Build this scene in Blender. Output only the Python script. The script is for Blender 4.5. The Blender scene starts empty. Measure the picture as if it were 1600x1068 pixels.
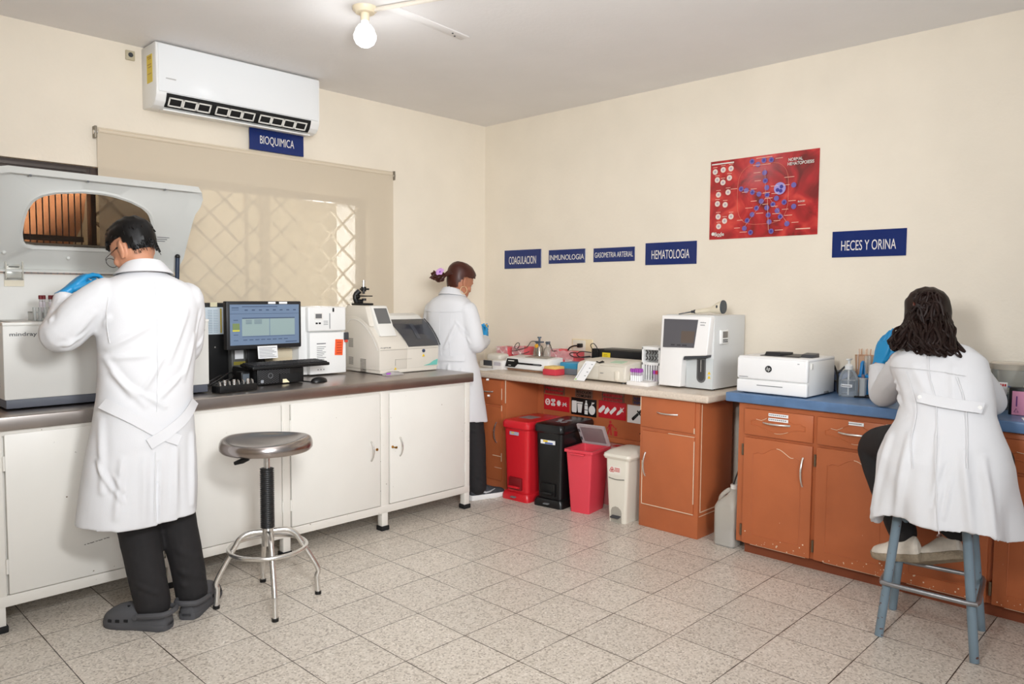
import bpy, bmesh, math, random
import numpy as np
from mathutils import Vector, Matrix, Euler
random.seed(7)
PI = math.pi
SC = bpy.context.scene
COL = SC.collection

# ------------------------------------------------------------------ camera
cam_d = bpy.data.cameras.new('camera')
cam = bpy.data.objects.new('camera', cam_d)
COL.objects.link(cam)
cam_d.sensor_width = 36.0
cam_d.lens = 1169.76 / 1600 * 36
cam_d.clip_start = 0.05
_y, _p, _r = 0.76939, -0.06206, 0.00678
_d = Vector((math.cos(_y)*math.cos(_p), math.sin(_y)*math.cos(_p), math.sin(_p)))
_rt = _d.cross(Vector((0, 0, 1))).normalized()
_up = _rt.cross(_d)
_r2 = math.cos(_r)*_rt + math.sin(_r)*_up
_u2 = math.cos(_r)*_up - math.sin(_r)*_rt
cam.matrix_world = Matrix(((_r2.x, _u2.x, -_d.x, -1.69428), (_r2.y, _u2.y, -_d.y, -2.186307),
                           (_r2.z, _u2.z, -_d.z, 1.375818), (0, 0, 0, 1)))
SC.camera = cam

# ------------------------------------------------------------------ light and exposure
world = bpy.data.worlds.new('world'); SC.world = world
world.use_nodes = True
_bg = world.node_tree.nodes['Background']
_bg.inputs[0].default_value = (0.96, 0.975, 1.0, 1)
_bg.inputs[1].default_value = 0.36
SC.view_settings.view_transform = 'Standard'
SC.view_settings.look = 'None'
SC.view_settings.gamma = 1
SC.view_settings.use_curve_mapping = False
SC.view_settings.exposure = 0.0

def lamp(name, kind, loc, energy, color=(1, 1, 1), size=1.0, size_y=None, aim=None):
    l = bpy.data.lights.new(name, kind)
    l.energy = energy; l.color = color
    if kind == 'AREA':
        l.size = size
        if size_y: l.shape = 'RECTANGLE'; l.size_y = size_y
    elif kind == 'POINT':
        l.shadow_soft_size = size
    o = bpy.data.objects.new(name, l); COL.objects.link(o)
    o.location = loc
    if aim is not None:
        o.rotation_euler = (Vector(aim)-Vector(loc)).to_track_quat('-Z', 'Y').to_euler()
    return o
# soft fill added behind the camera, beyond the open back of the room
_fill = lamp('fill_behind', 'AREA', (-2.6, -5.0, 2.2), 26, (0.96, 0.98, 1.0), 1.6, 1.4, (1.5, 1.25, 1.35))
_fill.data.spread = math.radians(58)
# the photographer's flash, turned up at the ceiling
lamp('bounced_flash', 'AREA', (-0.9, -1.4, 1.75), 60, (0.96, 0.98, 1.0), 0.35, 0.35, (0.7, 0.5, 2.745))

# ------------------------------------------------------------------ materials
def lin(c):
    o = []
    for v in c:
        v = v/255.0
        o.append(v/12.92 if v <= 0.04045 else ((v+0.055)/1.055)**2.4)
    return tuple(o)
MATS = {}
def mat(name, rgb, rough=0.5, metal=0.0, noise=0.0, nscale=20.0, bump=0.0, bscale=60.0, trans=0.0, ior=1.45, alpha=1.0, spec=0.5, coat=0.0, emit=0.0, sub=0.0, speck=None):
    if name in MATS: return MATS[name]
    m = bpy.data.materials.new(name); m.use_nodes = True
    nt = m.node_tree; b = nt.nodes['Principled BSDF']; L = nt.links.new
    c = lin(rgb)
    b.inputs['Base Color'].default_value = (*c, 1)
    b.inputs['Roughness'].default_value = rough
    b.inputs['Metallic'].default_value = metal
    b.inputs['Specular IOR Level'].default_value = spec
    b.inputs['IOR'].default_value = ior
    b.inputs['Transmission Weight'].default_value = trans
    b.inputs['Alpha'].default_value = alpha
    b.inputs['Coat Weight'].default_value = coat
    if sub: b.inputs['Subsurface Weight'].default_value = sub; b.inputs['Subsurface Radius'].default_value = (0.02, 0.008, 0.004)
    if emit:
        b.inputs['Emission Color'].default_value = (*c, 1); b.inputs['Emission Strength'].default_value = emit
    tc = None
    if noise or bump or speck:
        tc = nt.nodes.new('ShaderNodeTexCoord')
    if noise or speck:
        n = nt.nodes.new('ShaderNodeTexNoise'); n.inputs['Scale'].default_value = nscale; n.inputs['Detail'].default_value = 4
        L(tc.outputs['Object'], n.inputs['Vector'])
        r = nt.nodes.new('ShaderNodeMapRange'); r.inputs[1].default_value = 0.3; r.inputs[2].default_value = 0.7
        r.inputs[3].default_value = 1-noise; r.inputs[4].default_value = 1+noise
        L(n.outputs[0], r.inputs[0])
        mx = nt.nodes.new('ShaderNodeMix'); mx.data_type = 'RGBA'; mx.blend_type = 'MULTIPLY'; mx.inputs[0].default_value = 1
        mx.inputs[6].default_value = (*c, 1)
        L(r.outputs[0], mx.inputs[7]); out = mx.outputs[2]
        if speck:      # (rgb, scale, threshold): chips of another colour
            n2 = nt.nodes.new('ShaderNodeTexNoise'); n2.inputs['Scale'].default_value = speck[1]; n2.inputs['Detail'].default_value = 3
            L(tc.outputs['Object'], n2.inputs['Vector'])
            r2 = nt.nodes.new('ShaderNodeMapRange'); r2.inputs[1].default_value = speck[2]; r2.inputs[2].default_value = speck[2]+0.015
            L(n2.outputs[0], r2.inputs[0])
            m2 = nt.nodes.new('ShaderNodeMix'); m2.data_type = 'RGBA'; m2.inputs[7].default_value = (*lin(speck[0]), 1)
            L(r2.outputs[0], m2.inputs[0]); L(out, m2.inputs[6]); out = m2.outputs[2]
        L(out, b.inputs['Base Color'])
    if bump:
        n3 = nt.nodes.new('ShaderNodeTexNoise'); n3.inputs['Scale'].default_value = bscale; n3.inputs['Detail'].default_value = 5
        L(tc.outputs['Object'], n3.inputs['Vector'])
        bp = nt.nodes.new('ShaderNodeBump'); bp.inputs['Strength'].default_value = bump; bp.inputs['Distance'].default_value = 0.01
        L(n3.outputs[0], bp.inputs['Height']); L(bp.outputs[0], b.inputs['Normal'])
    MATS[name] = m
    return m

def clear_mat(name, rgb, opacity=0.15, rough=0.1):
    """thin clear sheet: mostly see-through, with a little tint and gloss"""
    if name in MATS: return MATS[name]
    m = bpy.data.materials.new(name); m.use_nodes = True
    nt = m.node_tree; L = nt.links.new
    b = nt.nodes['Principled BSDF']; out = nt.nodes['Material Output']
    b.inputs['Base Color'].default_value = (*lin(rgb), 1); b.inputs['Roughness'].default_value = rough
    t = nt.nodes.new('ShaderNodeBsdfTransparent')
    mx = nt.nodes.new('ShaderNodeMixShader')
    fr = nt.nodes.new('ShaderNodeFresnel'); fr.inputs[0].default_value = 1.3
    ad = nt.nodes.new('ShaderNodeMath'); ad.operation = 'ADD'; ad.use_clamp = True; ad.inputs[1].default_value = opacity
    L(fr.outputs[0], ad.inputs[0]); L(ad.outputs[0], mx.inputs[0]); L(t.outputs[0], mx.inputs[1]); L(b.outputs[0], mx.inputs[2])
    L(mx.outputs[0], out.inputs['Surface'])
    MATS[name] = m
    return m

def tint_mat(name, rgb, opacity=0.2, rough=0.05, body=None):
    """tinted see-through plastic"""
    if name in MATS: return MATS[name]
    m = clear_mat(name, body or rgb, opacity, rough)
    for n in m.node_tree.nodes:
        if n.type == 'BSDF_TRANSPARENT': n.inputs[0].default_value = (*lin(rgb), 1)
    return m

# ------------------------------------------------------------------ mesh builder
class MB:
    def __init__(s):
        s.bm = bmesh.new(); s.mi = 0
    def _mark(s, f0):
        s.bm.faces.ensure_lookup_table()
        for f in s.bm.faces[f0:] if s.mi else []:
            f.material_index = s.mi
    def box(s, x0, x1, y0, y1, z0, z1, bev=0.0, seg=2, rot=None, pivot=None):
        f0 = len(s.bm.faces)
        g = bmesh.ops.create_cube(s.bm, size=1)
        vs = g['verts']
        for v in vs:
            v.co = Vector(((x0+x1)/2 + v.co.x*(x1-x0), (y0+y1)/2 + v.co.y*(y1-y0), (z0+z1)/2 + v.co.z*(z1-z0)))
        if rot is not None:
            p = Vector(pivot if pivot is not None else ((x0+x1)/2, (y0+y1)/2, (z0+z1)/2))
            R = Euler(rot).to_matrix()
            for v in vs: v.co = p + R @ (v.co-p)
        if bev:
            es = list({e for v in vs for e in v.link_edges})
            bmesh.ops.bevel(s.bm, geom=es, offset=bev, segments=seg, profile=0.5, affect='EDGES')
        s._mark(f0)
    def cyl(s, p0, p1, r0, r1=None, seg=24, cap=True):
        if r1 is None: r1 = r0
        s.tube([p0, p1], [r0, r1], seg, cap=cap)
    def tube(s, pts, r, seg=10, closed=False, cap=True, flat=1.0, roll=None):
        f0 = len(s.bm.faces)
        P = [Vector(p) for p in pts]; n = len(P)
        R = list(r) if isinstance(r, (list, tuple)) else [r]*n
        rings = []; prev = None
        for i in range(n):
            if closed: t = P[(i+1) % n]-P[i-1]
            elif i == 0: t = P[1]-P[0]
            elif i == n-1: t = P[-1]-P[-2]
            else: t = (P[i+1]-P[i]).normalized()+(P[i]-P[i-1]).normalized()
            if t.length < 1e-9: t = Vector((0, 0, 1))
            t.normalize()
            if prev is None:
                a = Vector(roll) if roll is not None else (Vector((0, 0, 1)) if abs(t.z) < 0.9 else Vector((1, 0, 0)))
                u = (a - t*a.dot(t)).normalized()
            else:
                u = prev - t*prev.dot(t)
                u = u.normalized() if u.length > 1e-6 else t.orthogonal().normalized()
            prev = u; w = t.cross(u)
            ring = [s.bm.verts.new(P[i]+(math.cos(2*PI*k/seg)*u*flat+math.sin(2*PI*k/seg)*w)*R[i]) for k in range(seg)]
            rings.append(ring)
        m = n if closed else n-1
        for i in range(m):
            a, b = rings[i], rings[(i+1) % n]
            for k in range(seg):
                s.bm.faces.new((a[k], a[(k+1) % seg], b[(k+1) % seg], b[k]))
        if cap and not closed:
            s.bm.faces.new(list(reversed(rings[0]))); s.bm.faces.new(rings[-1])
        s._mark(f0)
    def lathe(s, prof, c=(0, 0, 0), seg=32, sx=1.0, sy=1.0):
        """profile [(r,z)...] from bottom to top about the vertical through c"""
        f0 = len(s.bm.faces)
        rings = []
        for r, z in prof:
            if r < 1e-6: rings.append([s.bm.verts.new((c[0], c[1], c[2]+z))])
            else: rings.append([s.bm.verts.new((c[0]+sx*r*math.cos(2*PI*k/seg), c[1]+sy*r*math.sin(2*PI*k/seg), c[2]+z)) for k in range(seg)])
        for a, b in zip(rings, rings[1:]):
            if len(a) == 1 and len(b) == 1: continue
            for k in range(seg):
                k2 = (k+1) % seg
                if len(a) == 1: s.bm.faces.new((a[0], b[k2], b[k]))
                elif len(b) == 1: s.bm.faces.new((a[k], a[k2], b[0]))
                else: s.bm.faces.new((a[k], a[k2], b[k2], b[k]))
        if len(rings[0]) > 1: s.bm.faces.new(list(reversed(rings[0])))
        if len(rings[-1]) > 1: s.bm.faces.new(rings[-1])
        s._mark(f0)
    def prism(s, poly, f, d0, d1, bev=0.0, seg=2):
        """2-D polygon extruded from depth d0 to d1; f(u,v,d) gives the point"""
        f0 = len(s.bm.faces)
        a = [s.bm.verts.new(f(u, v, d0)) for u, v in poly]
        b = [s.bm.verts.new(f(u, v, d1)) for u, v in poly]
        n = len(poly)
        fs = [s.bm.faces.new(a), s.bm.faces.new(list(reversed(b)))]
        for i in range(n):
            fs.append(s.bm.faces.new((a[i], b[i], b[(i+1) % n], a[(i+1) % n])))
        bmesh.ops.recalc_face_normals(s.bm, faces=fs)
        if bev:
            es = list({e for v in a+b for e in v.link_edges})
            bmesh.ops.bevel(s.bm, geom=es, offset=bev, segments=seg, profile=0.5, affect='EDGES')
        s._mark(f0)
    def loft(s, rings, cap=True, closed=False):
        f0 = len(s.bm.faces)
        R = [[s.bm.verts.new(p) for p in ring] for ring in rings]
        n = len(R[0])
        pairs = list(zip(R, R[1:])) + ([(R[-1], R[0])] if closed else [])
        for a, b in pairs:
            for k in range(n):
                s.bm.faces.new((a[k], a[(k+1) % n], b[(k+1) % n], b[k]))
        if cap and not closed:
            s.bm.faces.new(list(reversed(R[0]))); s.bm.faces.new(R[-1])
        s._mark(f0)
    def grid(s, f, nu, nv, thick=None):
        """open surface f(u,v), u,v in 0..1; with thick=(dx,dy,dz) it becomes a closed slab"""
        f0 = len(s.bm.faces)
        def sheet(off):
            return [[s.bm.verts.new(Vector(f(i/nu, j/nv))+off) for j in range(nv+1)] for i in range(nu+1)]
        A = sheet(Vector((0, 0, 0)))
        fs = []
        for i in range(nu):
            for j in range(nv):
                fs.append(s.bm.faces.new((A[i][j], A[i+1][j], A[i+1][j+1], A[i][j+1])))
        if thick is not None:
            B = sheet(Vector(thick))
            for i in range(nu):
                for j in range(nv):
                    fs.append(s.bm.faces.new((B[i][j+1], B[i+1][j+1], B[i+1][j], B[i][j])))
            for i in range(nu):
                fs.append(s.bm.faces.new((A[i+1][0], A[i][0], B[i][0], B[i+1][0])))
                fs.append(s.bm.faces.new((A[i][nv], A[i+1][nv], B[i+1][nv], B[i][nv])))
            for j in range(nv):
                fs.append(s.bm.faces.new((A[0][j], A[0][j+1], B[0][j+1], B[0][j])))
                fs.append(s.bm.faces.new((A[nu][j+1], A[nu][j], B[nu][j], B[nu][j+1])))
            bmesh.ops.recalc_face_normals(s.bm, faces=fs)
        s._mark(f0)
    def ball(s, c, r, seg=16, rings=10, scale=(1, 1, 1), rot=None):
        f0 = len(s.bm.faces)
        g = bmesh.ops.create_uvsphere(s.bm, u_segments=seg, v_segments=rings, radius=r)
        M = Euler(rot).to_matrix() if rot is not None else Matrix.Identity(3)
        for v in g['verts']:
            v.co = Vector(c) + M @ Vector((v.co.x*scale[0], v.co.y*scale[1], v.co.z*scale[2]))
        s._mark(f0)
        return list(g['verts'])
    def xf(s, M):
        bmesh.ops.transform(s.bm, matrix=M, verts=s.bm.verts)
    def mesh(s, name, angle=35):
        me = bpy.data.meshes.new(name)
        s.bm.normal_update()
        s.bm.to_mesh(me); s.bm.free()
        me.shade_smooth()
        if angle is not None: me.set_sharp_from_angle(angle=math.radians(angle))
        return me

ROOT = {}
def _setm(o, m):
    for x in (m if isinstance(m, (list, tuple)) else [m]): o.data.materials.append(x)

def thing(name, label, cat, loc=(0, 0, 0), rz=0.0, group=None, local=False):
    """an Empty at the thing's base that parents its parts; parts are given in world coordinates unless local"""
    o = bpy.data.objects.new(name, None); COL.objects.link(o)
    o.location = loc; o.rotation_euler = (0, 0, rz); o.empty_display_size = 0.05
    o['label'] = label; o['category'] = cat
    if group: o['group'] = group
    M = Matrix.Translation(loc) @ Matrix.Rotation(rz, 4, 'Z')
    ROOT[o.name] = None if local else M.inverted()
    return o
def part(name, mb, m, parent, label=None, angle=35):
    me = mb.mesh(name, angle) if isinstance(mb, MB) else mb
    inv = ROOT.get(parent.name)
    if inv is not None: me.transform(inv)
    o = bpy.data.objects.new(name, me); COL.objects.link(o); o.parent = parent
    _setm(o, m)
    if label: o['label'] = label
    ROOT[o.name] = inv
    return o
def solo(name, mb, m, label, cat, loc=(0, 0, 0), rz=0.0, group=None, local=False, angle=35):
    """a thing that is one mesh"""
    me = mb.mesh(name, angle) if isinstance(mb, MB) else mb
    M = Matrix.Translation(loc) @ Matrix.Rotation(rz, 4, 'Z')
    if not local: me.transform(M.inverted())
    o = bpy.data.objects.new(name, me); COL.objects.link(o)
    o.location = loc; o.rotation_euler = (0, 0, rz)
    _setm(o, m); o['label'] = label; o['category'] = cat
    if group: o['group'] = group
    ROOT[o.name] = None if local else M.inverted()
    return o
def struct(name, mb, m, parent=None, angle=35):
    me = mb.mesh(name, angle)
    o = bpy.data.objects.new(name, me); COL.objects.link(o)
    _setm(o, m)
    if parent: o.parent = parent
    else: o['kind'] = 'structure'
    ROOT[o.name] = Matrix.Identity(4)
    return o
def dup(root, loc, rz=None, label=None, group=None):
    r = root.copy(); COL.objects.link(r); r.location = loc
    if rz is not None: r.rotation_euler = (0, 0, rz)
    if label: r['label'] = label
    if group: r['group'] = group
    for ch in list(root.children):
        c = ch.copy(); COL.objects.link(c); c.parent = r
        for g in list(ch.children):
            d = g.copy(); COL.objects.link(d); d.parent = c
    return r

def text_mesh(s, w, h, bold=0.0, shear=0.0, extrude=0.0004):
    """lettering mesh centred on the origin in the XY plane, w wide and h tall"""
    cu = bpy.data.curves.new('lettering', 'FONT'); cu.body = s; cu.offset = bold; cu.shear = shear
    cu.extrude = 0.0; cu.align_x = 'CENTER'; cu.resolution_u = 4
    o = bpy.data.objects.new('lettering', cu); COL.objects.link(o)
    dg = bpy.context.evaluated_depsgraph_get(); dg.update()
    me = bpy.data.meshes.new_from_object(o.evaluated_get(dg))
    bpy.data.objects.remove(o); bpy.data.curves.remove(cu)
    n = len(me.vertices); co = np.zeros(n*3); me.vertices.foreach_get('co', co); co = co.reshape(-1, 3)
    mn, mx = co.min(0), co.max(0); sz = np.maximum(mx-mn, 1e-6)
    co = (co-(mn+mx)/2)
    co[:, 0] *= w/sz[0]; co[:, 1] *= h/sz[1]; co[:, 2] = 0
    me.vertices.foreach_set('co', co.ravel()); me.update()
    bm = bmesh.new(); bm.from_mesh(me)
    r = bmesh.ops.extrude_face_region(bm, geom=list(bm.faces))
    for v in [g for g in r['geom'] if isinstance(g, bmesh.types.BMVert)]: v.co.z += extrude
    bmesh.ops.recalc_face_normals(bm, faces=bm.faces)
    bm.to_mesh(me); bm.free()
    return me
FX = Matrix(((0, 0, -1, 0), (-1, 0, 0, 0), (0, 1, 0, 0), (0, 0, 0, 1)))    # reads along -Y, faces -X
FY = Matrix(((1, 0, 0, 0), (0, 0, -1, 0), (0, 1, 0, 0), (0, 0, 0, 1)))     # reads along +X, faces -Y
def text(s, w, h, at, F, m, parent, name='lettering', bold=0.0, shear=0.0, label=None):
    me = text_mesh(s, w, h, bold, shear)
    me.transform(Matrix.Translation(at) @ F)
    return part(name, me, m, parent, label)

def arc(c, r, a0, a1, n, u, v):
    c, u, v = Vector(c), Vector(u), Vector(v)
    return [c+(math.cos(a0+(a1-a0)*i/n)*u+math.sin(a0+(a1-a0)*i/n)*v)*r for i in range(n+1)]
def smooth_path(pts, n=8):
    """Catmull-Rom through the points"""
    P = [Vector(p) for p in pts]; P = [2*P[0]-P[1]]+P+[2*P[-1]-P[-2]]
    out = []
    for i in range(1, len(P)-2):
        for k in range(n):
            t = k/n
            out.append(0.5*((2*P[i])+(P[i+1]-P[i-1])*t+(2*P[i-1]-5*P[i]+4*P[i+1]-P[i+2])*t*t+(3*P[i]-P[i-1]-3*P[i+1]+P[i+2])*t**3))
    out.append(P[-2]); return out
def bow_handle(p0, p1, out, rise=0.028, r=0.005):
    p0, p1, out = Vector(p0), Vector(p1), Vector(out)
    b = MB()
    pts = []
    for i in range(13):
        t = i/12
        pts.append(p0.lerp(p1, t)+out*rise*math.sin(PI*t)**0.7)
    b.tube(pts, [r*1.3 if i in (0, 12) else r for i in range(13)], 8)
    return b

# shared materials
M_white = mat('white_plastic', (236, 236, 234), 0.35)
M_offwhite = mat('off_white_plastic', (228, 226, 220), 0.4)
M_beigep = mat('beige_plastic', (219, 212, 200), 0.45)
M_grey = mat('grey_plastic', (120, 122, 124), 0.45)
M_dgrey = mat('dark_grey_plastic', (62, 64, 68), 0.4)
M_black = mat('black_plastic', (18, 18, 19), 0.4)
M_matblack = mat('matt_black', (12, 12, 13), 0.7)
M_rubber = mat('black_rubber', (24, 24, 25), 0.75)
M_chrome = mat('chrome', (222, 220, 216), 0.24, 0.9)
M_steel = mat('brushed_steel', (176, 170, 165), 0.3, 1.0, noise=0.06, nscale=40)
M_paper = mat('paper', (240, 240, 240), 0.8)
M_navy = mat('navy_acrylic', (24, 44, 104), 0.12)
M_letter = mat('letter_white', (225, 222, 215), 0.5)
M_ink = mat('ink', (40, 42, 46), 0.6)
M_greyink = mat('grey_ink', (120, 120, 122), 0.6)
M_yellow = mat('warning_yellow', (232, 196, 30), 0.5)
M_bluep = mat('blue_plastic', (22, 132, 200), 0.4)
M_clear = clear_mat('clear_plastic', (235, 238, 240), 0.14, 0.1)
M_milky = clear_mat('milky_plastic', (232, 234, 232), 0.55, 0.3)
# ------------------------------------------------------------------ the room
XW, YW, H = 2.6, 2.291, 2.745
def paint_mat(name, rgb, var=0.03):
    return mat(name, rgb, 0.75, noise=var, nscale=3.0, bump=0.12, bscale=45)
M_wall = paint_mat('cream_wall_paint', (233, 223, 206))
M_ceil = paint_mat('ceiling_paint', (236, 233, 231), 0.02)

def floor_material():
    m = bpy.data.materials.new('terrazzo_tiles'); m.use_nodes = True
    nt = m.node_tree; L = nt.links.new; b = nt.nodes['Principled BSDF']
    g = nt.nodes.new('ShaderNodeNewGeometry')
    sep = nt.nodes.new('ShaderNodeSeparateXYZ'); L(g.outputs['Position'], sep.inputs[0])
    def math_(op, a, bb=None, c=None):
        n = nt.nodes.new('ShaderNodeMath'); n.operation = op
        for i, v in enumerate((a, bb, c)):
            if v is None: continue
            if isinstance(v, (int, float)): n.inputs[i].default_value = v
            else: L(v, n.inputs[i])
        return n.outputs[0]
    def joint(ax):
        t = math_('DIVIDE', ax, 0.30)
        fr = math_('FRACT', math_('ADD', t, 100.5))
        d = math_('ABSOLUTE', math_('SUBTRACT', fr, 0.5))
        return math_('MULTIPLY', d, 0.30), math_('FLOOR', math_('ADD', t, 100.0))
    dx, ix = joint(sep.outputs[0]); dy, iy = joint(sep.outputs[1])
    dist = math_('MINIMUM', dx, dy)
    wob = nt.nodes.new('ShaderNodeTexNoise'); wob.inputs['Scale'].default_value = 9; L(g.outputs['Position'], wob.inputs['Vector'])
    wid = math_('MULTIPLY', wob.outputs[0], 0.0036)
    line = math_('LESS_THAN', dist, wid)
    # chips
    v1 = nt.nodes.new('ShaderNodeTexVoronoi'); v1.inputs['Scale'].default_value = 150; L(g.outputs['Position'], v1.inputs['Vector'])
    cr = nt.nodes.new('ShaderNodeValToRGB'); e = cr.color_ramp.elements
    e[0].position = 0.0; e[0].color = (*lin((166, 156, 144)), 1)
    e[1].position = 1.0; e[1].color = (*lin((238, 231, 221)), 1)
    for pos, c in ((0.1, (186, 176, 163)), (0.35, (212, 203, 190)), (0.7, (220, 211, 199)), (0.9, (222, 213, 201))):
        x = e.new(pos); x.color = (*lin(c), 1)
    sp = nt.nodes.new('ShaderNodeSeparateColor'); L(v1.outputs['Color'], sp.inputs[0]); L(sp.outputs[0], cr.inputs[0])
    # scattered darker streaks and dirt
    n2 = nt.nodes.new('ShaderNodeTexNoise'); n2.inputs['Scale'].default_value = 70; n2.inputs['Detail'].default_value = 3; L(g.outputs['Position'], n2.inputs['Vector'])
    dk = nt.nodes.new('ShaderNodeMapRange'); dk.inputs[1].default_value = 0.66; dk.inputs[2].default_value = 0.74; dk.inputs[3].default_value = 1; dk.inputs[4].default_value = 0.66
    L(n2.outputs[0], dk.inputs[0])
    # per-tile tone
    cmb = nt.nodes.new('ShaderNodeCombineXYZ'); L(ix, cmb.inputs[0]); L(iy, cmb.inputs[1])
    wn = nt.nodes.new('ShaderNodeTexWhiteNoise'); L(cmb.outputs[0], wn.inputs['Vector'])
    tone = math_('ADD', math_('MULTIPLY', wn.outputs[0], 0.09), 0.93)
    f = math_('MULTIPLY', tone, dk.outputs[0])
    mx = nt.nodes.new('ShaderNodeMix'); mx.data_type = 'RGBA'; mx.blend_type = 'MULTIPLY'; mx.inputs[0].default_value = 1
    L(cr.outputs[0], mx.inputs[6]); L(f, mx.inputs[7])
    m2 = nt.nodes.new('ShaderNodeMix'); m2.data_type = 'RGBA'; m2.inputs[7].default_value = (*lin((70, 60, 50)), 1)
    L(line, m2.inputs[0]); L(mx.outputs[2], m2.inputs[6]); L(m2.outputs[2], b.inputs['Base Color'])
    b.inputs['Roughness'].default_value = 0.34
    b.inputs['Specular IOR Level'].default_value = 0.45
    bp = nt.nodes.new('ShaderNodeBump'); bp.inputs['Strength'].default_value = 0.25; bp.inputs['Distance'].default_value = 0.002
    inv = math_('SUBTRACT', 1.0, line); L(inv, bp.inputs['Height']); L(bp.outputs[0], b.inputs['Normal'])
    return m

b = MB(); b.box(-3.4, XW+0.15, -3.6, YW+0.15, -0.12, 0.0); struct('floor', b, floor_material())
b = MB(); b.box(-3.4, XW+0.15, -3.6, YW+0.15, H, H+0.12); struct('ceiling', b, M_ceil)
WX0, WX1, WZ0, WZ1 = -2.3, 1.46, 1.0, 2.055
b = MB()
b.box(-3.4, WX0, YW, YW+0.15, 0, H); b.box(WX1, XW+0.15, YW, YW+0.15, 0, H)
b.box(WX0, WX1, YW, YW+0.15, 0, WZ0); b.box(WX0, WX1, YW, YW+0.15, WZ1, H)
struct('wall_left', b, M_wall)
b = MB(); b.box(XW, XW+0.15, -3.6, YW, 0, H)
struct('wall_right', b, M_wall)
b = MB(); b.box(-3.55, -3.4, -3.6, YW+0.15, 0, H)
struct('wall_unseen_left', b, M_wall)  # unseen wall, added to shut off light from the left side

# window behind the blind: brown metal frame, panes, lattice and upright bars
M_frame = mat('brown_window_frame', (70, 58, 52), 0.45)
M_lattice = mat('pale_lattice_bars', (226, 214, 188), 0.6)
b = MB()
b.box(WX0, WX1, YW+0.05, YW+0.11, WZ1-0.045, WZ1); b.box(WX0, WX1, YW+0.05, YW+0.11, WZ0, WZ0+0.045)
b.box(WX1-0.045, WX1, YW+0.05, YW+0.11, WZ0, WZ1); b.box(WX0, WX0+0.045, YW+0.05, YW+0.11, WZ0, WZ1)
win = struct('window_1', b, M_frame)
b = MB()
b.box(-0.335, -0.31, YW+0.045, YW+0.115, WZ0, WZ1)
part('mullion', b, M_frame, win)
b = MB(); b.box(0.667, 0.725, YW+0.055, YW+0.105, WZ0, WZ1); b.box(0.565, 0.575, YW+0.055, YW+0.105, WZ0, WZ1)
part('mullion', b, M_lattice, win)
b = MB(); b.box(WX0, WX1, YW+0.078, YW+0.081, WZ0, WZ1)
part('glass', b, clear_mat('window_glass', (235, 240, 240), 0.02, 0.02), win)
b = MB()                      # louvre catch strip along the top rail
b.box(-2.2, -0.36, YW+0.03, YW+0.05, WZ1-0.03, WZ1-0.016)
part('sliding_track', b, mat('track_metal', (90, 84, 80), 0.3, 0.9), win)
b = MB()                      # diamond lattice outside
zc, dz, dxx = 1.52, 0.176, 0.19
def clipseg(x0, z0, sl):
    pts = []
    xa, xb = -0.30, 1.415
    za, zb = WZ0+0.05, WZ1-0.05
    ts = [((za-z0)/sl)+x0, ((zb-z0)/sl)+x0]
    lo, hi = max(xa, min(ts)), min(xb, max(ts))
    return (lo, z0+sl*(lo-x0), hi, z0+sl*(hi-x0)) if hi-lo > 0.03 else None
for sl in (dz/dxx, -dz/dxx):
    for k in range(-14, 15):
        sgm = clipseg(1.293+k*dxx, zc, sl)
        if sgm:
            x0, z0, x1, z1 = sgm
            ln = math.hypot(x1-x0, z1-z0); a = math.atan2(z1-z0, x1-x0)
            b.box((x0+x1)/2-ln/2, (x0+x1)/2+ln/2, YW+0.083, YW+0.093, (z0+z1)/2-0.0075, (z0+z1)/2+0.0075, rot=(0, -a, 0))
part('lattice', b, M_lattice, win)
b = MB()
for k in range(62):
    x = -2.24+0.031*k
    if x < -0.34: b.tube([(x, YW+0.17, WZ0), (x, YW+0.17, WZ1)], 0.0035, 6)
b.box(-2.3, -0.34, YW+0.163, YW+0.183, 1.655, 1.685); b.box(-2.3, -0.34, YW+0.163, YW+0.183, 1.615, 1.628)
part('security_bars', b, mat('dark_bars', (48, 38, 32), 0.5), win)
# what stands outside it
M_ext = mat('outside_wall_paint', (214, 203, 172), 0.8, noise=0.05, nscale=4)
b = MB(); b.box(-3.4, 2.6, 3.35, 3.45, 0, 2.9); struct('trim_1', b, M_ext)
b = MB()
b.box(1.262, 1.414, YW+0.112, YW+0.115, 1.0, 2.009)
def backlit_mat():
    m = bpy.data.materials.new('backlit_white'); m.use_nodes = True; nt = m.node_tree; L = nt.links.new
    t = nt.nodes.new('ShaderNodeBsdfTranslucent'); t.inputs[0].default_value = (.85, .85, .83, 1); nt.nodes['Principled BSDF'].inputs['Roughness'].default_value = 1; nt.nodes['Principled BSDF'].inputs['Specular IOR Level'].default_value = 0; mx = nt.nodes.new('ShaderNodeMixShader'); mx.inputs[0].default_value = 0.6
    nt.nodes['Principled BSDF'].inputs['Base Color'].default_value = (.85, .85, .83, 1)
    L(nt.nodes['Principled BSDF'].outputs[0], mx.inputs[1]); L(t.outputs[0], mx.inputs[2]); L(mx.outputs[0], nt.nodes['Material Output'].inputs[0]); return m
solo('backlit_sheet', b, backlit_mat(), 'narrow added white sheet, backlit as a bright gap behind the lattice at the right end of the blind', 'curtain')  # added sheet, standing in for a bright gap to the outdoors
b = MB()
def rock(u, v):
    x = -2.4+u*2.16+0.05*math.sin(v*9)*u+0.02*math.sin(v*23)*u
    z = 0.95+v*1.35
    return (x, 2.75+0.05*math.sin(7*u+3*v)+0.03*math.sin(19*u-11*v), z)
b.grid(rock, 40, 30, thick=(0, 0.12, 0))
solo('clay_panel', b, mat('orange_clay', (204, 147, 104), 0.8, noise=0.22, nscale=6, bump=0.25, bscale=9), 'orange clay coloured panel outside the barred window', 'panel')
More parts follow.
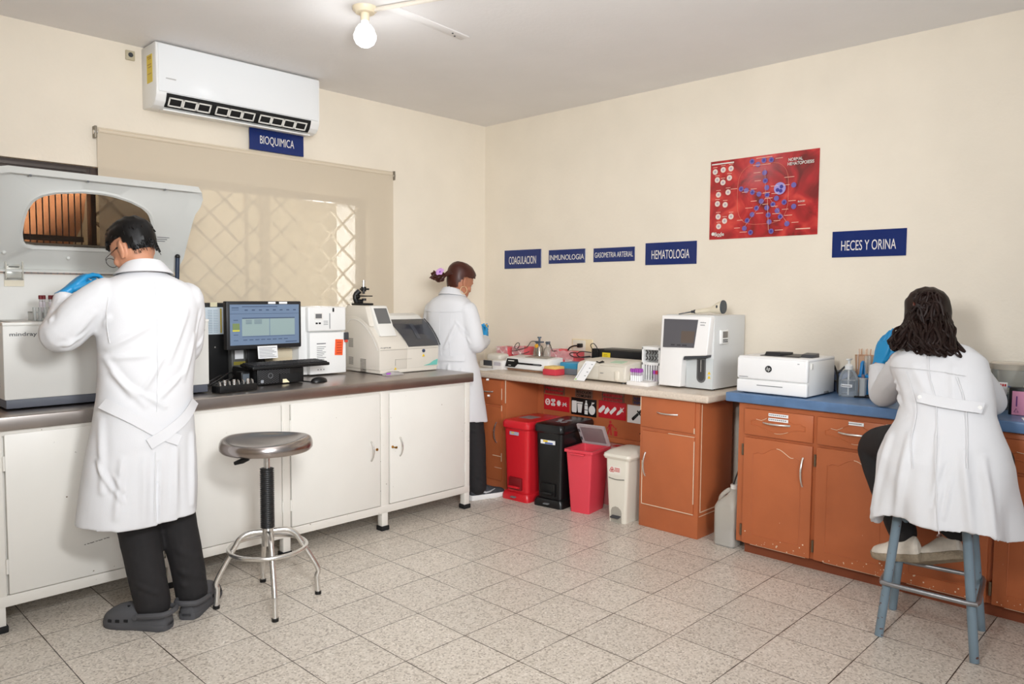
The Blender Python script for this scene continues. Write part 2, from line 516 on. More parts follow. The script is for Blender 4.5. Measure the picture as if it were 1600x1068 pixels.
lamp('outside_daylight', 'AREA', (0.3, 2.75, 2.6), 6, (1, 1, 0.98), 2.4, 0.4, (0.3, 3.35, 1.3))
lamp('sheet_backlight', 'AREA', (1.335, 2.72, 1.55), 16, (1, 1, 1), 0.2, 1.0, (1.335, 2.4, 1.55))  # added lamp that makes the white sheet glow
lamp('outside_daylight_west', 'AREA', (-1.3, 2.55, 2.5), 62, (1, 0.99, 0.96), 1.8, 0.25, (-1.3, 2.8, 1.5))

# roller blind
def blind_mat():
    m = bpy.data.materials.new('blind_fabric'); m.use_nodes = True
    nt = m.node_tree; L = nt.links.new; out = nt.nodes['Material Output']; b = nt.nodes['Principled BSDF']
    b.inputs['Base Color'].default_value = (*lin((216, 202, 180)), 1); b.inputs['Roughness'].default_value = 0.55
    b.inputs['Specular IOR Level'].default_value = 0.3
    tr = nt.nodes.new('ShaderNodeBsdfTransparent'); mx = nt.nodes.new('ShaderNodeMixShader'); mx.inputs[0].default_value = 0.19
    L(b.outputs[0], mx.inputs[1]); L(tr.outputs[0], mx.inputs[2]); L(mx.outputs[0], out.inputs['Surface'])
    return m
bl = thing('roller_blind', 'beige translucent roller blind over the window between the air conditioner and the bench', 'blind', (0.66, YW-0.03, 0.9))
b = MB()
b.grid(lambda u, v: (-0.318+u*1.966, YW-0.030+0.002*math.sin(u*9), 0.93+v*1.335), 60, 4)
part('fabric', b, blind_mat(), bl)
b = MB(); b.cyl((-0.31, YW-0.022, 2.247), (1.64, YW-0.022, 2.247), 0.014, seg=14)
part('roller_tube', b, mat('blind_tube', (214, 200, 178), 0.5), bl)
for x in (-0.326, 1.652):
    b = MB(); b.box(x-0.006, x+0.006, YW-0.042, YW, 2.205, 2.268, 0.002)
    br = part('bracket', b, mat('bracket_metal', (140, 132, 118), 0.5, 0.6), bl)
    b = MB(); b.cyl((x-0.009, YW-0.03, 2.235), (x+0.009, YW-0.03, 2.235), 0.012, seg=12); part('pivot', b, M_chrome, br)
b = MB(); b.box(-0.315, 1.645, YW-0.038, YW-0.022, 0.905, 0.93, 0.004); part('bottom_rail', b, mat('blind_tube', (214, 200, 178), 0.5), bl)

# ------------------------------------------------------------------ ceiling lamp
lm = thing('ceiling_lamp', 'lit bare white bulb in a cream holder on the ceiling', 'lamp', (0.449, 0.885, H))
b = MB(); b.lathe([(0.0, -0.028), (0.045, -0.026), (0.058, -0.012), (0.06, 0.0)], (0.449, 0.885, H), 32)
part('base_plate', b, mat('cream_bakelite', (226, 212, 184), 0.4), lm)
b = MB(); b.lathe([(0.0, -0.062), (0.019, -0.062), (0.021, -0.055), (0.022, -0.027), (0.0, -0.027)], (0.449, 0.885, H), 24)
part('socket', b, mat('cream_bakelite', (226, 212, 184), 0.4), lm)
b = MB(); b.lathe([(0, -0.185), (0.025, -0.181), (0.043, -0.168), (0.053, -0.148), (0.055, -0.13), (0.05, -0.118)], (0.449, 0.885, H), 32)
part('bulb', b, mat('bulb_glow', (250, 252, 255), 0.4, emit=2.2), lm)
b = MB(); b.lathe([(0.05, -0.118), (0.045, -0.1), (0.032, -0.082), (0.019, -0.074), (0.018, -0.062)], (0.449, 0.885, H), 32)
part('bulb_neck', b, mat('bulb_neck_white', (240, 242, 244), 0.4, emit=0.5), lm)
lamp('bulb_light', 'POINT', (0.449, 0.885, H-0.26), 2.6, (0.92, 0.96, 1.0), 0.05)
b = MB(); b.tube(smooth_path([(0.47, 0.86, H-0.012), (0.56, 0.62, H-0.012), (0.66, 0.35, H-0.012), (0.9, -0.3, H-0.012)]), 0.011, 8)
solo('cable_conduit', b, mat('cream_conduit', (214, 205, 192), 0.5), 'thin cream cable conduit running along the ceiling to the bulb holder', 'conduit')
mp = thing('mounting_strip', 'ceiling coloured flat strip with two screws beside the bulb', 'strip', (0.82, 0.82, H))
b = MB(); a0 = math.atan2(0.841-0.79, 1.049-0.589)
b.box(0.52, 1.06, 0.785, 0.85, H-0.006, H, 0.002, rot=(0, 0, a0), pivot=(0.82, 0.82, H)); part('strip', b, M_ceil, mp)
for x, y in ((0.955, 0.826), (0.99, 0.85)):
    b = MB(); b.cyl((x, y, H-0.009), (x, y, H-0.005), 0.005, seg=10); part('screw', b, M_dgrey, mp)

# ------------------------------------------------------------------ air conditioner
ac = thing('air_conditioner', 'white wall mounted split air conditioner under the ceiling', 'air conditioner', (0.43, YW, 2.4))
AX0, AX1, AF = -0.07, 0.938, YW-0.205
prof = [(YW, 2.735), (AF+0.012, 2.738), (AF+0.002, 2.733), (AF, 2.722), (AF, 2.50), (AF+0.004, 2.46), (AF+0.02, 2.425), (AF+0.045, 2.405), (AF+0.09, 2.395), (YW, 2.405)]
fu = lambda u, v, d: (d, u, v)
b = MB(); b.prism(prof, fu, AX0, AX1, 0.005, 2); part('housing', b, M_white, ac)
b = MB(); b.box(AX0+0.012, AX1-0.012, AF-0.004, AF+0.01, 2.475, 2.73, 0.004); part('front_panel', b, mat('gloss_white', (236, 238, 239), 0.22), ac)
b = MB(); b.prism([(AF-0.003, 2.470), (AF+0.001, 2.452), (AF+0.017, 2.420), (AF+0.040, 2.401), (AF+0.055, 2.415), (AF+0.02, 2.47)], fu, AX0+0.055, AX1-0.065); part('air_outlet', b, M_matblack, ac)
b = MB()
def lv(x, v, d): return Vector((x, AF-0.006+0.034*v-d*0.8, 2.450-0.044*v-d*0.6))
def lbar(x0, x1, v0, v1): b.prism([(x0, v0), (x1, v0), (x1, v1), (x0, v1)], lambda u, v, d: lv(u, v, d), 0.0, 0.003)
x = AX0+0.066
for k in range(10):
    if k in (3, 6): x += 0.028
    lbar(x, x+0.078, 0.02, 0.16); lbar(x, x+0.078, 0.84, 0.98)
    for q in (x, x+0.070): lbar(q, q+0.008, 0.02, 0.98)
    x += 0.0795
part('louvre_slats', b, M_offwhite, ac)
b = MB(); b.box(AX0+0.045, AX1-0.055, AF+0.028, AF+0.085, 2.384, 2.392, 0.002, rot=(0.10, 0, 0)); part('flap', b, M_white, ac)
b = MB(); b.box(AX0-0.0015, AX0, AF+0.05, AF+0.125, 2.53, 2.68); es = part('energy_sticker', b, mat('sticker_yellow', (222, 196, 66), 0.5), ac)
b = MB()
for k, z in enumerate((2.665, 2.655, 2.625, 2.61, 2.575)): b.box(AX0-0.002, AX0-0.0014, AF+0.06, AF+0.115-0.01*(k % 2), z, z+0.005)
part('print', b, mat('sticker_print', (180, 140, 60), 0.5), es)
b = MB(); b.box(AX0+0.05, AX0+0.105, AF-0.0045, AF-0.0038, 2.545, 2.552); part('badge', b, mat('badge_grey', (196, 196, 196), 0.3, 0.6), ac)
wb = thing('wall_receiver', 'tiny square receiver box high on the wall left of the air conditioner', 'box', (-0.13, YW, 2.66))
b = MB(); b.box(-0.155, -0.108, YW-0.014, YW, 2.66, 2.712, 0.003); part('case', b, mat('aged_plastic', (186, 176, 150), 0.5), wb)
b = MB(); b.cyl((-0.131, YW-0.016, 2.688), (-0.131, YW-0.012, 2.688), 0.013, seg=16); part('lens', b, M_dgrey, wb)

# ------------------------------------------------------------------ signs
def sign(word, x0, x1, z0, z1, F, fr_w, fr_h, label, dz=0.0, bold=0.0):
    wide = abs(x1-x0); c = (x0+x1)/2
    if F is FX:
        t = thing('department_sign', label, 'sign', (XW, c, z0)); b = MB()
        b.box(XW-0.005, XW, min(x0, x1), max(x0, x1), z0, z1, 0.0008, 1); at = (XW-0.0052, c, (z0+z1)/2+dz)
    else:
        t = thing('department_sign', label, 'sign', (c, YW, z0)); b = MB()
        b.box(x0, x1, YW-0.035-0.005, YW-0.035, z0, z1, 0.0008, 1); at = (c, YW-0.0402, (z0+z1)/2+dz)
    part('plate', b, M_navy, t); text(word, wide*fr_w, (z1-z0)*fr_h, at, F, M_letter, t, bold=bold)
    t['group'] = 'navy department signs'
sign('BIOQUIMICA', 0.54+0.004, 0.921-0.004, 2.27, 2.412, FY, 0.63, 0.42, 'navy sign lettered BIOQUIMICA under the air conditioner', dz=-0.008)
sign('COAGULACION', 2.058, 1.665, 1.588, 1.733, FX, 0.74, 0.42, 'navy sign lettered COAGULACION on the right wall near the corner', -0.008)
sign('INMUNOLOGIA', 1.587, 1.235, 1.617, 1.719, FX, 0.94, 0.38, 'small navy sign lettered INMUNOLOGIA between COAGULACION and GASOMETRIA', -0.006)
sign('GASOMETRIA ARTERIAL', 1.159, 0.804, 1.618, 1.716, FX, 0.93, 0.38, 'small navy sign lettered GASOMETRIA ARTERIAL', 0.0)
sign('HEMATOLOGIA', 0.716, 0.326, 1.587, 1.734, FX, 0.74, 0.40, 'navy sign lettered HEMATOLOGIA above the white analyser', -0.006)
sign('HECES Y ORINA', -0.531, -0.916, 1.600, 1.744, FX, 0.74, 0.38, 'navy sign lettered HECES Y ORINA above the seated person', -0.008)

# ------------------------------------------------------------------ poster
def poster_mat():
    m = bpy.data.materials.new('poster_print'); m.use_nodes = True
    nt = m.node_tree; L = nt.links.new; b = nt.nodes['Principled BSDF']
    tc = nt.nodes.new('ShaderNodeTexCoord'); n = nt.nodes.new('ShaderNodeTexNoise'); n.inputs['Scale'].default_value = 7; n.inputs['Detail'].default_value = 2
    n.inputs['Distortion'].default_value = 1.2
    L(tc.outputs['Object'], n.inputs['Vector'])
    r = nt.nodes.new('ShaderNodeValToRGB'); e = r.color_ramp.elements
    e[0].position = 0.3; e[0].color = (*lin((112, 40, 38)), 1); e[1].position = 0.72; e[1].color = (*lin((214, 76, 66)), 1)
    x = e.new(0.5); x.color = (*lin((178, 46, 48)), 1)
    L(n.outputs[0], r.inputs[0]); L(r.outputs[0], b.inputs['Base Color']); b.inputs['Roughness'].default_value = 0.19
    return m
po = thing('wall_poster', 'red laminated poster of blood cell development titled NORMAL HEMATOPOIESIS', 'poster', (XW, -0.10, 1.735))
PY0, PY1, PZ0, PZ1 = 0.238, -0.445, 1.735, 2.22
b = MB(); b.grid(lambda u, v: (XW-0.004-0.003*math.sin(u*6.3)*math.sin(v*3.1), PY0+(PY1-PY0)*u, PZ0+(PZ1-PZ0)*v), 24, 18, thick=(0.002, 0, 0))
part('sheet', b, poster_mat(), po)
def pp(u, v, d=0.0085): return Vector((XW-d, PY0+(PY1-PY0)*u, PZ1-(PZ1-PZ0)*v))
Wp, Hp = 0.683, 0.485
PRN = MB(); PMATS = []
def discs(lst, m, r, d=0.0088):
    PRN.mi = len(PMATS); PMATS.append(m); n0 = set(PRN.bm.faces)
    for u, v in lst:
        p = pp(u, v, d); PRN.cyl(p, p+Vector((-0.0006, 0, 0)), r, seg=20)
    for f in PRN.bm.faces:
        if f not in n0: f.material_index = PRN.mi
# positions taken as fractions of the sheet
cells_w = [(.05, .135), (.13, .12), (.207, .115), (.073, .24), (.13, .28), (.193, .23), (.088, .43), (.183, .41), (.08, .545), (.157, .565), (.09, .71), (.218, .72), (.155, .77), (.097, .835)]
discs(cells_w, mat('cell_cream', (224, 208, 196), 0.3), 0.0175)
discs([(u, v) for u, v in cells_w], mat('cell_mauve', (176, 160, 176), 0.3), 0.007, 0.0094)
cells_p = [(.407, .06), (.463, .105), (.517, .065), (.527, .215), (.535, .315), (.55, .40), (.31, .385), (.36, .41), (.418, .44), (.48, .47), (.555, .49), (.503, .56), (.46, .64), (.42, .715), (.375, .785), (.35, .88), (.41, .935), (.555, .645), (.57, .735), (.58, .82), (.60, .935), (.64, .54), (.61, .61), (.65, .69), (.68, .765), (.74, .855), (.71, .595), (.795, .655), (.585, .07), (.79, .40)]
discs(cells_p, mat('cell_violet', (112, 98, 164), 0.3), 0.0155)
discs(cells_p[::2], mat('cell_dark_violet', (66, 58, 140), 0.3), 0.008, 0.0094)
discs([(.668, .425)], mat('cell_lilac', (160, 148, 206), 0.3), 0.036)
discs([(.668+.015, .425-.02), (.668-.02, .425+.016), (.668+.009, .425+.03)], mat('cell_dark_violet', (66, 58, 140), 0.3), 0.011, 0.0094)
def printed(m, fn):
    n0 = set(PRN.bm.faces); PMATS.append(m); fn(PRN)
    for f in PRN.bm.faces:
        if f not in n0: f.material_index = len(PMATS)-1
PRN.mi = 0
ring = []                                   # big rounded outline
for k in range(48):
    a = 2*PI*k/48; cu = math.copysign(abs(math.cos(a))**0.6, math.cos(a)); su = math.copysign(abs(math.sin(a))**0.6, math.sin(a))
    ring.append(pp(.51+.235*cu, .47+.37*su, 0.0086))
printed(mat('poster_pink', (226, 130, 110), 0.4), lambda m: m.tube(ring, 0.0012, 5, closed=True))
def captions(b):                            # arrows and captions
    def bar(u, v, w, h=0.0035, d=0.0092):
        p = pp(u, v, d); b.box(p.x-0.0005, p.x, p.y-w/2, p.y+w/2, p.z-h/2, p.z+h/2)
    random.seed(3)
    for u, v in cells_p[3:]: bar(u+random.choice((-.07, .07)), v-.01, 0.035+0.015*random.random(), 0.003)
    for u, v in cells_w: bar(u, v-.055, 0.03, 0.0028)
    bar(.5, .115, .11, .003); bar(.52, .03, .10, .003); bar(.75, .30, .06, .003); bar(.88, .925, .085, .006)
    b.tube([pp(.558, .51, 0.0092), pp(.575, .92, 0.0092)], 0.0011, 5)
    for (a, c) in (((.555, .5), (.35, .86)), ((.56, .5), (.74, .84)), ((.55, .48), (.32, .39)), ((.54, .47), (.53, .16))):
        b.tube([pp(*a, .0090), pp(*c, .0090)], 0.0007, 5)
printed(mat('poster_caption', (238, 190, 170), 0.4), captions)
def emblem(b):
    for u, v, w, h in ((.125, .04, .15, .0075), (.105, .965, .03, .003)):
        p = pp(u, v, .0092); b.box(p.x-0.0005, p.x, p.y-w/2, p.y+w/2, p.z-h/2, p.z+h/2)
    p = pp(.042, .93, .0092); b.cyl(p, p+Vector((-.0006, 0, 0)), .011, seg=18)
printed(M_letter, emblem)
part('printed_diagram', PRN, PMATS, po)
for s, w, h, u, v in (('NORMAL', .085, .019, .80, .095), ('HEMATOPOIESIS', .155, .019, .845, .145), ('BLOOD', .04, .010, .86, .60), ('Bode', .065, .024, .105, .935)):
    if w: text(s, w, h, pp(u, v, 0.0092), FX, M_letter, po, bold=0.02)
# wall outlet with plug
ot = thing('wall_outlet', 'cream wall outlet plate with a black plug in it', 'outlet', (XW, 1.24, 0.97))
b = MB(); b.box(XW-0.01, XW, 1.155, 1.345, 0.968, 1.06, 0.003); part('plate', b, mat('outlet_cream', (232, 214, 176), 0.5), ot)
b = MB(); b.box(XW-0.014, XW-0.009, 1.215, 1.335, 0.975, 1.053, 0.003); part('socket', b, mat('outlet_ivory', (226, 218, 202), 0.5), ot)
pg = thing('power_plug', 'black plug and lead pushed into the wall outlet', 'plug', (XW-0.014, 1.26, 1.01))
b = MB(); b.box(XW-0.05, XW-0.014, 1.235, 1.268, 1.0, 1.03, 0.006); part('plug', b, M_black, pg)
b = MB(); b.tube(smooth_path([(XW-0.05, 1.255, 1.015), (XW-0.065, 1.29, 1.01), (XW-0.06, 1.335, 0.985), (XW-0.05, 1.35, 0.93), (XW-0.05, 1.34, 0.84)]), 0.005, 8); part('lead', b, M_black, pg)
# ------------------------------------------------------------------ steel topped bench on the left
b = MB(); b.box(-2.6, 1.572, 1.315, 2.18, 0.822, 0.88, 0.006, 3)
solo('steel_worktop', b, mat('worktop_steel', (178, 170, 165), 0.32, 1.0, noise=0.08, nscale=6), 'long brushed steel worktop on the white metal cabinet', 'worktop')
M_cab = mat('white_enamel', (230, 227, 220), 0.32, noise=0.015, nscale=5, speck=((120, 104, 84), 38, 0.755))
M_cabf = mat('white_enamel_chipped', (228, 224, 216), 0.35, noise=0.02, nscale=5, speck=((110, 92, 72), 60, 0.72))
wc = thing('metal_cabinet', 'long white enamel metal cabinet with four doors under the steel worktop', 'cabinet', (0.2, 1.6, 0))
FY0 = 1.333
posts = [(-1.04, -0.985), (-0.36, -0.305), (0.235, 0.278), (0.857, 0.912), (1.512, 1.553)]
b = MB(); b.box(-2.5, 1.55, FY0+0.02, 2.16, 0.108, 0.822, 0.003)
part('carcass', b, M_cab, wc)
b = MB()
for x0, x1 in posts: b.box(x0, x1, FY0, FY0+0.03, 0.104, 0.822, 0.002)
b.box(-2.5, 1.553, FY0-0.001, FY0+0.03, 0.104, 0.149, 0.002); b.box(-2.5, 1.552, FY0+0.003, FY0+0.028, 0.80, 0.8215, 0.001)
part('front_frame', b, M_cabf, wc)
doors = [(-1.75, -1.045), (-0.98, -0.364), (-0.301, 0.232), (0.282, 0.853), (0.916, 1.508)]
for i, (x0, x1) in enumerate(doors):
    b = MB(); b.box(x0+0.003, x1-0.003, FY0-0.003, FY0+0.024, 0.153, 0.806, 0.003)
    d = part('door', b, M_cab, wc)
    if i == 1:
        b = MB()
        for q in range(9): b.box(-0.70+0.011*q, -0.694+0.011*q+0.003*(q % 3), FY0-0.0036, FY0-0.0028, 0.292+0.0012*q, 0.2945+0.0012*q)
        part('scuff_mark', b, mat('scuff_dark', (60, 52, 46), 0.8), d, 'short dark scuff')
    hx = {0: x1-0.07, 1: x1-0.065, 2: x0+0.07, 3: 0.787, 4: 0.992}[i]
    part('handle', bow_handle((hx, FY0-0.003, 0.427), (hx, FY0-0.003, 0.537), (0, -1, 0), 0.026, 0.0048), M_chrome, d)
    kx = {0: x1-0.03, 1: x1-0.03, 2: x0+0.03, 3: 0.826, 4: 0.937}[i]
    b = MB(); b.cyl((kx, FY0-0.007, 0.487), (kx, FY0-0.002, 0.487), 0.008, seg=16)
    lk = part('lock', b, mat('brass', (176, 138, 70), 0.3, 1.0), d)
    if i == 4:
        b = MB(); b.box(kx+0.004, kx+0.02, FY0-0.026, FY0-0.02, 0.479, 0.491, 0.002); b.cyl((kx, FY0-0.024, 0.487), (kx, FY0-0.006, 0.487), 0.003, seg=8); part('key', b, mat('brass', (176, 138, 70), 0.3, 1.0), lk)
    hin = x0-0.002 if i in (1, 3) else x1+0.002
    for z in (0.27, 0.69):
        b = MB(); b.cyl((hin, FY0-0.004, z-0.03), (hin, FY0-0.004, z+0.03), 0.005, seg=10); part('hinge', b, M_cab, d)
for x in (-1.012, -0.333, 0.256, 0.884, 1.532):
    for y in (FY0+0.022, 2.12):
        b = MB(); b.box(x-0.021, x+0.021, y-0.021, y+0.021, 0.025, 0.106, 0.002)
        lg = part('leg', b, M_cabf, wc)
        b = MB(); b.box(x-0.028, x+0.028, y-0.028, y+0.028, 0.0, 0.028, 0.004); part('foot_cap', b, M_rubber, lg)

# ------------------------------------------------------------------ chemistry analyser (open hood)
M_an = mat('analyser_grey', (214, 213, 208), 0.42)
M_hood = mat('hood_inner_grey', (206, 207, 203), 0.45)
M_plin = mat('plinth_slate', (84, 88, 98), 0.5)
ca = thing('chemistry_analyser', 'large grey benchtop analyser with its hood raised in front of the standing man', 'analyser', (-0.51, 1.8, 0.88))
BX0, BX1 = -0.942, -0.079
b = MB()
prof = [(1.472, 0.925), (1.468, 1.238), (1.49, 1.245), (1.852, 1.245), (1.852, 1.462), (2.17, 1.43), (2.17, 0.925)]
b.prism(prof, fu, BX0, BX1, 0.006, 2)
part('body', b, M_an, ca)
b = MB(); b.box(BX0+0.006, BX1-0.006, 1.476, 2.165, 0.888, 0.928, 0.004); part('plinth', b, M_plin, ca)
for x in (BX0+0.06, BX1-0.06):
    for y in (1.54, 2.1):
        b = MB(); b.cyl((x, y, 0.88), (x, y, 0.89), 0.02, seg=14); part('foot', b, M_rubber, ca)
b = MB(); b.box(BX0-0.001, BX1+0.001, 1.464, 1.50, 1.235, 1.25, 0.005)
part('rim', b, mat('analyser_rim', (226, 225, 220), 0.4), ca)
b = MB(); b.box(BX0+0.05, BX1-0.05, 1.53, 1.83, 1.2455, 1.25, 0.002); part('sample_deck', b, mat('deck_grey', (188, 188, 184), 0.4), ca)
# hood: inner plane given by p0 + x + t*a, outward normal nh (towards the wall and up)
hp0 = Vector((0, 1.5, 1.885)); ha = Vector((0, .36, -.415)).normalized(); nh = Vector((0, 0.415, 0.36)).normalized()
def hd(x, t, d=0.0): return hp0+Vector((x, 0, 0))+ha*t+nh*d
outer = [(-0.945, -0.004), (-0.096, 0.0), (-0.080, 0.012), (-0.080, 0.128), (-0.096, 0.134), (-0.088, 0.30), (-0.080, 0.42), (-0.10, 0.51), (-0.125, 0.528), (-0.935, 0.528)]
arch = [(-0.789, 0.385), (-0.802, 0.33), (-0.803, 0.26), (-0.797, 0.20), (-0.782, 0.155), (-0.755, 0.125), (-0.70, 0.103), (-0.60, 0.087), (-0.52, 0.087), (-0.465, 0.095), (-0.40, 0.113), (-0.336, 0.143), (-0.30, 0.175), (-0.275, 0.225), (-0.262, 0.29), (-0.256, 0.35), (-0.262, 0.388), (-0.28, 0.40), (-0.77, 0.40)]
def hood_shell():
    m = MB()
    n = 72
    def resample(poly, n):
        P = [Vector((p[0], p[1], 0)) for p in poly]; P.append(P[0]); ls = [(P[i+1]-P[i]).length for i in range(len(P)-1)]; T = sum(ls)
        out = []; acc = 0; i = 0
        for k in range(n):
            s = T*k/n
            while acc+ls[i] < s: acc += ls[i]; i += 1
            q = P[i].lerp(P[i+1], (s-acc)/ls[i]); out.append((q.x, q.y))
        return out
    def by_angle(poly, c):
        out = []
        for k in range(n):
            a = 2*PI*k/n; d = Vector((math.cos(a), math.sin(a))); best = None
            for i in range(len(poly)):
                p, q = Vector(poly[i]), Vector(poly[(i+1) % len(poly)]); e = q-p
                den = d.x*e.y-d.y*e.x
                if abs(den) < 1e-9: continue
                w = p-Vector(c); t = (w.x*e.y-w.y*e.x)/den; u = (w.x*d.y-w.y*d.x)/den
                if t > 0 and -1e-6 <= u <= 1+1e-6 and (best is None or t > best): best = t
            out.append((c[0]+d.x*best, c[1]+d.y*best))
        return out
    c = (-0.53, 0.25)
    O = by_angle(outer, c); A = by_angle(arch, c)
    A2 = [(c[0]+(x-c[0])*1.045, c[1]+(y-c[1])*1.075) for x, y in A]
    I = [(c[0]+(x-c[0])*0.985, c[1]+(y-c[1])*0.97) for x, y in O]
    I2 = []
    for (x, y) in O:      # inner panel is set back behind a side wall
        I2.append((max(min(x, -0.142), -0.90), min(max(y, 0.010), 0.528)))
    rings = [[hd(x, t, 0.0) for x, t in A], [hd(x, t, -0.004) for x, t in A2], [hd(x, t, 0.002) for x, t in [(c[0]+(x-c[0])*1.09, c[1]+(y-c[1])*1.12) for x, y in A]],
             [hd(x, t, 0.0) for x, t in I2], [hd(x, t, -0.024) for x, t in I], [hd(x, t, -0.028) for x, t in O], [hd(x, t, 0.02) for x, t in O],
             [hd(c[0]+(x-c[0])*0.95, c[1]+(t-c[1])*0.95, 0.035) for x, t in O], [hd(x, t, 0.03) for x, t in A]]
    m.loft(rings, cap=False, closed=True)
    return m
hm = hood_shell()
hood = part('hood', hm, M_hood, ca, angle=40)
b = MB(); b.prism([(x, t) for x, t in arch], lambda u, v, d: hd(u, v, d), 0.010, 0.016)
part('hood_window', b, tint_mat('smoked_window', (204, 198, 192), 0.04, 0.05, (60, 52, 46)), hood, 'smoked brown arched window pane')
b = MB()
for x, t in ((-0.60, -0.001), (-0.27, 0.0), (-0.82, -0.001)):
    p = hd(x, t+0.004, -0.030); b.cyl(p, p+nh*0.006, 0.005, seg=10)
part('screw', b, M_grey, hood)
for tx in (-0.86, -0.60, -0.32, -0.18):
    p = hd(tx, 0.46 if tx > -0.7 else 0.44, 0.0); b = MB(); b.ball(p, 0.009, 12, 8); part('rivet', b, M_hood, hood)
b = MB()
for k in range(3): 
    p = hd(-0.20, 0.305+0.012*k, -0.001); b.box(p.x-0.03, p.x+0.03-0.008*k, p.y-0.0006, p.y+0.0006, p.z-0.0018, p.z+0.0018, rot=(-0.71, 0, 0))
part('notice', b, M_greyink, hood)
b = MB(); b.box(BX0+0.01, BX1-0.01, 1.846, 1.853, 1.462, 1.467); part('hood_seam', b, M_grey, ca)
# latch
b = MB()
for (x0, x1, z0, z1) in ((-0.838, -0.79, 1.485, 1.555), (-0.845, -0.783, 1.44, 1.495)):
    b.box(x0, x1, 1.832, 1.846, z0, z1, 0.003)
b.tube([(-0.847, 1.825, 1.52), (-0.847, 1.825, 1.435), (-0.781, 1.825, 1.435), (-0.781, 1.825, 1.52)], 0.004, 8)
part('latch', b, mat('clear_latch', (214, 214, 206), 0.15, 0.5), ca)
b = MB(); b.box(-0.85, -0.772, 1.848, 1.8515, 1.402, 1.43); part('latch_label', b, mat('peeling_label', (222, 214, 194), 0.7), ca)
for sx, t0 in ((-0.115, 1.0), (-0.925, 1.0)):
    b = MB(); top = hd(sx, 0.40, -0.03); bot = Vector((sx, 1.77, 1.27)); mid = top.lerp(bot, 0.55)
    b.tube([mid, bot], 0.006, 10); gs = part('gas_strut', b, M_black, ca)
    b = MB(); b.tube([top, mid], 0.011, 12); part('cylinder', b, mat('strut_blue', (40, 52, 72), 0.35), gs)
    b = MB(); b.ball(top, 0.013, 12, 8); b.ball(bot, 0.013, 12, 8); part('ball_joint', b, M_black, gs)
text('mindray', 0.10, 0.021, (-0.868, 1.4675, 1.198), FY, mat('logo_grey', (110, 112, 114), 0.4), ca, 'logo', bold=0.012)
text('BS-200', 0.064, 0.015, (-0.131, 1.4675, 1.197), FY, M_dgrey, ca, 'model_lettering', bold=0.012)
b = MB()
for k in range(8): b.box(BX0-0.0015, BX0+0.001, 1.54, 1.70, 1.06-0.012*k, 1.066-0.012*k)
part('side_vent', b, M_dgrey, ca)

# tubes and cuvettes on the deck
rk = thing('tube_rack', 'small clear rack holding blood tubes on the open analyser deck', 'rack', (-0.74, 1.64, 1.25))
b = MB(); b.box(-0.80, -0.60, 1.60, 1.68, 1.25, 1.256, 0.002); b.box(-0.80, -0.60, 1.60, 1.68, 1.285, 1.29, 0.001)
for x in (-0.798, -0.602):
    b.box(x-0.002, x+0.002, 1.60, 1.68, 1.25, 1.29)
part('frame', b, M_milky, rk)
t0 = None; random.seed(5)
for i in range(8):
    x = -0.762+0.019*(i % 8); y = 1.655 if i % 2 else 1.628
    lab = 'stoppered blood tube with maroon cap, number %s along the analyser deck rack from the left' % ('first', 'second', 'third', 'fourth', 'fifth', 'sixth', 'seventh', 'eighth')[i]
    lab = lab.replace('number ', '')
    if t0 is None:
        t0 = thing('blood_tube', lab, 'test tube', (x, y, 1.257), local=True, group='blood tubes on the analyser deck')
        b = MB(); b.lathe([(0, 0), (0.005, 0.002), (0.0065, 0.008), (0.0065, 0.09), (0, 0.09)], seg=14); part('glass', b, clear_mat('tube_clear', (215, 212, 214), 0.35, 0.1), t0)
        b = MB(); b.lathe([(0.0067, 0.03), (0.0069, 0.031), (0.0069, 0.075), (0.0067, 0.076)], seg=14); part('paper_label', b, mat('tube_label', (214, 208, 214), 0.7), t0)
        b = MB(); b.lathe([(0, 0.088), (0.0082, 0.088), (0.0085, 0.092), (0.008, 0.105), (0, 0.106)], seg=14); part('stopper', b, mat('maroon_stopper', (110, 28, 34), 0.5), t0)
    else: dup(t0, (x, y, 1.257), 0, lab)
c0 = None
for i in range(4):
    x = -0.80+0.02*i; lab = 'empty clear cuvette standing %s in front of the blood tubes' % ('leftmost', 'second from left', 'third from left', 'rightmost')[i]
    if c0 is None:
        b = MB(); b.lathe([(0, 0), (0.005, 0.001), (0.0065, 0.006), (0.007, 0.055), (0.0078, 0.056), (0.0078, 0.06), (0.0058, 0.06), (0.0055, 0.008), (0, 0.004)], seg=14)
        c0 = solo('cuvette', b, clear_mat('cuvette_clear', (225, 228, 226), 0.3, 0.1), lab, 'cuvette', (x, 1.57, 1.25), local=True, group='clear cuvettes on the analyser deck')
    else: dup(c0, (x, 1.57, 1.25), 0, lab)

# ------------------------------------------------------------------ computer corner
tw = thing('equipment_case', 'tall black equipment case behind the monitor with papers taped on it', 'case', (0.38, 2.06, 0.88))
b = MB(); b.box(0.10, 0.46, 2.0, 2.13, 0.88, 1.322, 0.012); b.box(0.46, 0.612, 2.02, 2.13, 0.88, 1.25, 0.01); part('case', b, M_black, tw)
b = MB(); b.box(0.134, 0.25, 1.997, 2.0, 1.143, 1.297); p_ = part('printed_chart', b, mat('chart_paper', (206, 218, 226), 0.7), tw)
b = MB()
for i in range(2):
    for j in range(14): b.box(0.15+0.032*i, 0.176+0.032*i, 1.9962, 1.9972, 1.155+0.0095*j, 1.158+0.0095*j)
part('chart_print', b, mat('chart_ink', (140, 158, 172), 0.7), p_)
b = MB(); b.box(0.222, 0.23, 1.9962, 1.9972, 1.15, 1.29); part('chart_stripe', b, mat('chart_yellow', (206, 180, 60), 0.7), p_)
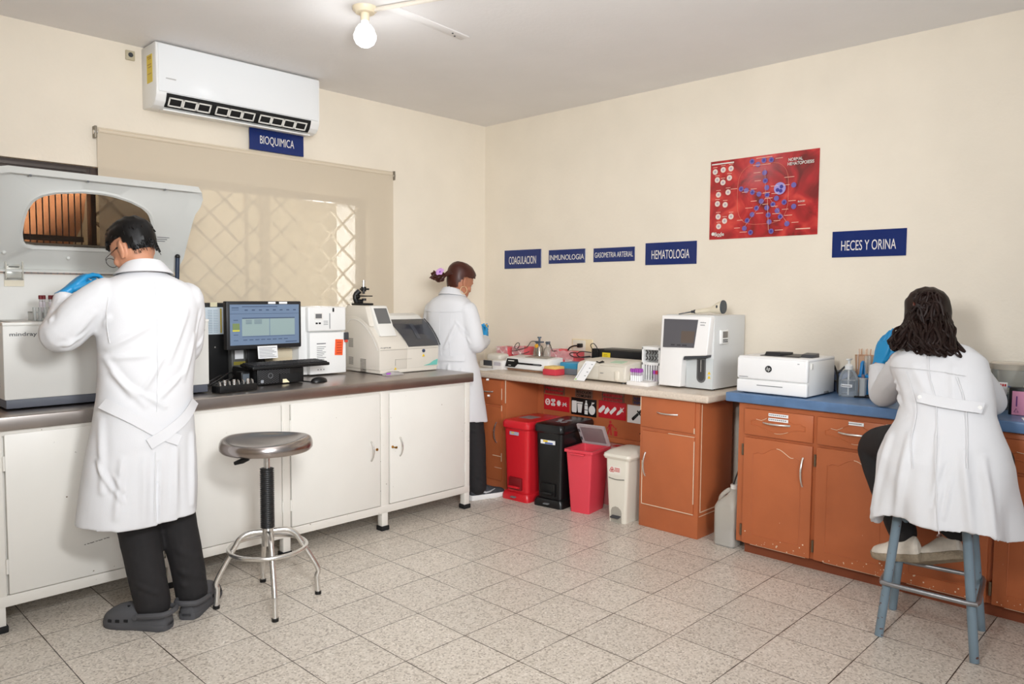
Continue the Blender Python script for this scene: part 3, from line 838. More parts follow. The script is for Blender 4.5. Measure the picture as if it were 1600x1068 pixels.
b = MB(); b.box(0.165, 0.205, 1.9955, 2.0, 1.30, 1.325); part('masking_tape', b, mat('masking_tape', (222, 214, 180), 0.7), tw)
b = MB(); b.cyl((0.19, 1.998, 1.07), (0.19, 2.0, 1.07), 0.004, seg=10); part('screw', b, M_chrome, tw)
cd = thing('small_display', 'little grey display module with white label behind the keyboard under the monitor', 'device', (0.305, 1.98, 0.88))
b = MB(); b.box(0.26, 0.35, 1.94, 1.99, 0.88, 1.06, 0.004); part('case', b, mat('clear_grey_case', (92, 92, 90), 0.3), cd)
b = MB(); b.box(0.278, 0.33, 1.9385, 1.94, 1.0, 1.05); part('label', b, M_paper, cd)
b = MB(); b.box(0.27, 0.34, 1.9385, 1.94, 0.965, 0.985); part('yellow_strip', b, mat('dull_yellow', (140, 128, 50), 0.6), cd)

mo = thing('computer_monitor', 'black flat monitor showing a blue grey lab program', 'monitor', (0.37, 1.8, 0.88))
def mon(x, z): # the panel is turned a little
    k = (x-0.37)/0.22
    return Vector((x, 1.755-0.0*k, z))
b = MB(); b.box(0.142, 0.592, 1.745, 1.79, 1.068, 1.334, 0.006); part('bezel', b, mat('bezel_black', (36, 36, 38), 0.4), mo)
def screen_mat():
    return mat('screen_glow', (104, 122, 146), 0.2, emit=0.24)
b = MB(); b.box(0.160, 0.576, 1.7435, 1.746, 1.092, 1.316); sc_ = part('screen', b, screen_mat(), mo)
def srect(m, rects, nm, d=0.7e-3):
    b = MB()
    for x0, x1, z0, z1 in rects: b.box(x0, x1, 1.7435-d, 1.7434, z0, z1)
    return part(nm, b, m, sc_)
srect(mat('screen_table', (138, 156, 156), 0.2, emit=0.24), [(0.228, 0.39, 1.142, 1.237), (0.394, 0.548, 1.142, 1.237)], 'table_panes')
srect(mat('screen_dark', (70, 84, 108), 0.2, emit=0.2), [(0.17, 0.21, 1.295, 1.30), (0.17, 0.21, 1.285, 1.288), (0.23, 0.44, 1.302, 1.306), (0.16, 0.576, 1.264, 1.266), (0.23, 0.548, 1.237, 1.243), (0.23, 0.548, 1.137, 1.139), (0.18, 0.205, 1.228, 1.232), (0.18, 0.205, 1.148, 1.151), (0.18, 0.205, 1.117, 1.12), (0.49, 0.56, 1.101, 1.106)]+[(0.245+0.042*i, 0.262+0.042*i, 1.282, 1.288) for i in range(8)]+[(0.25, 0.285, 1.228-0.0065*i, 1.230-0.0065*i) for i in range(4)]+[(0.30, 0.345, 1.228-0.0065*i, 1.230-0.0065*i) for i in range(4)]+[(0.235+0.035*i, 0.258+0.035*i, 1.118, 1.122) for i in range(8)], 'screen_text', 0.0012)
srect(mat('screen_olive', (112, 128, 86), 0.2, emit=0.25), [(0.174, 0.214, 1.178, 1.212)], 'olive_button')
srect(mat('screen_yellow', (186, 180, 70), 0.2, emit=0.25), [(0.174, 0.214, 1.168, 1.177)], 'yellow_button')
b = MB(); b.box(0.33, 0.43, 1.885, 1.915, 0.885, 1.22, 0.006); b.box(0.34, 0.42, 1.785, 1.89, 1.14, 1.20, 0.006); b.box(0.27, 0.475, 1.878, 1.935, 0.88, 0.892, 0.004); part('stand', b, M_black, mo)
for x0, x1 in ((0.385, 0.43), (0.452, 0.502)):
    b = MB(); b.box(x0, x1, 1.744, 1.7455, 1.319, 1.331); st_ = part('name_tape', b, M_paper, mo)
b = MB(); b.box(0.315, 0.434, 1.735, 1.737, 1.012, 1.083, rot=(-0.12, 0, 0)); nt_ = part('note', b, M_paper, mo, 'white typed note stuck below the screen')
b = MB()
for j in range(7): b.box(0.323, 0.425-0.012*(j % 3), 1.7325, 1.7335, 1.02+0.0085*j, 1.0225+0.0085*j, rot=(-0.12, 0, 0), pivot=(0.374, 1.736, 1.047))
part('note_print', b, M_greyink, nt_)

pc = thing('desktop_computer', 'small black desktop computer lying flat under the keyboard', 'computer', (0.37, 1.72, 0.88))
b = MB(); b.box(0.228, 0.505, 1.575, 1.87, 0.884, 0.968, 0.004); part('case', b, M_black, pc)
b = MB()
for i in range(22):
    for j in range(7):
        x = 0.238+0.0085*i; z = 0.893+0.0105*j+(0.005 if i % 2 else 0)
        if x < 0.352 or z > 0.94: b.cyl((x, 1.5735, z), (x, 1.577, z), 0.0033, seg=6)
part('front_grille', b, mat('grille_holes', (70, 70, 72), 0.5), pc)
b = MB(); b.box(0.36, 0.49, 1.572, 1.577, 0.888, 0.938, 0.002); db = part('drive_bay', b, M_matblack, pc)
b = MB(); b.tube([(0.302+0.013*math.cos(a), 1.572, 0.932+0.013*math.sin(a)) for a in [2*PI*k/20 for k in range(20)]], 0.0016, 5, closed=True); part('emblem_ring', b, M_grey, pc)
b = MB(); b.box(0.246, 0.262, 1.572, 1.575, 0.895, 0.911); part('sticker', b, mat('sticker_grey', (150, 154, 160), 0.4), pc)
b = MB(); b.prism([(0.374, 0.888), (0.415, 0.888), (0.395, 0.908), (0.374, 0.908)], lambda u, v, d: (u, d, v), 1.570, 1.572); part('paper_tag', b, mat('cream_tag', (236, 228, 190), 0.7), pc)
kb = thing('keyboard', 'black keyboard resting across the flat desktop computer', 'keyboard', (0.45, 1.66, 0.968))
KR = (0.05, 0, 0); KP = (0.44, 1.65, 0.985)
b = MB(); b.box(0.19, 0.66, 1.55, 1.70, 0.974, 0.992, 0.006, rot=KR, pivot=KP); b.box(0.2, 0.24, 1.63, 1.66, 0.967, 0.98); b.box(0.46, 0.5, 1.63, 1.66, 0.967, 0.98); part('case', b, M_black, kb)
b = MB()
for r in range(6):
    for k in range(21):
        if r == 0 and 4 <= k <= 9: continue
        x = 0.2+0.0215*k; y = 1.562+0.0215*r
        b.box(x, x+0.0185, y, y+0.0185, 0.991, 0.998, 0.0015, 1, rot=KR, pivot=KP)
b.box(0.2+0.086, 0.2+0.214, 1.562, 1.5805, 0.991, 0.998, 0.0015, 1, rot=KR, pivot=KP)
part('keys', b, mat('key_black', (34, 34, 36), 0.5), kb)
ms = thing('computer_mouse', 'black computer mouse lying on the steel worktop', 'mouse', (0.575, 1.53, 0.88))
b = MB(); b.ball((0.575, 1.53, 0.884), 0.05, 24, 14, (1.0, 0.62, 0.5))
bmesh.ops.bisect_plane(b.bm, geom=list(b.bm.verts)+list(b.bm.edges)+list(b.bm.faces), plane_co=(0, 0, 0.881), plane_no=(0, 0, -1), clear_outer=True)
part('body', b, M_black, ms)
b = MB(); b.tube([(0.606, 1.53, 0.899), (0.618, 1.53, 0.894)], 0.005, 8); part('wheel', b, M_grey, ms)
b = MB(); b.tube(smooth_path([(0.53, 1.54, 0.884), (0.52, 1.62, 0.883), (0.55, 1.75, 0.883), (0.52, 1.87, 0.883)]), 0.003, 6); part('lead', b, M_black, ms)
# loose cables beside the analyser
for i, (pts, r, lab) in enumerate((
    ([(-0.05, 1.62, 0.884), (0.03, 1.60, 0.93), (0.12, 1.66, 0.955), (0.16, 1.72, 0.92), (0.06, 1.76, 0.885), (-0.04, 1.72, 0.885)], 0.0045, 'black cable looping highest beside the grey analyser'),
    ([(-0.04, 1.68, 0.885), (0.06, 1.63, 0.905), (0.15, 1.64, 0.90), (0.2, 1.74, 0.9), (0.22, 1.95, 0.885)], 0.004, 'black cable running back towards the equipment case'),
    ([(-0.06, 1.66, 0.886), (0.05, 1.65, 0.94), (0.1, 1.72, 0.93), (0.0, 1.8, 0.886), (-0.04, 1.95, 0.886)], 0.0035, 'thin black cable coiled at the side of the grey analyser'))):
    b = MB(); b.tube(smooth_path(pts), r, 8); solo('power_cable', b, M_black, lab, 'cable', group='loose cables beside the grey analyser')
ad = thing('power_adapter', 'small black adapter with a grey label beside the flat computer', 'adapter', (0.19, 1.66, 0.88))
b = MB(); b.box(0.165, 0.215, 1.63, 1.70, 0.88, 0.955, 0.005); part('case', b, M_black, ad)
b = MB(); b.box(0.172, 0.208, 1.628, 1.63, 0.893, 0.945); part('label', b, mat('label_grey', (96, 104, 112), 0.5), ad)
cr_ = thing('clip_rack', 'black rack of chrome spring clips at the edge of the steel worktop', 'rack', (0.05, 1.47, 0.88))
b = MB(); b.box(-0.055, 0.155, 1.43, 1.51, 0.88, 0.915, 0.004, rot=(0, 0, 0.12)); part('base', b, M_black, cr_)
for k in range(8):
    b = MB(); x = -0.035+0.026*k; y = 1.458+0.003*k
    b.tube([(x, y-0.012, 0.914), (x, y-0.008, 0.93), (x+0.004, y+0.01, 0.933), (x+0.004, y+0.02, 0.914)], 0.004, 6); part('clip', b, M_chrome, cr_)
for k in (0, 2, 5):
    b = MB(); x = -0.01+0.035*k*0.7; b.cyl((x, 1.452, 0.914), (x, 1.452, 0.942), 0.008, seg=12); part('post', b, M_chrome, cr_)

# ------------------------------------------------------------------ electrolyte unit
eu = thing('electrolyte_analyser', 'narrow white two part analyser with an orange sticker on its door', 'analyser', (0.81, 1.92, 0.88))
b = MB(); b.box(0.625, 0.925, 1.835, 2.10, 0.888, 1.30, 0.008); part('body', b, M_white, eu)
b = MB(); b.box(0.67, 0.935, 1.80, 1.84, 1.15, 1.298, 0.01, 3); up = part('front_panel', b, M_white, eu)
b = MB(); b.box(0.68, 0.935, 1.802, 1.842, 0.89, 1.143, 0.006); dr = part('door', b, mat('door_white', (240, 240, 238), 0.35), eu)
b = MB(); b.box(0.712, 0.768, 1.798, 1.801, 1.224, 1.263, 0.001); part('bezel', b, M_offwhite, up)
b = MB(); b.box(0.719, 0.761, 1.7965, 1.799, 1.23, 1.257); part('display', b, mat('lcd_grey', (112, 112, 114), 0.2), up)
for x in (0.727, 0.748):
    b = MB(); b.box(x-0.007, x+0.007, 1.797, 1.801, 1.195, 1.205, 0.001); part('button', b, M_black, up)
b = MB(); b.box(0.816, 0.82, 1.798, 1.801, 1.165, 1.26); part('slot', b, M_grey, up)
b = MB(); b.box(0.838, 0.848, 1.797, 1.801, 1.268, 1.292); part('switch', b, M_black, up)
b = MB()
for j in range(3): b.box(0.775, 0.805, 1.7985, 1.8, 1.21-0.01*j, 1.213-0.01*j)
part('print', b, M_greyink, up)
b = MB(); b.box(0.855, 0.91, 1.799, 1.802, 1.0, 1.098, rot=(0, 0.06, 0)); os_ = part('orange_sticker', b, mat('fluo_orange', (238, 96, 48), 0.6), dr)
b = MB()
for j in range(5): b.box(0.866, 0.9, 1.7978, 1.799, 1.012+0.016*j, 1.017+0.016*j)
part('sticker_print', b, mat('orange_print', (190, 66, 40), 0.6), os_)
b = MB()
b.box(0.728, 0.79, 1.8005, 1.802, 1.073, 1.079)
for j in range(8): b.box(0.728, 0.79-0.012*(j % 3), 1.8005, 1.802, 1.055-0.011*j, 1.058-0.011*j)
for x in (0.732, 0.752, 0.772): b.box(x, x+0.006, 1.8005, 1.802, 0.915, 0.921)
part('door_print', b, M_greyink, dr)
b = MB(); b.box(0.918, 0.95, 1.792, 1.81, 1.092, 1.14, 0.004); lt = part('latch', b, M_dgrey, eu)
b = MB(); b.box(0.922, 0.942, 1.79, 1.808, 1.078, 1.094, 0.003); part('red_tab', b, mat('red_tab', (214, 70, 50), 0.5), lt)
bx = thing('cream_box', 'cream box standing behind the monitor beside the white two part analyser', 'box', (0.53, 1.94, 0.88))
b = MB(); b.box(0.49, 0.62, 1.9, 2.0, 0.88, 1.045, 0.003); part('body', b, mat('cream_card', (216, 200, 170), 0.6), bx)
b = MB(); b.box(0.489, 0.6205, 1.8995, 2.0005, 0.995, 1.047, 0.003); part('lid', b, mat('cream_card_lid', (224, 210, 182), 0.6), bx)

# ------------------------------------------------------------------ dry chemistry analyser (curved cover)
fa = thing('curved_analyser', 'off white analyser with curved smoked cover and tilted screen near the bench end', 'analyser', (1.28, 1.8, 0.88))
sp = [(1.6, 0.905), (1.595, 1.04), (1.616, 1.077), (1.645, 1.112), (1.678, 1.147), (1.712, 1.177), (1.76, 1.208), (1.81, 1.229), (1.86, 1.238), (1.97, 1.238), (1.985, 0.905)]
b = MB(); b.prism(sp, fu, 1.04, 1.255, 0.006, 2); b.prism([(y if y > 1.62 or z < 1.04 else y, z) for y, z in sp], fu, 1.255, 1.515, 0.006, 2)
part('body', b, M_beigep, fa)
b = MB(); b.box(1.05, 1.505, 1.602, 1.98, 0.884, 0.908, 0.004); part('base', b, M_beigep, fa)
b = MB(); b.prism([(1.735, 1.19), (1.70, 1.175), (1.748, 1.30), (1.765, 1.306), (1.95, 1.306), (1.97, 1.29), (1.97, 1.19)], fu, 1.0425, 1.185, 0.006, 2)
part('back_housing', b, M_beigep, fa)
b = MB(); b.prism([(1.63, 1.115), (1.668, 1.178), (1.735, 1.303), (1.75, 1.306), (1.80, 1.306), (1.80, 1.12)], fu, 1.075, 1.2, 0.006, 2)
cs = part('console', b, M_offwhite, fa)
def con(u, v, d=0): # on the console face
    A, Bv = Vector((0, 1.668, 1.178)), Vector((0, 1.735, 1.303)); e = (Bv-A); nn = Vector((0, -e.z, e.y)).normalized()
    return A+e*v+nn*d+Vector((u, 0, 0))
b = MB(); b.prism([(1.09, .12), (1.187, .12), (1.187, .88), (1.09, .88)], lambda u, v, d: con(u, v, d), 0.0, 0.002); part('display', b, mat('lcd_dark_grey', (104, 104, 104), 0.25), cs)
# cover with the smoked pane following the curve
cov = [(1.596, 1.042), (1.617, 1.078), (1.646, 1.113), (1.679, 1.148), (1.713, 1.178), (1.76, 1.209)]
b = MB()
def covf(u, v):
    k = v*(len(cov)-1); i = min(int(k), len(cov)-2); t = k-i
    y = cov[i][0]*(1-t)+cov[i+1][0]*t; z = cov[i][1]*(1-t)+cov[i+1][1]*t
    xl = 1.262-0.05*v
    return (xl+(1.51-xl)*u, y-0.008, z+0.006)
b.grid(covf, 12, 20, thick=(0, 0.004, -0.003)); cvp = part('cover_pane', b, mat('smoked_cover', (58, 60, 66), 0.08, coat=0.5), fa, 'dark smoked curved cover')
b = MB(); b.grid(lambda u, v: (1.35+0.03*u, covf(0, 0.25+0.55*v)[1]-0.0015, covf(0, 0.25+0.55*v)[2]+0.0015), 2, 8, thick=(0, 0.001, 0)); part('inner_column', b, mat('smoked_light', (72, 75, 82), 0.1), cvp)
b = MB(); b.prism([(1.75, 1.205), (1.80, 1.238), (1.86, 1.252), (1.96, 1.25), (1.96, 1.23), (1.8, 1.22)], fu, 1.21, 1.515, 0.004, 2); part('cover_hood', b, M_offwhite, fa)
b = MB(); b.tube([Vector((1.519, y-0.008, z+0.006)) for y, z in cov], 0.004, 8); part('cover_edge', b, M_dgrey, cvp)
text('FUJIFILM', 0.075, 0.010, (1.085, 1.5935, 1.045), FY, M_greyink, fa, 'logo', bold=0.01)
b = MB(); b.box(1.045, 1.505, 1.5925, 1.596, 1.030, 1.033); part('seam', b, mat('seam_grey', (176, 170, 160), 0.5), fa)
b = MB(); b.cyl((1.385, 1.59, 1.015), (1.385, 1.598, 1.015), 0.011, seg=16); part('lock', b, mat('lock_blue', (58, 70, 96), 0.3), fa)
def tri(cx, cz, s, y): return [(cx-s, cz-s*0.8), (cx+s, cz-s*0.8), (cx, cz+s)]
for cx, cz, s in ((1.385, 0.985, 0.009), (1.16, 0.912, 0.007)):
    b = MB(); b.prism(tri(cx, cz, s, 0), lambda u, v, d: (u, d, v), 1.592, 1.598); part('warning_mark', b, M_yellow, fa)
b = MB(); b.prism([(1.39, 0.918), (1.50, 0.918), (1.505, 0.955), (1.47, 0.945), (1.44, 0.928)], lambda u, v, d: (u, d, v), 1.594, 1.5985); part('teal_flash', b, mat('teal', (112, 190, 178), 0.5), fa)
b = MB(); b.box(1.16, 1.29, 1.5945, 1.598, 0.968, 0.97); b.box(1.16, 1.162, 1.5945, 1.598, 0.93, 0.97); part('drawer_seam', b, mat('seam_grey', (176, 170, 160), 0.5), fa)
b = MB()
for yy0, yy1, zz, nn in ((1.88, 1.93, 1.09, 7), (1.88, 1.93, 0.97, 6), (1.74, 1.80, 0.965, 10)):
    for j in range(nn): b.box(1.0385, 1.0415, yy0, yy1, zz-0.0085*j, zz+0.004-0.0085*j)
part('side_vent', b, mat('vent_grey', (112, 106, 98), 0.6), fa)
b = MB(); b.tube(smooth_path([(1.037, y, z) for y, z in ((1.61, 1.03), (1.66, 1.10), (1.73, 1.165), (1.82, 1.21), (1.9, 1.215), (1.94, 1.19))]), 0.002, 5); part('side_rib', b, M_offwhite, fa)

# microscope on top
mc = thing('microscope', 'small black microscope standing on top of the curved analyser', 'microscope', (1.115, 1.89, 1.306))
b = MB(); b.box(1.07, 1.165, 1.83, 1.945, 1.306, 1.32, 0.005); part('base', b, M_black, mc)
b = MB(); b.tube(smooth_path([(1.09, 1.90, 1.318), (1.085, 1.915, 1.345), (1.088, 1.915, 1.375), (1.105, 1.90, 1.40)]), [0.018]*25, 10); b.box(1.085, 1.12, 1.88, 1.92, 1.318, 1.345, 0.004); part('arm', b, M_black, mc)
b = MB(); b.box(1.09, 1.165, 1.84, 1.91, 1.362, 1.369, 0.002); part('stage', b, M_black, mc)
b = MB(); b.cyl((1.122, 1.88, 1.395), (1.122, 1.88, 1.425), 0.017, seg=16); b.cyl((1.122, 1.88, 1.38), (1.122, 1.88, 1.396), 0.008, seg=12); b.box(1.1, 1.158, 1.865, 1.895, 1.404, 1.416, 0.004); part('nosepiece', b, M_black, mc)
b = MB(); b.cyl((1.122, 1.88, 1.425), (1.122, 1.88, 1.465), 0.0105, seg=16); part('eyepiece', b, M_chrome, mc)
b = MB(); b.cyl((1.075, 1.90, 1.362), (1.10, 1.90, 1.362), 0.014, seg=14); part('focus_knob', b, M_black, mc)
b = MB(); b.cyl((1.122, 1.875, 1.335), (1.122, 1.875, 1.35), 0.014, seg=12); part('condenser', b, M_black, mc)
# plastic pouch at the edge
pu = thing('plastic_pouch', 'flat clear plastic pouch with a purple mark in front of the curved analyser', 'pouch', (1.11, 1.55, 0.88))
b = MB(); b.grid(lambda u, v: (1.035+0.145*u, 1.525+0.055*v+0.004*math.sin(5*u), 0.8815+0.022*math.sin(PI*u)**.5*math.sin(PI*v)+0.002*math.sin(23*u)*math.sin(11*v)), 24, 12)
part('film', b, clear_mat('pouch_film', (232, 228, 226), 0.35, 0.15), pu)
b = MB(); b.box(1.045, 1.075, 1.53, 1.534, 0.888, 0.897); part('purple_mark', b, mat('purple_print', (168, 84, 196), 0.5), pu)

# ------------------------------------------------------------------ steel stool
ss = thing('steel_stool', 'round brushed steel swivel stool with black bellows in front of the bench', 'stool', (-0.088, 0.882, 0))
cx, cy = -0.088, 0.882
b = MB()
prof = [(0.0, 0.686), (0.17, 0.683), (0.19, 0.686), (0.198, 0.696), (0.199, 0.71), (0.197, 0.724), (0.191, 0.734), (0.180, 0.738), (0.165, 0.736), (0.14, 0.730), (0.10, 0.723), (0.05, 0.719), (0.0, 0.718)]
b.lathe(prof, (cx, cy, 0), 56)
for v in b.bm.verts:      # saddle-shaped dish
    r = math.hypot(v.co.x-cx, v.co.y-cy)
    if v.co.z > 0.7165 and r < 0.192:
        a = math.atan2(v.co.y-cy, v.co.x-cx)
        v.co.z += 0.009*math.cos(2*(a-2.35))*min(1, (r/0.15)**2)*min(1, (0.198-r)/0.03)
part('seat', b, mat('seat_steel', (172, 164, 160), 0.24, 1.0), ss)
b = MB(); b.cyl((cx, cy, 0.57), (cx, cy, 0.686), 0.0135, seg=20); b.cyl((cx, cy, 0.665), (cx, cy, 0.685), 0.05, seg=24); part('column', b, M_chrome, ss)
b = MB(); pr = []
for k in range(30):
    z = 0.338+0.262*k/29; pr += [(0.0265, z-0.0028), (0.0315, z), (0.0265, z+0.0028)]
b.lathe([(0.0, 0.334)]+pr+[(0.0, 0.604)], (cx, cy, 0), 28); part('bellows', b, mat('bellows_black', (34, 34, 34), 0.45), ss, angle=None)
b = MB(); b.cyl((cx, cy, 0.255), (cx, cy, 0.335), 0.027, seg=24); part('hub', b, M_chrome, ss)
feet = [(-0.174, 0.664), (-0.291, 0.964), (0.110, 0.793), (0.002, 1.107)]
for fx, fy in feet:
    d = Vector((fx-cx, fy-cy, 0)); r = d.length; d.normalize(); c0_ = Vector((cx, cy, 0))
    b = MB()
    pts = [c0_+d*0.015+Vector((0, 0, 0.318)), c0_+d*0.075+Vector((0, 0, 0.318)), c0_+d*0.115+Vector((0, 0, 0.30)), c0_+d*0.14+Vector((0, 0, 0.262)), c0_+d*0.215+Vector((0, 0, 0.125)), c0_+d*(r-0.005)+Vector((0, 0, 0.085)), c0_+d*r+Vector((0, 0, 0.012))]
    b.tube(smooth_path(pts, 5), 0.0118, 14); lg = part('leg', b, M_chrome, ss)
    b = MB(); b.cyl(c0_+d*r, c0_+d*r+Vector((0, 0, 0.014)), 0.0145, seg=14); part('foot_cap', b, M_black, lg)
b = MB(); b.tube([(cx+0.166*math.cos(a), cy+0.166*math.sin(a), 0.247) for a in [2*PI*k/56 for k in range(56)]], 0.0095, 12, closed=True); part('foot_ring', b, M_chrome, ss)
b = MB(); b.tube(smooth_path([(cx-0.02, cy+0.02, 0.655), (cx-0.05, cy+0.05, 0.648), (cx-0.075, cy+0.078, 0.636)]), 0.005, 8); lv = part('lever', b, M_chrome, ss)
b = MB(); b.tube([(cx-0.055, cy+0.056, 0.645), (cx-0.075, cy+0.077, 0.635), (cx-0.10, cy+0.103, 0.622)], [0.008, 0.013, 0.008], 10); part('lever_grip', b, M_black, lv)
# ------------------------------------------------------------------ orange cabinets on the right
M_or = mat('orange_paint', (182, 102, 62), 0.42, noise=0.05, nscale=6, speck=((226, 190, 160), 22, 0.79))
M_ord = mat('orange_paint_worn', (178, 98, 58), 0.45, noise=0.07, nscale=8, speck=((232, 206, 180), 30, 0.735))
M_chip = mat('bare_chip', (226, 200, 172), 0.7)
def bx_panel(m, y0, y1, z0, z1, x, th=0.018, bev=0.004): m.box(x, x+th, min(y0, y1), max(y0, y1), z0, z1, bev)
CX = 2.036
# drawer cabinet in the middle
dc = thing('drawer_cabinet', 'orange painted cabinet with one drawer and one door beside the white pedal bin', 'cabinet', (2.23, 0.15, 0))
b = MB(); b.box(CX, 2.42, -0.045, 0.352, 0.0, 0.787, 0.003); part('carcass', b, M_or, dc)
b = MB(); bx_panel(b, -0.02, 0.343, 0.603, 0.786, CX-0.012, 0.02); dw = part('drawer', b, M_or, dc)
part('handle', bow_handle((CX-0.012, 0.225, 0.699), (CX-0.012, 0.09, 0.699), (-1, 0, 0), 0.024, 0.005), M_chrome, dw)
b = MB(); bx_panel(b, -0.02, 0.328, 0.14, 0.582, CX-0.012, 0.02); dr = part('door', b, M_or, dc)
part('handle', bow_handle((CX-0.012, 0.303, 0.312), (CX-0.012, 0.303, 0.45), (-1, 0, 0), 0.024, 0.005), M_chrome, dr)
b = MB()
for (y0, y1, z0, z1) in ((0.324, 0.329, 0.14, 0.40), (-0.021, 0.329, 0.1385, 0.143), (-0.0215, -0.018, 0.2, 0.56), (-0.021, 0.15, 0.583, 0.586), (-0.021, -0.016, 0.604, 0.635), (-0.021, 0.25, 0.786, 0.7885), (0.339, 0.344, 0.7, 0.78)):
    b.box(CX-0.0135, CX-0.008, y0, y1, z0, z1)
part('chipped_edges', b, M_chip, dc, 'pale chipped paint along the edges')
b = MB(); b.box(2.06, 2.41, -0.0475, -0.044, 0.15, 0.155); b.box(2.058, 2.062, -0.0475, -0.044, 0.15, 0.77); b.box(2.05, 2.41, -0.0475, -0.044, 0.128, 0.131); part('side_panel_line', b, M_chip, dc)
# left cabinet by the corner, and the knee hole panel between them
lc = thing('corner_cabinet', 'orange painted cabinet in the corner behind the red pedal bin', 'cabinet', (2.23, 1.85, 0))
b = MB(); b.box(CX, 2.42, 1.475, 2.28, 0.0, 0.787, 0.003); part('carcass', b, M_or, lc)
b = MB(); bx_panel(b, 1.515, 1.84, 0.60, 0.775, CX-0.012, 0.02); dw = part('drawer', b, M_ord, lc)
part('handle', bow_handle((CX-0.012, 1.72, 0.69), (CX-0.012, 1.6, 0.69), (-1, 0, 0), 0.024, 0.005), M_chrome, dw)
b = MB(); bx_panel(b, 1.515, 1.84, 0.06, 0.585, CX-0.012, 0.02); dr = part('door', b, M_ord, lc)
part('handle', bow_handle((CX-0.012, 1.562, 0.33), (CX-0.012, 1.562, 0.475), (-1, 0, 0), 0.026, 0.005), M_chrome, dr)
b = MB()
for (y0, y1, z0, z1) in ((1.512, 1.516, 0.56, 0.60), (1.512, 1.6, 0.233, 0.238), (1.512, 1.515, 0.2, 0.26), (1.512, 1.58, 0.15, 0.153), (1.474, 1.478, 0.62, 0.78), (1.512, 1.515, 0.64, 0.72)):
    b.box(CX-0.0135, CX-0.008, y0, y1, z0, z1)
part('chipped_edges', b, M_chip, lc, 'pale chipped paint along the edges')
b = MB()
b.box(2.37, 2.40, 0.353, 1.474, 0.0, 0.787); b.box(2.352, 2.372, 0.352, 1.475, 0.395, 0.43, 0.003); b.box(2.36, 2.372, 1.42, 1.474, 0.0, 0.787)
solo('back_panel', b, M_or, 'orange back panel of the open bin recess under the pale worktop', 'panel')
# pale worktop
b = MB(); b.box(1.985, XW-0.001, -0.122, YW-0.001, 0.788, 0.832, 0.014, 4)
solo('pale_worktop', b, mat('speckled_laminate', (214, 200, 184), 0.3, noise=0.07, nscale=90, speck=((180, 150, 120), 120, 0.68)), 'pale speckled worktop with rounded edge over the bin recess', 'worktop')

# long cabinet with the blue worktop
bc = thing('base_cabinet', 'long orange painted base cabinet under the blue worktop', 'cabinet', (2.3, -1.3, 0))
b = MB(); b.box(2.022, 2.59, -2.6, -0.288, 0.06, 0.817, 0.003); part('carcass', b, M_or, bc)
b = MB(); b.box(2.052, 2.58, -2.6, -0.325, 0.0, 0.062); part('toe_kick', b, mat('toe_brown', (128, 66, 38), 0.6), bc)
def cathedral(y0, y1, z0, z1, top=True, bottom=False):
    """frame-and-panel outline with a wavy head; y0 is the left (larger) edge"""
    pts = []
    w = y0-y1
    for k in range(21):
        t = k/20; s = abs(t-0.5)*2
        hgt = 0.045*(0.5+0.5*math.cos(PI*min(1, s*1.25))) + 0.012*math.exp(-((s-0.78)/0.12)**2)
        pts.append((y0-w*t, z1-0.05+(hgt if top else 0.05)))
    if bottom:
        for k in range(21):
            t = 1-k/20; s = abs(t-0.5)*2
            hgt = 0.03*(0.5+0.5*math.cos(PI*min(1, s*1.25)))
            pts.append((y0-w*t, z0+0.035-hgt))
    else: pts += [(y1, z0), (y0, z0)]
    return pts
fx_ = lambda u, v, d: (d, u, v)
DX = 2.006
cols = [(-0.327, -0.694), (-0.714, -1.078), (-1.098, -1.462), (-1.482, -1.846), (-1.866, -2.23), (-2.25, -2.59)]
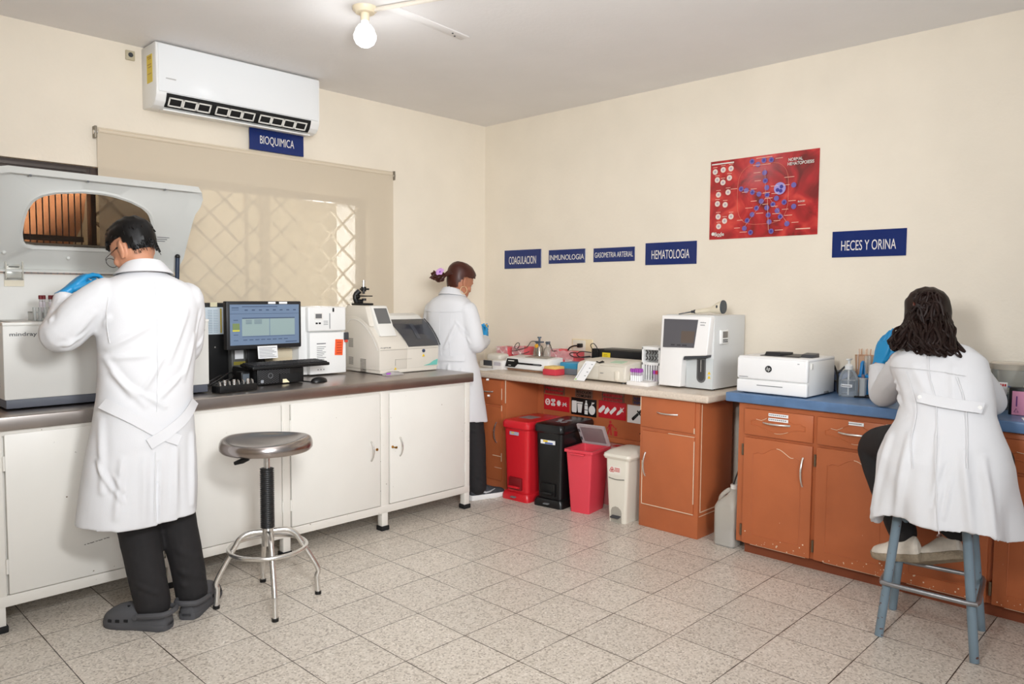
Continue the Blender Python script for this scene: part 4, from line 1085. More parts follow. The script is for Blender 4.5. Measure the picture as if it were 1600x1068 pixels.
for i, (y0, y1) in enumerate(cols):
    b = MB(); b.box(DX, DX+0.018, y1, y0, 0.648, 0.788, 0.005, 2); dw = part('drawer', b, M_or, bc)
    c1 = cathedral(y0-0.04, y1+0.04, 0.668, 0.775, True, True)
    c1 = [(y, 0.668+(z-0.668)*1.0) for y, z in c1]
    b = MB(); b.tube([(DX-0.0005, y, z) for y, z in c1], 0.003, 6, closed=True); part('moulding', b, M_or, dw)
    b = MB(); b.tube([(DX-0.0022, y, z) for y, z in c1[2:7]], 0.0017, 5); b.tube([(DX-0.0022, y, z) for y, z in c1[27:33]], 0.0016, 5); part('chipped_edges', b, M_chip, dw)
    hc = (y0+y1)/2+0.005
    part('handle', bow_handle((DX, hc+0.07, 0.722), (DX, hc-0.07, 0.722), (-1, 0, 0), 0.026, 0.0052), M_chrome, dw)
    for j, z in enumerate((0.768, 0.744) if i == 0 else (0.773,)):
        wl = 0.105 if i == 0 else 0.07
        b = MB(); b.box(DX-0.0045, DX-0.0035, hc-wl/2-0.01, hc+wl/2-0.01, z-0.008, z+0.008); lb = part('drawer_label', b, M_paper, dw)
        b = MB()
        for k in range(9): b.box(DX-0.0052, DX-0.0045, hc-wl/2+wl*0.1*k, hc-wl/2+wl*0.1*k+wl*0.07, z-0.002, z+0.003)
        part('label_print', b, M_greyink, lb)
    b = MB(); b.box(DX, DX+0.018, y1, y0, 0.062, 0.634, 0.005, 2); dr = part('door', b, M_or, bc)
    c2 = cathedral(y0-0.055, y1+0.055, 0.115, 0.60)
    b = MB(); b.tube([(DX+0.0005, y, z) for y, z in c2], 0.0028, 6, closed=True)
    part('moulding', b, M_or, dr)
    b = MB(); b.tube([(DX-0.0016, y, z) for y, z in c2[10:18]], 0.0018, 5)
    random.seed(11+i)
    for k in range(16):
        yy = random.uniform(y1+0.02, y0-0.02); zz = 0.068+0.06*random.random()**2; s = random.uniform(0.001, 0.0035)
        b.box(DX-0.0006, DX+0.002, yy-s, yy+s, zz-s, zz+s)
    b.box(DX-0.0006, DX+0.003, y1+0.02, y0-0.05, 0.0615, 0.0625)
    part('chipped_edges', b, M_chip, dr)
    if i % 2 == 0: hy = y1+0.045; gy = y0+0.006
    else: hy = y1+0.045; gy = y0+0.006
    part('handle', bow_handle((DX, hy, 0.425), (DX, hy, 0.568), (-1, 0, 0), 0.026, 0.0052), M_chrome, dr)
    for z in (0.13, 0.565):
        b = MB(); b.cyl((DX+0.004, gy, z-0.03), (DX+0.004, gy, z+0.03), 0.006, seg=10); part('hinge', b, mat('old_brass', (120, 104, 84), 0.4, 0.8), dr)
b = MB(); b.box(1.985, XW-0.001, -2.6, -0.226, 0.817, 0.866, 0.006, 3)
solo('blue_worktop', b, mat('blue_laminate', (92, 122, 160), 0.28, noise=0.14, nscale=14), 'blue mottled worktop on the long orange cabinet', 'worktop')

# jug in the gap
jg = thing('liquid_jug', 'milky plastic jug half full of grey liquid on the floor between the orange cabinets', 'jug', (2.10, -0.215, 0))
def rrect(cx, cy, hx, hy, r, z, n=6):
    out = []
    for (sx, sy, a0) in ((1, 1, 0), (-1, 1, PI/2), (-1, -1, PI), (1, -1, 1.5*PI)):
        for k in range(n+1):
            a = a0+PI/2*k/n; out.append((cx+sx*(hx-r)+r*math.cos(a), cy+sy*(hy-r)+r*math.sin(a), z))
    return out
JX, JY = 2.10, -0.205
b = MB(); b.loft([rrect(JX, JY, 0.060, 0.055, 0.025, 0.0), rrect(JX, JY, 0.068, 0.063, 0.025, 0.01), rrect(JX, JY, 0.068, 0.063, 0.025, 0.215), rrect(JX, JY-0.005, 0.060, 0.056, 0.03, 0.245), rrect(JX, JY-0.02, 0.03, 0.032, 0.025, 0.278), rrect(JX, JY-0.025, 0.02, 0.022, 0.018, 0.30), rrect(JX, JY-0.025, 0.02, 0.022, 0.018, 0.318)])
part('bottle', b, clear_mat('jug_milky', (218, 212, 200), 0.5, 0.3), jg)
b = MB(); b.loft([rrect(JX, JY, 0.064, 0.059, 0.023, 0.004), rrect(JX, JY, 0.064, 0.059, 0.023, 0.098)]); part('liquid', b, mat('grey_liquid', (160, 162, 170), 0.3), jg)
b = MB(); b.tube(smooth_path([(JX, JY+0.055, 0.212), (JX-0.01, JY+0.045, 0.262), (JX-0.005, JY+0.01, 0.302), (JX, JY-0.015, 0.312)]), 0.012, 10); part('handle', b, clear_mat('jug_milky', (218, 212, 200), 0.5, 0.3), jg)
b = MB(); b.cyl((JX, JY-0.025, 0.318), (JX, JY-0.025, 0.34), 0.019, seg=18); part('cap', b, M_offwhite, jg)
b = MB(); b.tube(smooth_path([(JX, JY-0.02, 0.33), (JX+0.05, JY-0.02, 0.40), (JX+0.18, JY-0.03, 0.56), (2.52, JY-0.03, 0.72)]), 0.004, 8)
solo('drain_hose', b, M_black, 'thin black hose running from the jug up behind the blue worktop', 'hose')

# ------------------------------------------------------------------ bins in the recess
def taper_bin(m, cx, cy, hx, hy, r, z0, z1, grow, n=6):
    m.loft([rrect(cx, cy, hx, hy, r, z0, n), rrect(cx, cy, hx+grow*0.5, hy+grow*0.5, r, (z0+z1)/2, n), rrect(cx, cy, hx+grow, hy+grow, r, z1, n)])
def pedal_bin(name, label, rgb, loc, rz, hx, hy, h, sticker=True):
    """local: front faces -X; hx half depth, hy half width"""
    t = thing(name, label, 'bin', loc, rz, local=True, group='waste bins in the recess')
    m1 = mat('bin_%d_%d_%d' % rgb, rgb, 0.3)
    b = MB(); b.loft([rrect(0, 0, hx+0.012, hy+0.012, 0.03, 0.0), rrect(0, 0, hx+0.012, hy+0.012, 0.03, 0.028), rrect(0, 0, hx+0.004, hy+0.004, 0.03, 0.05), rrect(0, 0, hx-0.012, hy-0.006, 0.03, 0.055)]); part('base', b, m1, t)
    b = MB(); taper_bin(b, 0, 0, hx-0.012, hy-0.008, 0.03, 0.05, h-0.06, 0.012); part('body', b, m1, t)
    b = MB(); b.box(-hx-0.0065, -hx+0.02, -0.055, 0.055, 0.07, 0.155, 0.006); rc = part('pedal_recess', b, mat('bin_dark_%d' % rgb[0], tuple(int(c*0.6) for c in rgb), 0.5), t)
    b = MB(); b.box(-hx-0.03, -hx+0.01, -0.045, 0.045, 0.083, 0.098, 0.005, rot=(0, 0.25, 0)); part('pedal', b, m1, t)
    b = MB(); b.box(-hx-0.032, -hx-0.006, -0.02, 0.02, 0.022, 0.03, 0.003); part('pedal_tip', b, M_grey, t)
    b = MB()
    b.loft([rrect(0, 0, hx+0.004, hy+0.006, 0.035, h-0.062), rrect(0, 0, hx+0.014, hy+0.014, 0.035, h-0.05), rrect(0, 0, hx+0.014, hy+0.014, 0.035, h-0.02), rrect(0, 0, hx+0.006, hy+0.006, 0.035, h-0.004), rrect(0, 0, hx-0.02, hy-0.02, 0.03, h), rrect(0, 0, hx-0.05, hy-0.045, 0.02, h+0.002)])
    ld = part('lid', b, m1, t)
    return t, ld, m1
rb, ld, _m = pedal_bin('pedal_bin', 'red pedal bin with closed lid in the recess', (206, 34, 44), (2.075, 1.262, 0), 0.06, 0.18, 0.105, 0.542)
b = MB(); b.box(-0.08, 0.03, -0.05, 0.055, 0.5435, 0.5448); part('lid_label', b, mat('lid_label_grey', (150, 140, 140), 0.6), ld)
b = MB(); b.box(-0.189, -0.183, -0.03, 0.045, 0.443, 0.465); st = part('sticker', b, mat('sticker_pale', (170, 172, 188), 0.5), rb)
b = MB(); b.box(-0.1905, -0.1885, 0.005, 0.03, 0.453, 0.463); part('sticker_yellow', b, mat('dull_gold', (206, 186, 110), 0.6), st)
kb_, ld, _m = pedal_bin('pedal_bin', 'black pedal bin with closed lid between the red bin and the pink one', (20, 20, 21), (2.125, 1.015, 0), 0.13, 0.195, 0.102, 0.545)
b = MB(); random.seed(4)
for k in range(9):
    x = random.uniform(-0.10, 0.02); y = random.uniform(-0.05, 0.05); b.box(x-0.02, x+0.02, y-0.012, y+0.012, 0.547, 0.5483+0.0001*k, rot=(0, 0, random.uniform(-1, 1)))
part('peeling_label', b, mat('peel_grey', (150, 148, 150), 0.7), ld)
b = MB(); b.box(-0.204, -0.198, -0.055, 0.055, 0.415, 0.44); st = part('sticker', b, M_paper, kb_)
b = MB(); b.box(-0.2055, -0.2035, 0.0, 0.035, 0.428, 0.439); part('sticker_yellow', b, M_yellow, st)
b = MB(); b.box(-0.2055, -0.2035, -0.04, 0.02, 0.4165, 0.427); part('sticker_blue', b, mat('sticker_blue', (88, 108, 170), 0.5), st)
# pink sharps container with its clear lid open
M_pink = mat('pink_plastic', (222, 70, 84), 0.32, sub=0.1)
pk = thing('sharps_container', 'square pink container with its clear lid propped open beside the black bin', 'container', (2.07, 0.775, 0), 0.16, group='waste bins in the recess', local=True)
b = MB()
def ring_bin(s, z): return rrect(0, 0, s[0], s[1], 0.012, z, 4)
b.loft([ring_bin((0.098, 0.068), 0), ring_bin((0.118, 0.092), 0.385), ring_bin((0.128, 0.104), 0.388), ring_bin((0.128, 0.104), 0.405), ring_bin((0.112, 0.086), 0.405), ring_bin((0.095, 0.066), 0.02)])
part('body', b, M_pink, pk)
b = MB(); b.box(-0.14, -0.12, -0.05, 0.05, 0.375, 0.386, 0.003); part('front_lip', b, M_pink, pk)
ldm = clear_mat('lid_smoky', (206, 190, 192), 0.3, 0.15)
def hinge_pt(u, v, d):  # hinged along the back edge, leaning a little forward over the opening
    return Vector((0.118-0.085*v-d, 0.10-0.20*u, 0.408+0.135*v-0.4*d))
b = MB()
b.prism([(0.03, 0.03), (0.97, 0.03), (0.97, 0.97), (0.03, 0.97)], lambda u, v, d: hinge_pt(u, v, d), 0.0, 0.003); lid_ = part('lid', b, ldm, pk, 'open smoky clear lid')
b = MB()
for (u0, u1, v0, v1) in ((0, 1, 0, .08), (0, 1, .90, 1), (0, .08, .08, .90), (.92, 1, .08, .90)):
    b.prism([(u0, v0), (u1, v0), (u1, v1), (u0, v1)], lambda u, v, d: hinge_pt(u, v, d), -0.006, 0.009)
part('lid_rim', b, clear_mat('lid_rim_smoky', (216, 204, 204), 0.72, 0.2), lid_)
b = MB()
for v0 in (.2, .62): b.prism([(.015, v0), (.065, v0), (.065, v0+.16), (.015, v0+.16)], lambda u, v, d: hinge_pt(u, v, d), 0.009, 0.011)
part('lid_clips', b, M_dgrey, lid_)
# white pedal bin
wb_ = thing('pedal_bin', 'small white pedal bin with biohazard sticker beside the orange drawer cabinet', 'bin', (2.09, 0.478, 0), 0.05, group='waste bins in the recess', local=True)
M_wbin = mat('bin_white', (226, 220, 206), 0.4)
b = MB(); b.loft([rrect(0, 0, 0.112, 0.062, 0.02, 0.0), rrect(0, 0, 0.122, 0.080, 0.02, 0.36), rrect(0, 0, 0.122, 0.080, 0.02, 0.392)]); part('body', b, M_wbin, wb_)
b = MB()
b.loft([rrect(0, 0, 0.128, 0.092, 0.02, 0.390), rrect(0, 0, 0.136, 0.098, 0.025, 0.405), rrect(0, 0, 0.132, 0.094, 0.025, 0.42), rrect(0.01, 0, 0.11, 0.075, 0.03, 0.438), rrect(0.02, 0, 0.07, 0.05, 0.03, 0.446), rrect(0.03, 0, 0.02, 0.015, 0.01, 0.447)]); part('lid', b, M_wbin, wb_)
b = MB(); b.prism([(-0.035, 0.0), (0.04, 0.0), (0.04, 0.07), (0.032, 0.088), (0.01, 0.098), (-0.012, 0.095), (-0.03, 0.08), (-0.035, 0.065)], lambda u, v, d: (d-0.016*(v/0.36)*0.62, u, v), -0.1135, -0.10); part('pedal_recess', b, mat('recess_grey', (170, 164, 152), 0.6), wb_)
b = MB(); b.box(-0.145, -0.105, -0.03, 0.03, 0.035, 0.042, 0.003, rot=(0, -0.2, 0)); part('pedal', b, M_dgrey, wb_)
b = MB(); b.box(-0.1225, -0.1195, -0.03, 0.055, 0.295, 0.345); st = part('sticker', b, mat('sticker_cream', (232, 226, 216), 0.6), wb_)
b = MB(); 
for a in (PI/2, PI/2+2.1, PI/2-2.1):
    b.tube([(-0.1236, 0.032+0.008*math.cos(a)+0.008*math.cos(q), 0.322+0.008*math.sin(a)+0.008*math.sin(q)) for q in [2*PI*k/14 for k in range(14)]], 0.002, 5, closed=True)
for k in range(3): b.box(-0.124, -0.122, -0.024, 0.012, 0.333-0.009*k, 0.337-0.009*k)
part('biohazard_print', b, mat('print_red', (196, 48, 52), 0.5), st)
b = MB(); b.tube([(-0.1215, 0.055-0.011*k, 0.272-0.006*math.sin(PI*k/10)) for k in range(11)], 0.003, 6); part('grip_slot', b, mat('slot_grey', (120, 116, 108), 0.5), wb_)
# low pink-lidded box behind
lb_ = thing('flat_lid', 'smoky pink flat lid lying over a tub behind the pink and white bins', 'tub', (2.26, 0.62, 0))
b = MB(); b.loft([rrect(2.295, 0.64, 0.045, 0.16, 0.02, 0.0), rrect(2.295, 0.64, 0.05, 0.17, 0.02, 0.39)]); part('tub', b, mat('tub_pink', (206, 120, 120), 0.4), lb_)
b = MB(); b.loft([rrect(2.292, 0.64, 0.055, 0.185, 0.02, 0.384), rrect(2.292, 0.64, 0.055, 0.185, 0.02, 0.394)]); part('lid', b, mat('smoky_pink', (196, 148, 146), 0.3), lb_)
b = MB(); b.box(2.26, 2.31, 0.62, 0.72, 0.3945, 0.396); part('red_mark', b, mat('print_red', (196, 48, 52), 0.5), lb_)

# ------------------------------------------------------------------ waste signs on the back panel
PXF = 2.370
M_red = mat('sign_red', (196, 30, 42), 0.25); M_blk = mat('sign_black', (14, 14, 15), 0.25); M_icon = mat('icon_white', (236, 234, 230), 0.4)
M_clr = clear_mat('acrylic_plate', (214, 180, 160), 0.25, 0.06)
def wsign(label, y0, y1, z0, z1, m, draw, mi, rot=0.0):
    t = thing('waste_sign', label, 'sign', (PXF, (y0+y1)/2, z0), group='waste sorting signs')
    b = MB(); b.box(PXF-0.005, PXF, min(y0, y1), max(y0, y1), z0, z1, 0.001, 1); part('plate', b, m, t)
    b = MB(); cy, cz = (y0+y1)/2, (z0+z1)/2
    def P(u, v, d=0.0062): return Vector((PXF-d, cy-u, cz+v))
    def poly(pts, d=0.0062): b.prism(pts, lambda u, v, dd: P(u, v, dd), d, 0.0048)
    draw(b, P, poly); part('icons', b, mi, t)
    return t
def circ(cu, cv, r, n=16, sv=1.0): return [(cu+r*math.cos(2*PI*k/n), cv+sv*r*math.sin(2*PI*k/n)) for k in range(n)]
def rot2(pts, a, c): return [(c[0]+(u-c[0])*math.cos(a)-(v-c[1])*math.sin(a), c[1]+(u-c[0])*math.sin(a)+(v-c[1])*math.cos(a)) for u, v in pts]
def rct(u0, u1, v0, v1): return [(u0, v0), (u1, v0), (u1, v1), (u0, v1)]
def d_bio(b, P, poly):
    b.tube([P(-0.082+0.018*math.cos(a), 0.003+0.020*math.sin(a)) for a in [2*PI*k/20 for k in range(20)]], 0.005, 6, closed=True); poly(circ(-0.082, 0.003, 0.006))
    for q in ((-0.04, 0.018), (-0.022, 0.018), (-0.04, -0.012), (-0.022, -0.012)): poly(circ(q[0], q[1], 0.011))
    poly(rct(-0.036, -0.026, -0.012, 0.018))
    poly([(0.022+ (0.021 if k % 2 else 0.015)*math.cos(2*PI*k/16), 0.002+(0.024 if k % 2 else 0.017)*math.sin(2*PI*k/16)) for k in range(16)])
    for a in (0.7, -0.6, 0.1): poly(rot2(rct(0.055, 0.098, -0.004, 0.001), a, (0.076, -0.004)))
def d_common(b, P, poly):
    poly([(-0.10, -0.045), (-0.064, -0.045), (-0.06, -0.035), (-0.06, 0.03), (-0.064, 0.038), (-0.10, 0.038), (-0.104, 0.03), (-0.104, -0.035)])
    poly([(-0.047, -0.042), (-0.018, -0.042), (-0.01, 0.02), (-0.055, 0.02)]); poly(rct(-0.058, -0.007, 0.024, 0.034))
    poly(rct(0.01, 0.038, -0.048, -0.02)); poly(rct(0.01, 0.038, -0.015, 0.012)); poly([(0.01, 0.016), (0.038, 0.016), (0.03, 0.036), (0.018, 0.036)]); poly(rct(0.018, 0.03, 0.039, 0.048))
    poly(circ(0.075, -0.014, 0.028, 20, 1.15)); poly(rot2(rct(0.068, 0.072, 0.018, 0.042), -0.3, (0.07, 0.02))); poly(rot2(circ(0.084, 0.034, 0.012, 12, 0.45), 0.4, (0.084, 0.034)))
def d_sharp(b, P, poly):
    a = 0.75
    poly(rot2([(-0.11+0.0, -0.014), (-0.06, -0.014), (-0.05, 0), (-0.06, 0.014), (-0.11, 0.014), (-0.12, 0)], a, (-0.085, 0)))
    poly(rot2([(-0.065, -0.014), (-0.02, -0.014), (-0.02, 0.014), (-0.045, 0.014), (-0.075, 0.0)], a, (-0.035, -0.002)))
    poly(rot2([(-0.02, -0.011), (0.04, -0.011), (0.045, 0), (0.04, 0.011), (-0.02, 0.011)], a, (0.012, -0.004)))
    poly(rot2([(0.03, -0.002), (0.05, -0.010), (0.085, -0.010), (0.085, -0.018), (0.091, -0.018), (0.091, -0.003), (0.11, -0.003), (0.11, 0.003), (0.091, 0.003), (0.091, 0.018), (0.085, 0.018), (0.085, 0.010), (0.05, 0.010), (0.03, 0.002)], a, (0.07, -0.003)))
def d_drop(b, P, poly):
    a = 0.75; c = (-0.03, 0)
    poly(rot2([(-0.085, -0.005), (-0.08, -0.01), (-0.02, -0.009), (-0.02, 0.009), (-0.08, 0.010), (-0.085, 0.005)], a, c)); poly(rot2(rct(-0.018, -0.008, -0.02, 0.02), a, c)); poly(rot2([(-0.008, -0.009), (0.02, -0.008), (0.028, 0), (0.02, 0.008), (-0.008, 0.009)], a, c))
s1 = wsign('red waste sign with four white icons, nearest the corner in the recess', 1.415, 1.178, 0.552, 0.66, M_red, d_bio, M_icon)
s2 = wsign('black waste sign with can, cup, bottle and apple icons', 1.160, 0.938, 0.545, 0.665, M_blk, d_common, M_icon)
s3 = wsign('red waste sign with needle and syringe icons', 0.918, 0.692, 0.551, 0.668, M_red, d_sharp, M_icon)
s4 = wsign('white waste sign with a black dropper icon', 0.680, 0.46, 0.545, 0.663, M_icon, d_drop, M_blk)
# lettering strips above them on clear plates
def wtext(label, y0, y1, lines, m, bars=False):
    t = thing('lettered_plate', label, 'sign', (PXF, (y0+y1)/2, 0.67), group='clear lettered plates in the recess')
    b = MB(); b.box(PXF-0.003, PXF, min(y0, y1)-0.012, max(y0, y1)+0.012, 0.668, 0.772); part('plate', b, M_clr, t)
    for k, s in enumerate(lines):
        z = 0.708-0.027*k
        if bars:
            b = MB(); n = 9
            for j in range(n):
                ya = y0+(y1-y0)*(j/n); yb = y0+(y1-y0)*((j+0.8)/n); b.box(PXF-0.0045, PXF-0.003, min(ya, yb), max(ya, yb), z-0.009, z+0.010)
            part('lettering', b, m, t)
        else: text(s, abs(y1-y0), 0.019, (PXF-0.0032, (y0+y1)/2, z), FX, m, t, bold=0.02)
wtext('clear plate with red lettering above the red icon sign nearest the corner', 1.405, 1.235, ['1', '2'], M_red, True)
wtext('clear plate lettered RESIDUOS COMUNES above the black waste sign', 1.115, 0.985, ['RESIDUOS', 'COMUNES'], M_blk)
wtext('clear plate with red lettering above the syringe sign', 0.88, 0.72, ['1', '2'], M_red, True)
wtext('clear plate with blue lettering beside the orange drawer cabinet', 0.63, 0.47, ['RESIDUOS', 'ESPECIALES'], mat('sign_blue', (40, 50, 120), 0.3))
# throwing-away figure stuck low on the panel
b = MB()
def F_(u, v, d): return (PXF-d, 0.82-u, 0.45+v)
b.prism(circ(0.0, 0.078, 0.010), F_, 0.0002, 0.0015)
for pts in ([(-0.012, 0.03), (0.008, 0.03), (0.012, 0.066), (-0.010, 0.066)], [(0.008, 0.058), (0.036, 0.04), (0.038, 0.046), (0.012, 0.066)], [(-0.012, 0.032), (0.0, 0.032), (-0.018, -0.01), (-0.028, -0.01)], [(-0.002, 0.032), (0.008, 0.032), (0.014, -0.01), (0.004, -0.01)], [(-0.010, 0.062), (-0.028, 0.034), (-0.022, 0.03), (-0.004, 0.052)], [(0.034, -0.012), (0.058, -0.012), (0.06, 0.022), (0.032, 0.022)], [(0.04, 0.032), (0.05, 0.03), (0.052, 0.042), (0.042, 0.044)]):
    b.prism(pts, F_, 0.0002, 0.0015)
solo('bin_pictogram', b, mat('print_red', (196, 48, 52), 0.5), 'red stick figure throwing litter, stuck on the orange panel below the syringe sign', 'sticker')
b = MB()
def F2(u, v, d): return (PXF-d, 0.55-u, 0.43+v)
for pts in ([(-0.03, 0.0), (-0.018, 0.0), (0.004, 0.07), (-0.008, 0.075)], [(-0.03, 0.045), (0.0, 0.065), (-0.002, 0.072), (-0.034, 0.052)], [(0.0, 0.0), (0.01, 0.0), (0.006, 0.05), (-0.004, 0.05)]): b.prism(pts, F2, 0.0002, 0.0015)
b.prism(circ(0.006, 0.088, 0.010), F2, 0.0002, 0.0015)
solo('bin_pictogram', b, M_blk, 'black stick figure stuck on the orange panel behind the white bin', 'sticker')
b = MB(); b.cyl((PXF-0.012, 1.385, 0.70), (PXF, 1.385, 0.70), 0.007, seg=12); solo('panel_screw', b, mat('old_brass', (120, 104, 84), 0.4, 0.8), 'brass screw near the top of the recess panel', 'screw')
b = MB(); b.tube([(PXF, 0.925, 0.47), (PXF-0.022, 0.915, 0.475)], 0.006, 10); b.ball((PXF-0.026, 0.913, 0.476), 0.008, 12, 8); solo('panel_catch', b, M_grey, 'small grey catch on the recess panel beside the black bin', 'catch')
# ------------------------------------------------------------------ things on the pale worktop
ZB = 0.832
rm = thing('reagent_machine', 'low cream machine half hidden behind the standing person in the corner', 'machine', (2.33, 1.86, ZB))
b = MB(); b.box(2.20, 2.37, 1.755, 1.93, ZB, 0.885, 0.01); b.box(2.26, 2.37, 1.77, 1.92, 0.88, 0.935, 0.02, 3); part('body', b, M_beigep, rm)
b = MB(); b.box(2.195, 2.2, 1.79, 1.88, 0.85, 0.89, 0.002); part('panel', b, M_dgrey, rm)
pl_ = thing('paper_sheets', 'loose white paper sheets beside the white carton on the pale worktop', 'papers', (2.13, 1.78, ZB))
for k in range(3):
    b = MB(); b.box(2.05, 2.2, 1.70+0.01*k, 1.82+0.012*k, ZB+0.001*k, ZB+0.001*k+0.0008, rot=(0, 0, 0.25*k)); part('sheet', b, M_paper, pl_)
ct = thing('white_carton', 'small white carton left of the white instrument on the pale worktop', 'carton', (2.22, 1.67, ZB))
b = MB(); b.box(2.17, 2.30, 1.657, 1.755, ZB, 0.898, 0.003); part('carton', b, mat('carton_white', (232, 228, 224), 0.6), ct)
b = MB(); b.box(2.1685, 2.17, 1.67, 1.74, 0.86, 0.885); part('print', b, mat('carton_print', (190, 184, 190), 0.6), ct)
# white instrument with black display wedge
wi = thing('benchtop_reader', 'low white instrument with a black sloping display and grey window near the corner', 'instrument', (2.3, 1.45, ZB))
b = MB()
b.box(2.215, 2.36, 1.255, 1.645, 0.833, 0.848, 0.004); part('underside', b, mat('tan_base', (168, 128, 100), 0.5), wi)
sec = [(2.195, 0.848), (2.188, 0.856), (2.205, 0.918), (2.225, 0.928), (2.36, 0.938), (2.37, 0.848)]
b = MB(); b.prism([(x, z) for x, z in sec], lambda u, v, d: (u, d, v), 1.235, 1.65, 0.006, 2); part('body', b, M_white, wi)
def wf(u, v, d): # sloping front face; u along -y, v up the slope
    A, Bv = Vector((2.188, 0, 0.856)), Vector((2.205, 0, 0.918)); e = Bv-A; nn = Vector((-e.z, 0, e.x)).normalized()
    return A+e*v+nn*d+Vector((0, u, 0))
b = MB(); b.prism([(1.64, .05), (1.545, .05), (1.515, .55), (1.53, .98), (1.635, .98)], wf, 0.0, 0.003); part('display_wedge', b, M_black, wi)
b = MB(); b.prism([(1.62, .70), (1.56, .70), (1.56, .80), (1.62, .80)], wf, 0.003, 0.004); b.prism([(1.61, .2), (1.585, .2), (1.585, .26), (1.61, .26)], wf, 0.003, 0.004); part('display_marks', b, M_offwhite, wi)
b = MB(); b.prism([(1.54, .42), (1.30, .42), (1.285, .52), (1.30, .62), (1.54, .62)], wf, 0.0, 0.003); part('control_strip', b, M_black, wi)
b = MB(); b.prism([(1.37, .48), (1.305, .48), (1.305, .56), (1.37, .56)], wf, 0.003, 0.004); part('strip_print', b, M_greyink, wi)
b = MB(); b.box(2.245, 2.345, 1.29, 1.50, 0.932, 0.9375, 0.002, rot=(0, -0.074, 0)); part('window', b, mat('reader_window', (150, 142, 132), 0.2), wi)
# sponges / blocks
for nm, lab, cat, (x0, x1, y0, y1, z0, z1), c in (('tip_box', 'red tip box with a yellow insert at the front edge of the pale worktop', 'box', (2.14, 2.24, 1.115, 1.235, ZB, 0.875), (206, 62, 76)),
                                     ('tip_box', 'blue tip box behind the red one on the pale worktop', 'box', (2.27, 2.41, 1.04, 1.19, ZB, 0.915), (60, 150, 190))):
    t = thing(nm, lab, cat, ((x0+x1)/2, (y0+y1)/2, z0), group='tip boxes')
    b = MB(); b.box(x0, x1, y0, y1, z0, z1, 0.008, 2); part('body', b, mat('box_%d' % c[0], c, 0.4), t)
    if c[0] > 100:
        b = MB(); b.box(x0+0.01, x1+0.01, y0+0.012, y1-0.005, z1-0.004, z1+0.018, 0.005); part('insert', b, mat('insert_yellow', (226, 190, 110), 0.5), t)
    else:
        b = MB(); b.box(x0-0.002, x1+0.002, y0-0.002, y1+0.002, ZB+0.001, ZB+0.045, 0.006); part('tray', b, clear_mat('tray_clear', (150, 150, 150), 0.6, 0.2), t)
# pink boxes in clear film along the wall
pinks = [((2.44, 2.56, 1.865, 1.985, ZB, 0.975), 'leftmost pink film-wrapped box at the wall by the corner'), ((2.44, 2.56, 1.69, 1.81, ZB, 0.985), 'pink film-wrapped box left of the steel pump bottles'),
         ((2.44, 2.56, 1.345, 1.425, ZB, 0.985), 'pink film-wrapped box right of the steel pump bottles'), ((2.43, 2.56, 1.20, 1.335, ZB, 0.975), 'rightmost pink film-wrapped box under the wall outlet')]
for (x0, x1, y0, y1, z0, z1), lab in pinks:
    t = thing('wrapped_box', lab, 'box', ((x0+x1)/2, (y0+y1)/2, z0), group='pink wrapped boxes at the wall')
    b = MB(); b.box(x0, x1, y0, y1, z0, z1, 0.006, 2); part('carton', b, mat('carton_pink', (216, 92, 98), 0.45, noise=0.12, nscale=30), t)
    b = MB(); b.box(x0-0.0015, x0, y0+0.01, y0+(y1-y0)*0.55, z0+0.03, z0+0.09); part('pale_label', b, mat('pale_label', (222, 196, 194), 0.6), t)
    b = MB(); random.seed(int(y0*1000)); ph = random.random()*6
    b.grid(lambda u, v: (x0-0.004-0.003*math.sin(9*u+ph)*math.sin(7*v), y0-0.004+(y1-y0+0.008)*u, z1-0.06+0.066*v+0.004*math.sin(13*u+ph)), 14, 8); part('film', b, clear_mat('film_clear', (240, 222, 222), 0.3, 0.08), t)
# pump bottles
M_rs = mat('steel_flask', (176, 170, 160), 0.22, 0.9)
pbt = thing('pump_assembly', 'cluster of clear bottles and steel cylinder with looping tubes by the wall', 'apparatus', (2.45, 1.525, ZB))
for y in (1.575, 1.475):
    b = MB(); b.lathe([(0, 0), (0.034, 0.0), (0.036, 0.01), (0.036, 0.12), (0.03, 0.15), (0.016, 0.165), (0.014, 0.185), (0, 0.185)], (2.47, y, ZB), 22); bt = part('bottle', b, clear_mat('bottle_smoky', (196, 188, 176), 0.45, 0.12), pbt)
    b = MB(); b.lathe([(0, 0.185), (0.017, 0.185), (0.017, 0.205), (0, 0.205)], (2.47, y, ZB), 16); part('cap', b, mat('cap_slate', (84, 100, 116), 0.4), bt)
    b = MB(); b.box(2.432, 2.435, y-0.02, y+0.02, ZB+0.05, ZB+0.1); part('label', b, M_offwhite, bt)
b = MB(); b.lathe([(0, 0), (0.028, 0), (0.03, 0.006), (0.03, 0.16), (0.02, 0.175), (0, 0.175)], (2.43, 1.525, ZB), 22); part('cylinder', b, M_rs, pbt)
b = MB(); b.cyl((2.43, 1.525, ZB+0.175), (2.43, 1.525, ZB+0.23), 0.008, seg=12); b.box(2.415, 2.445, 1.49, 1.56, ZB+0.195, ZB+0.207, 0.004); b.cyl((2.43, 1.525, ZB+0.23), (2.43, 1.525, ZB+0.24), 0.015, seg=14); part('valve', b, mat('valve_slate', (92, 104, 116), 0.4, 0.4), pbt)
b = MB(); b.cyl((2.41, 1.53, ZB+0.165), (2.40, 1.53, ZB+0.18), 0.014, seg=12); part('yellow_knob', b, mat('knob_amber', (232, 168, 40), 0.4), pbt)
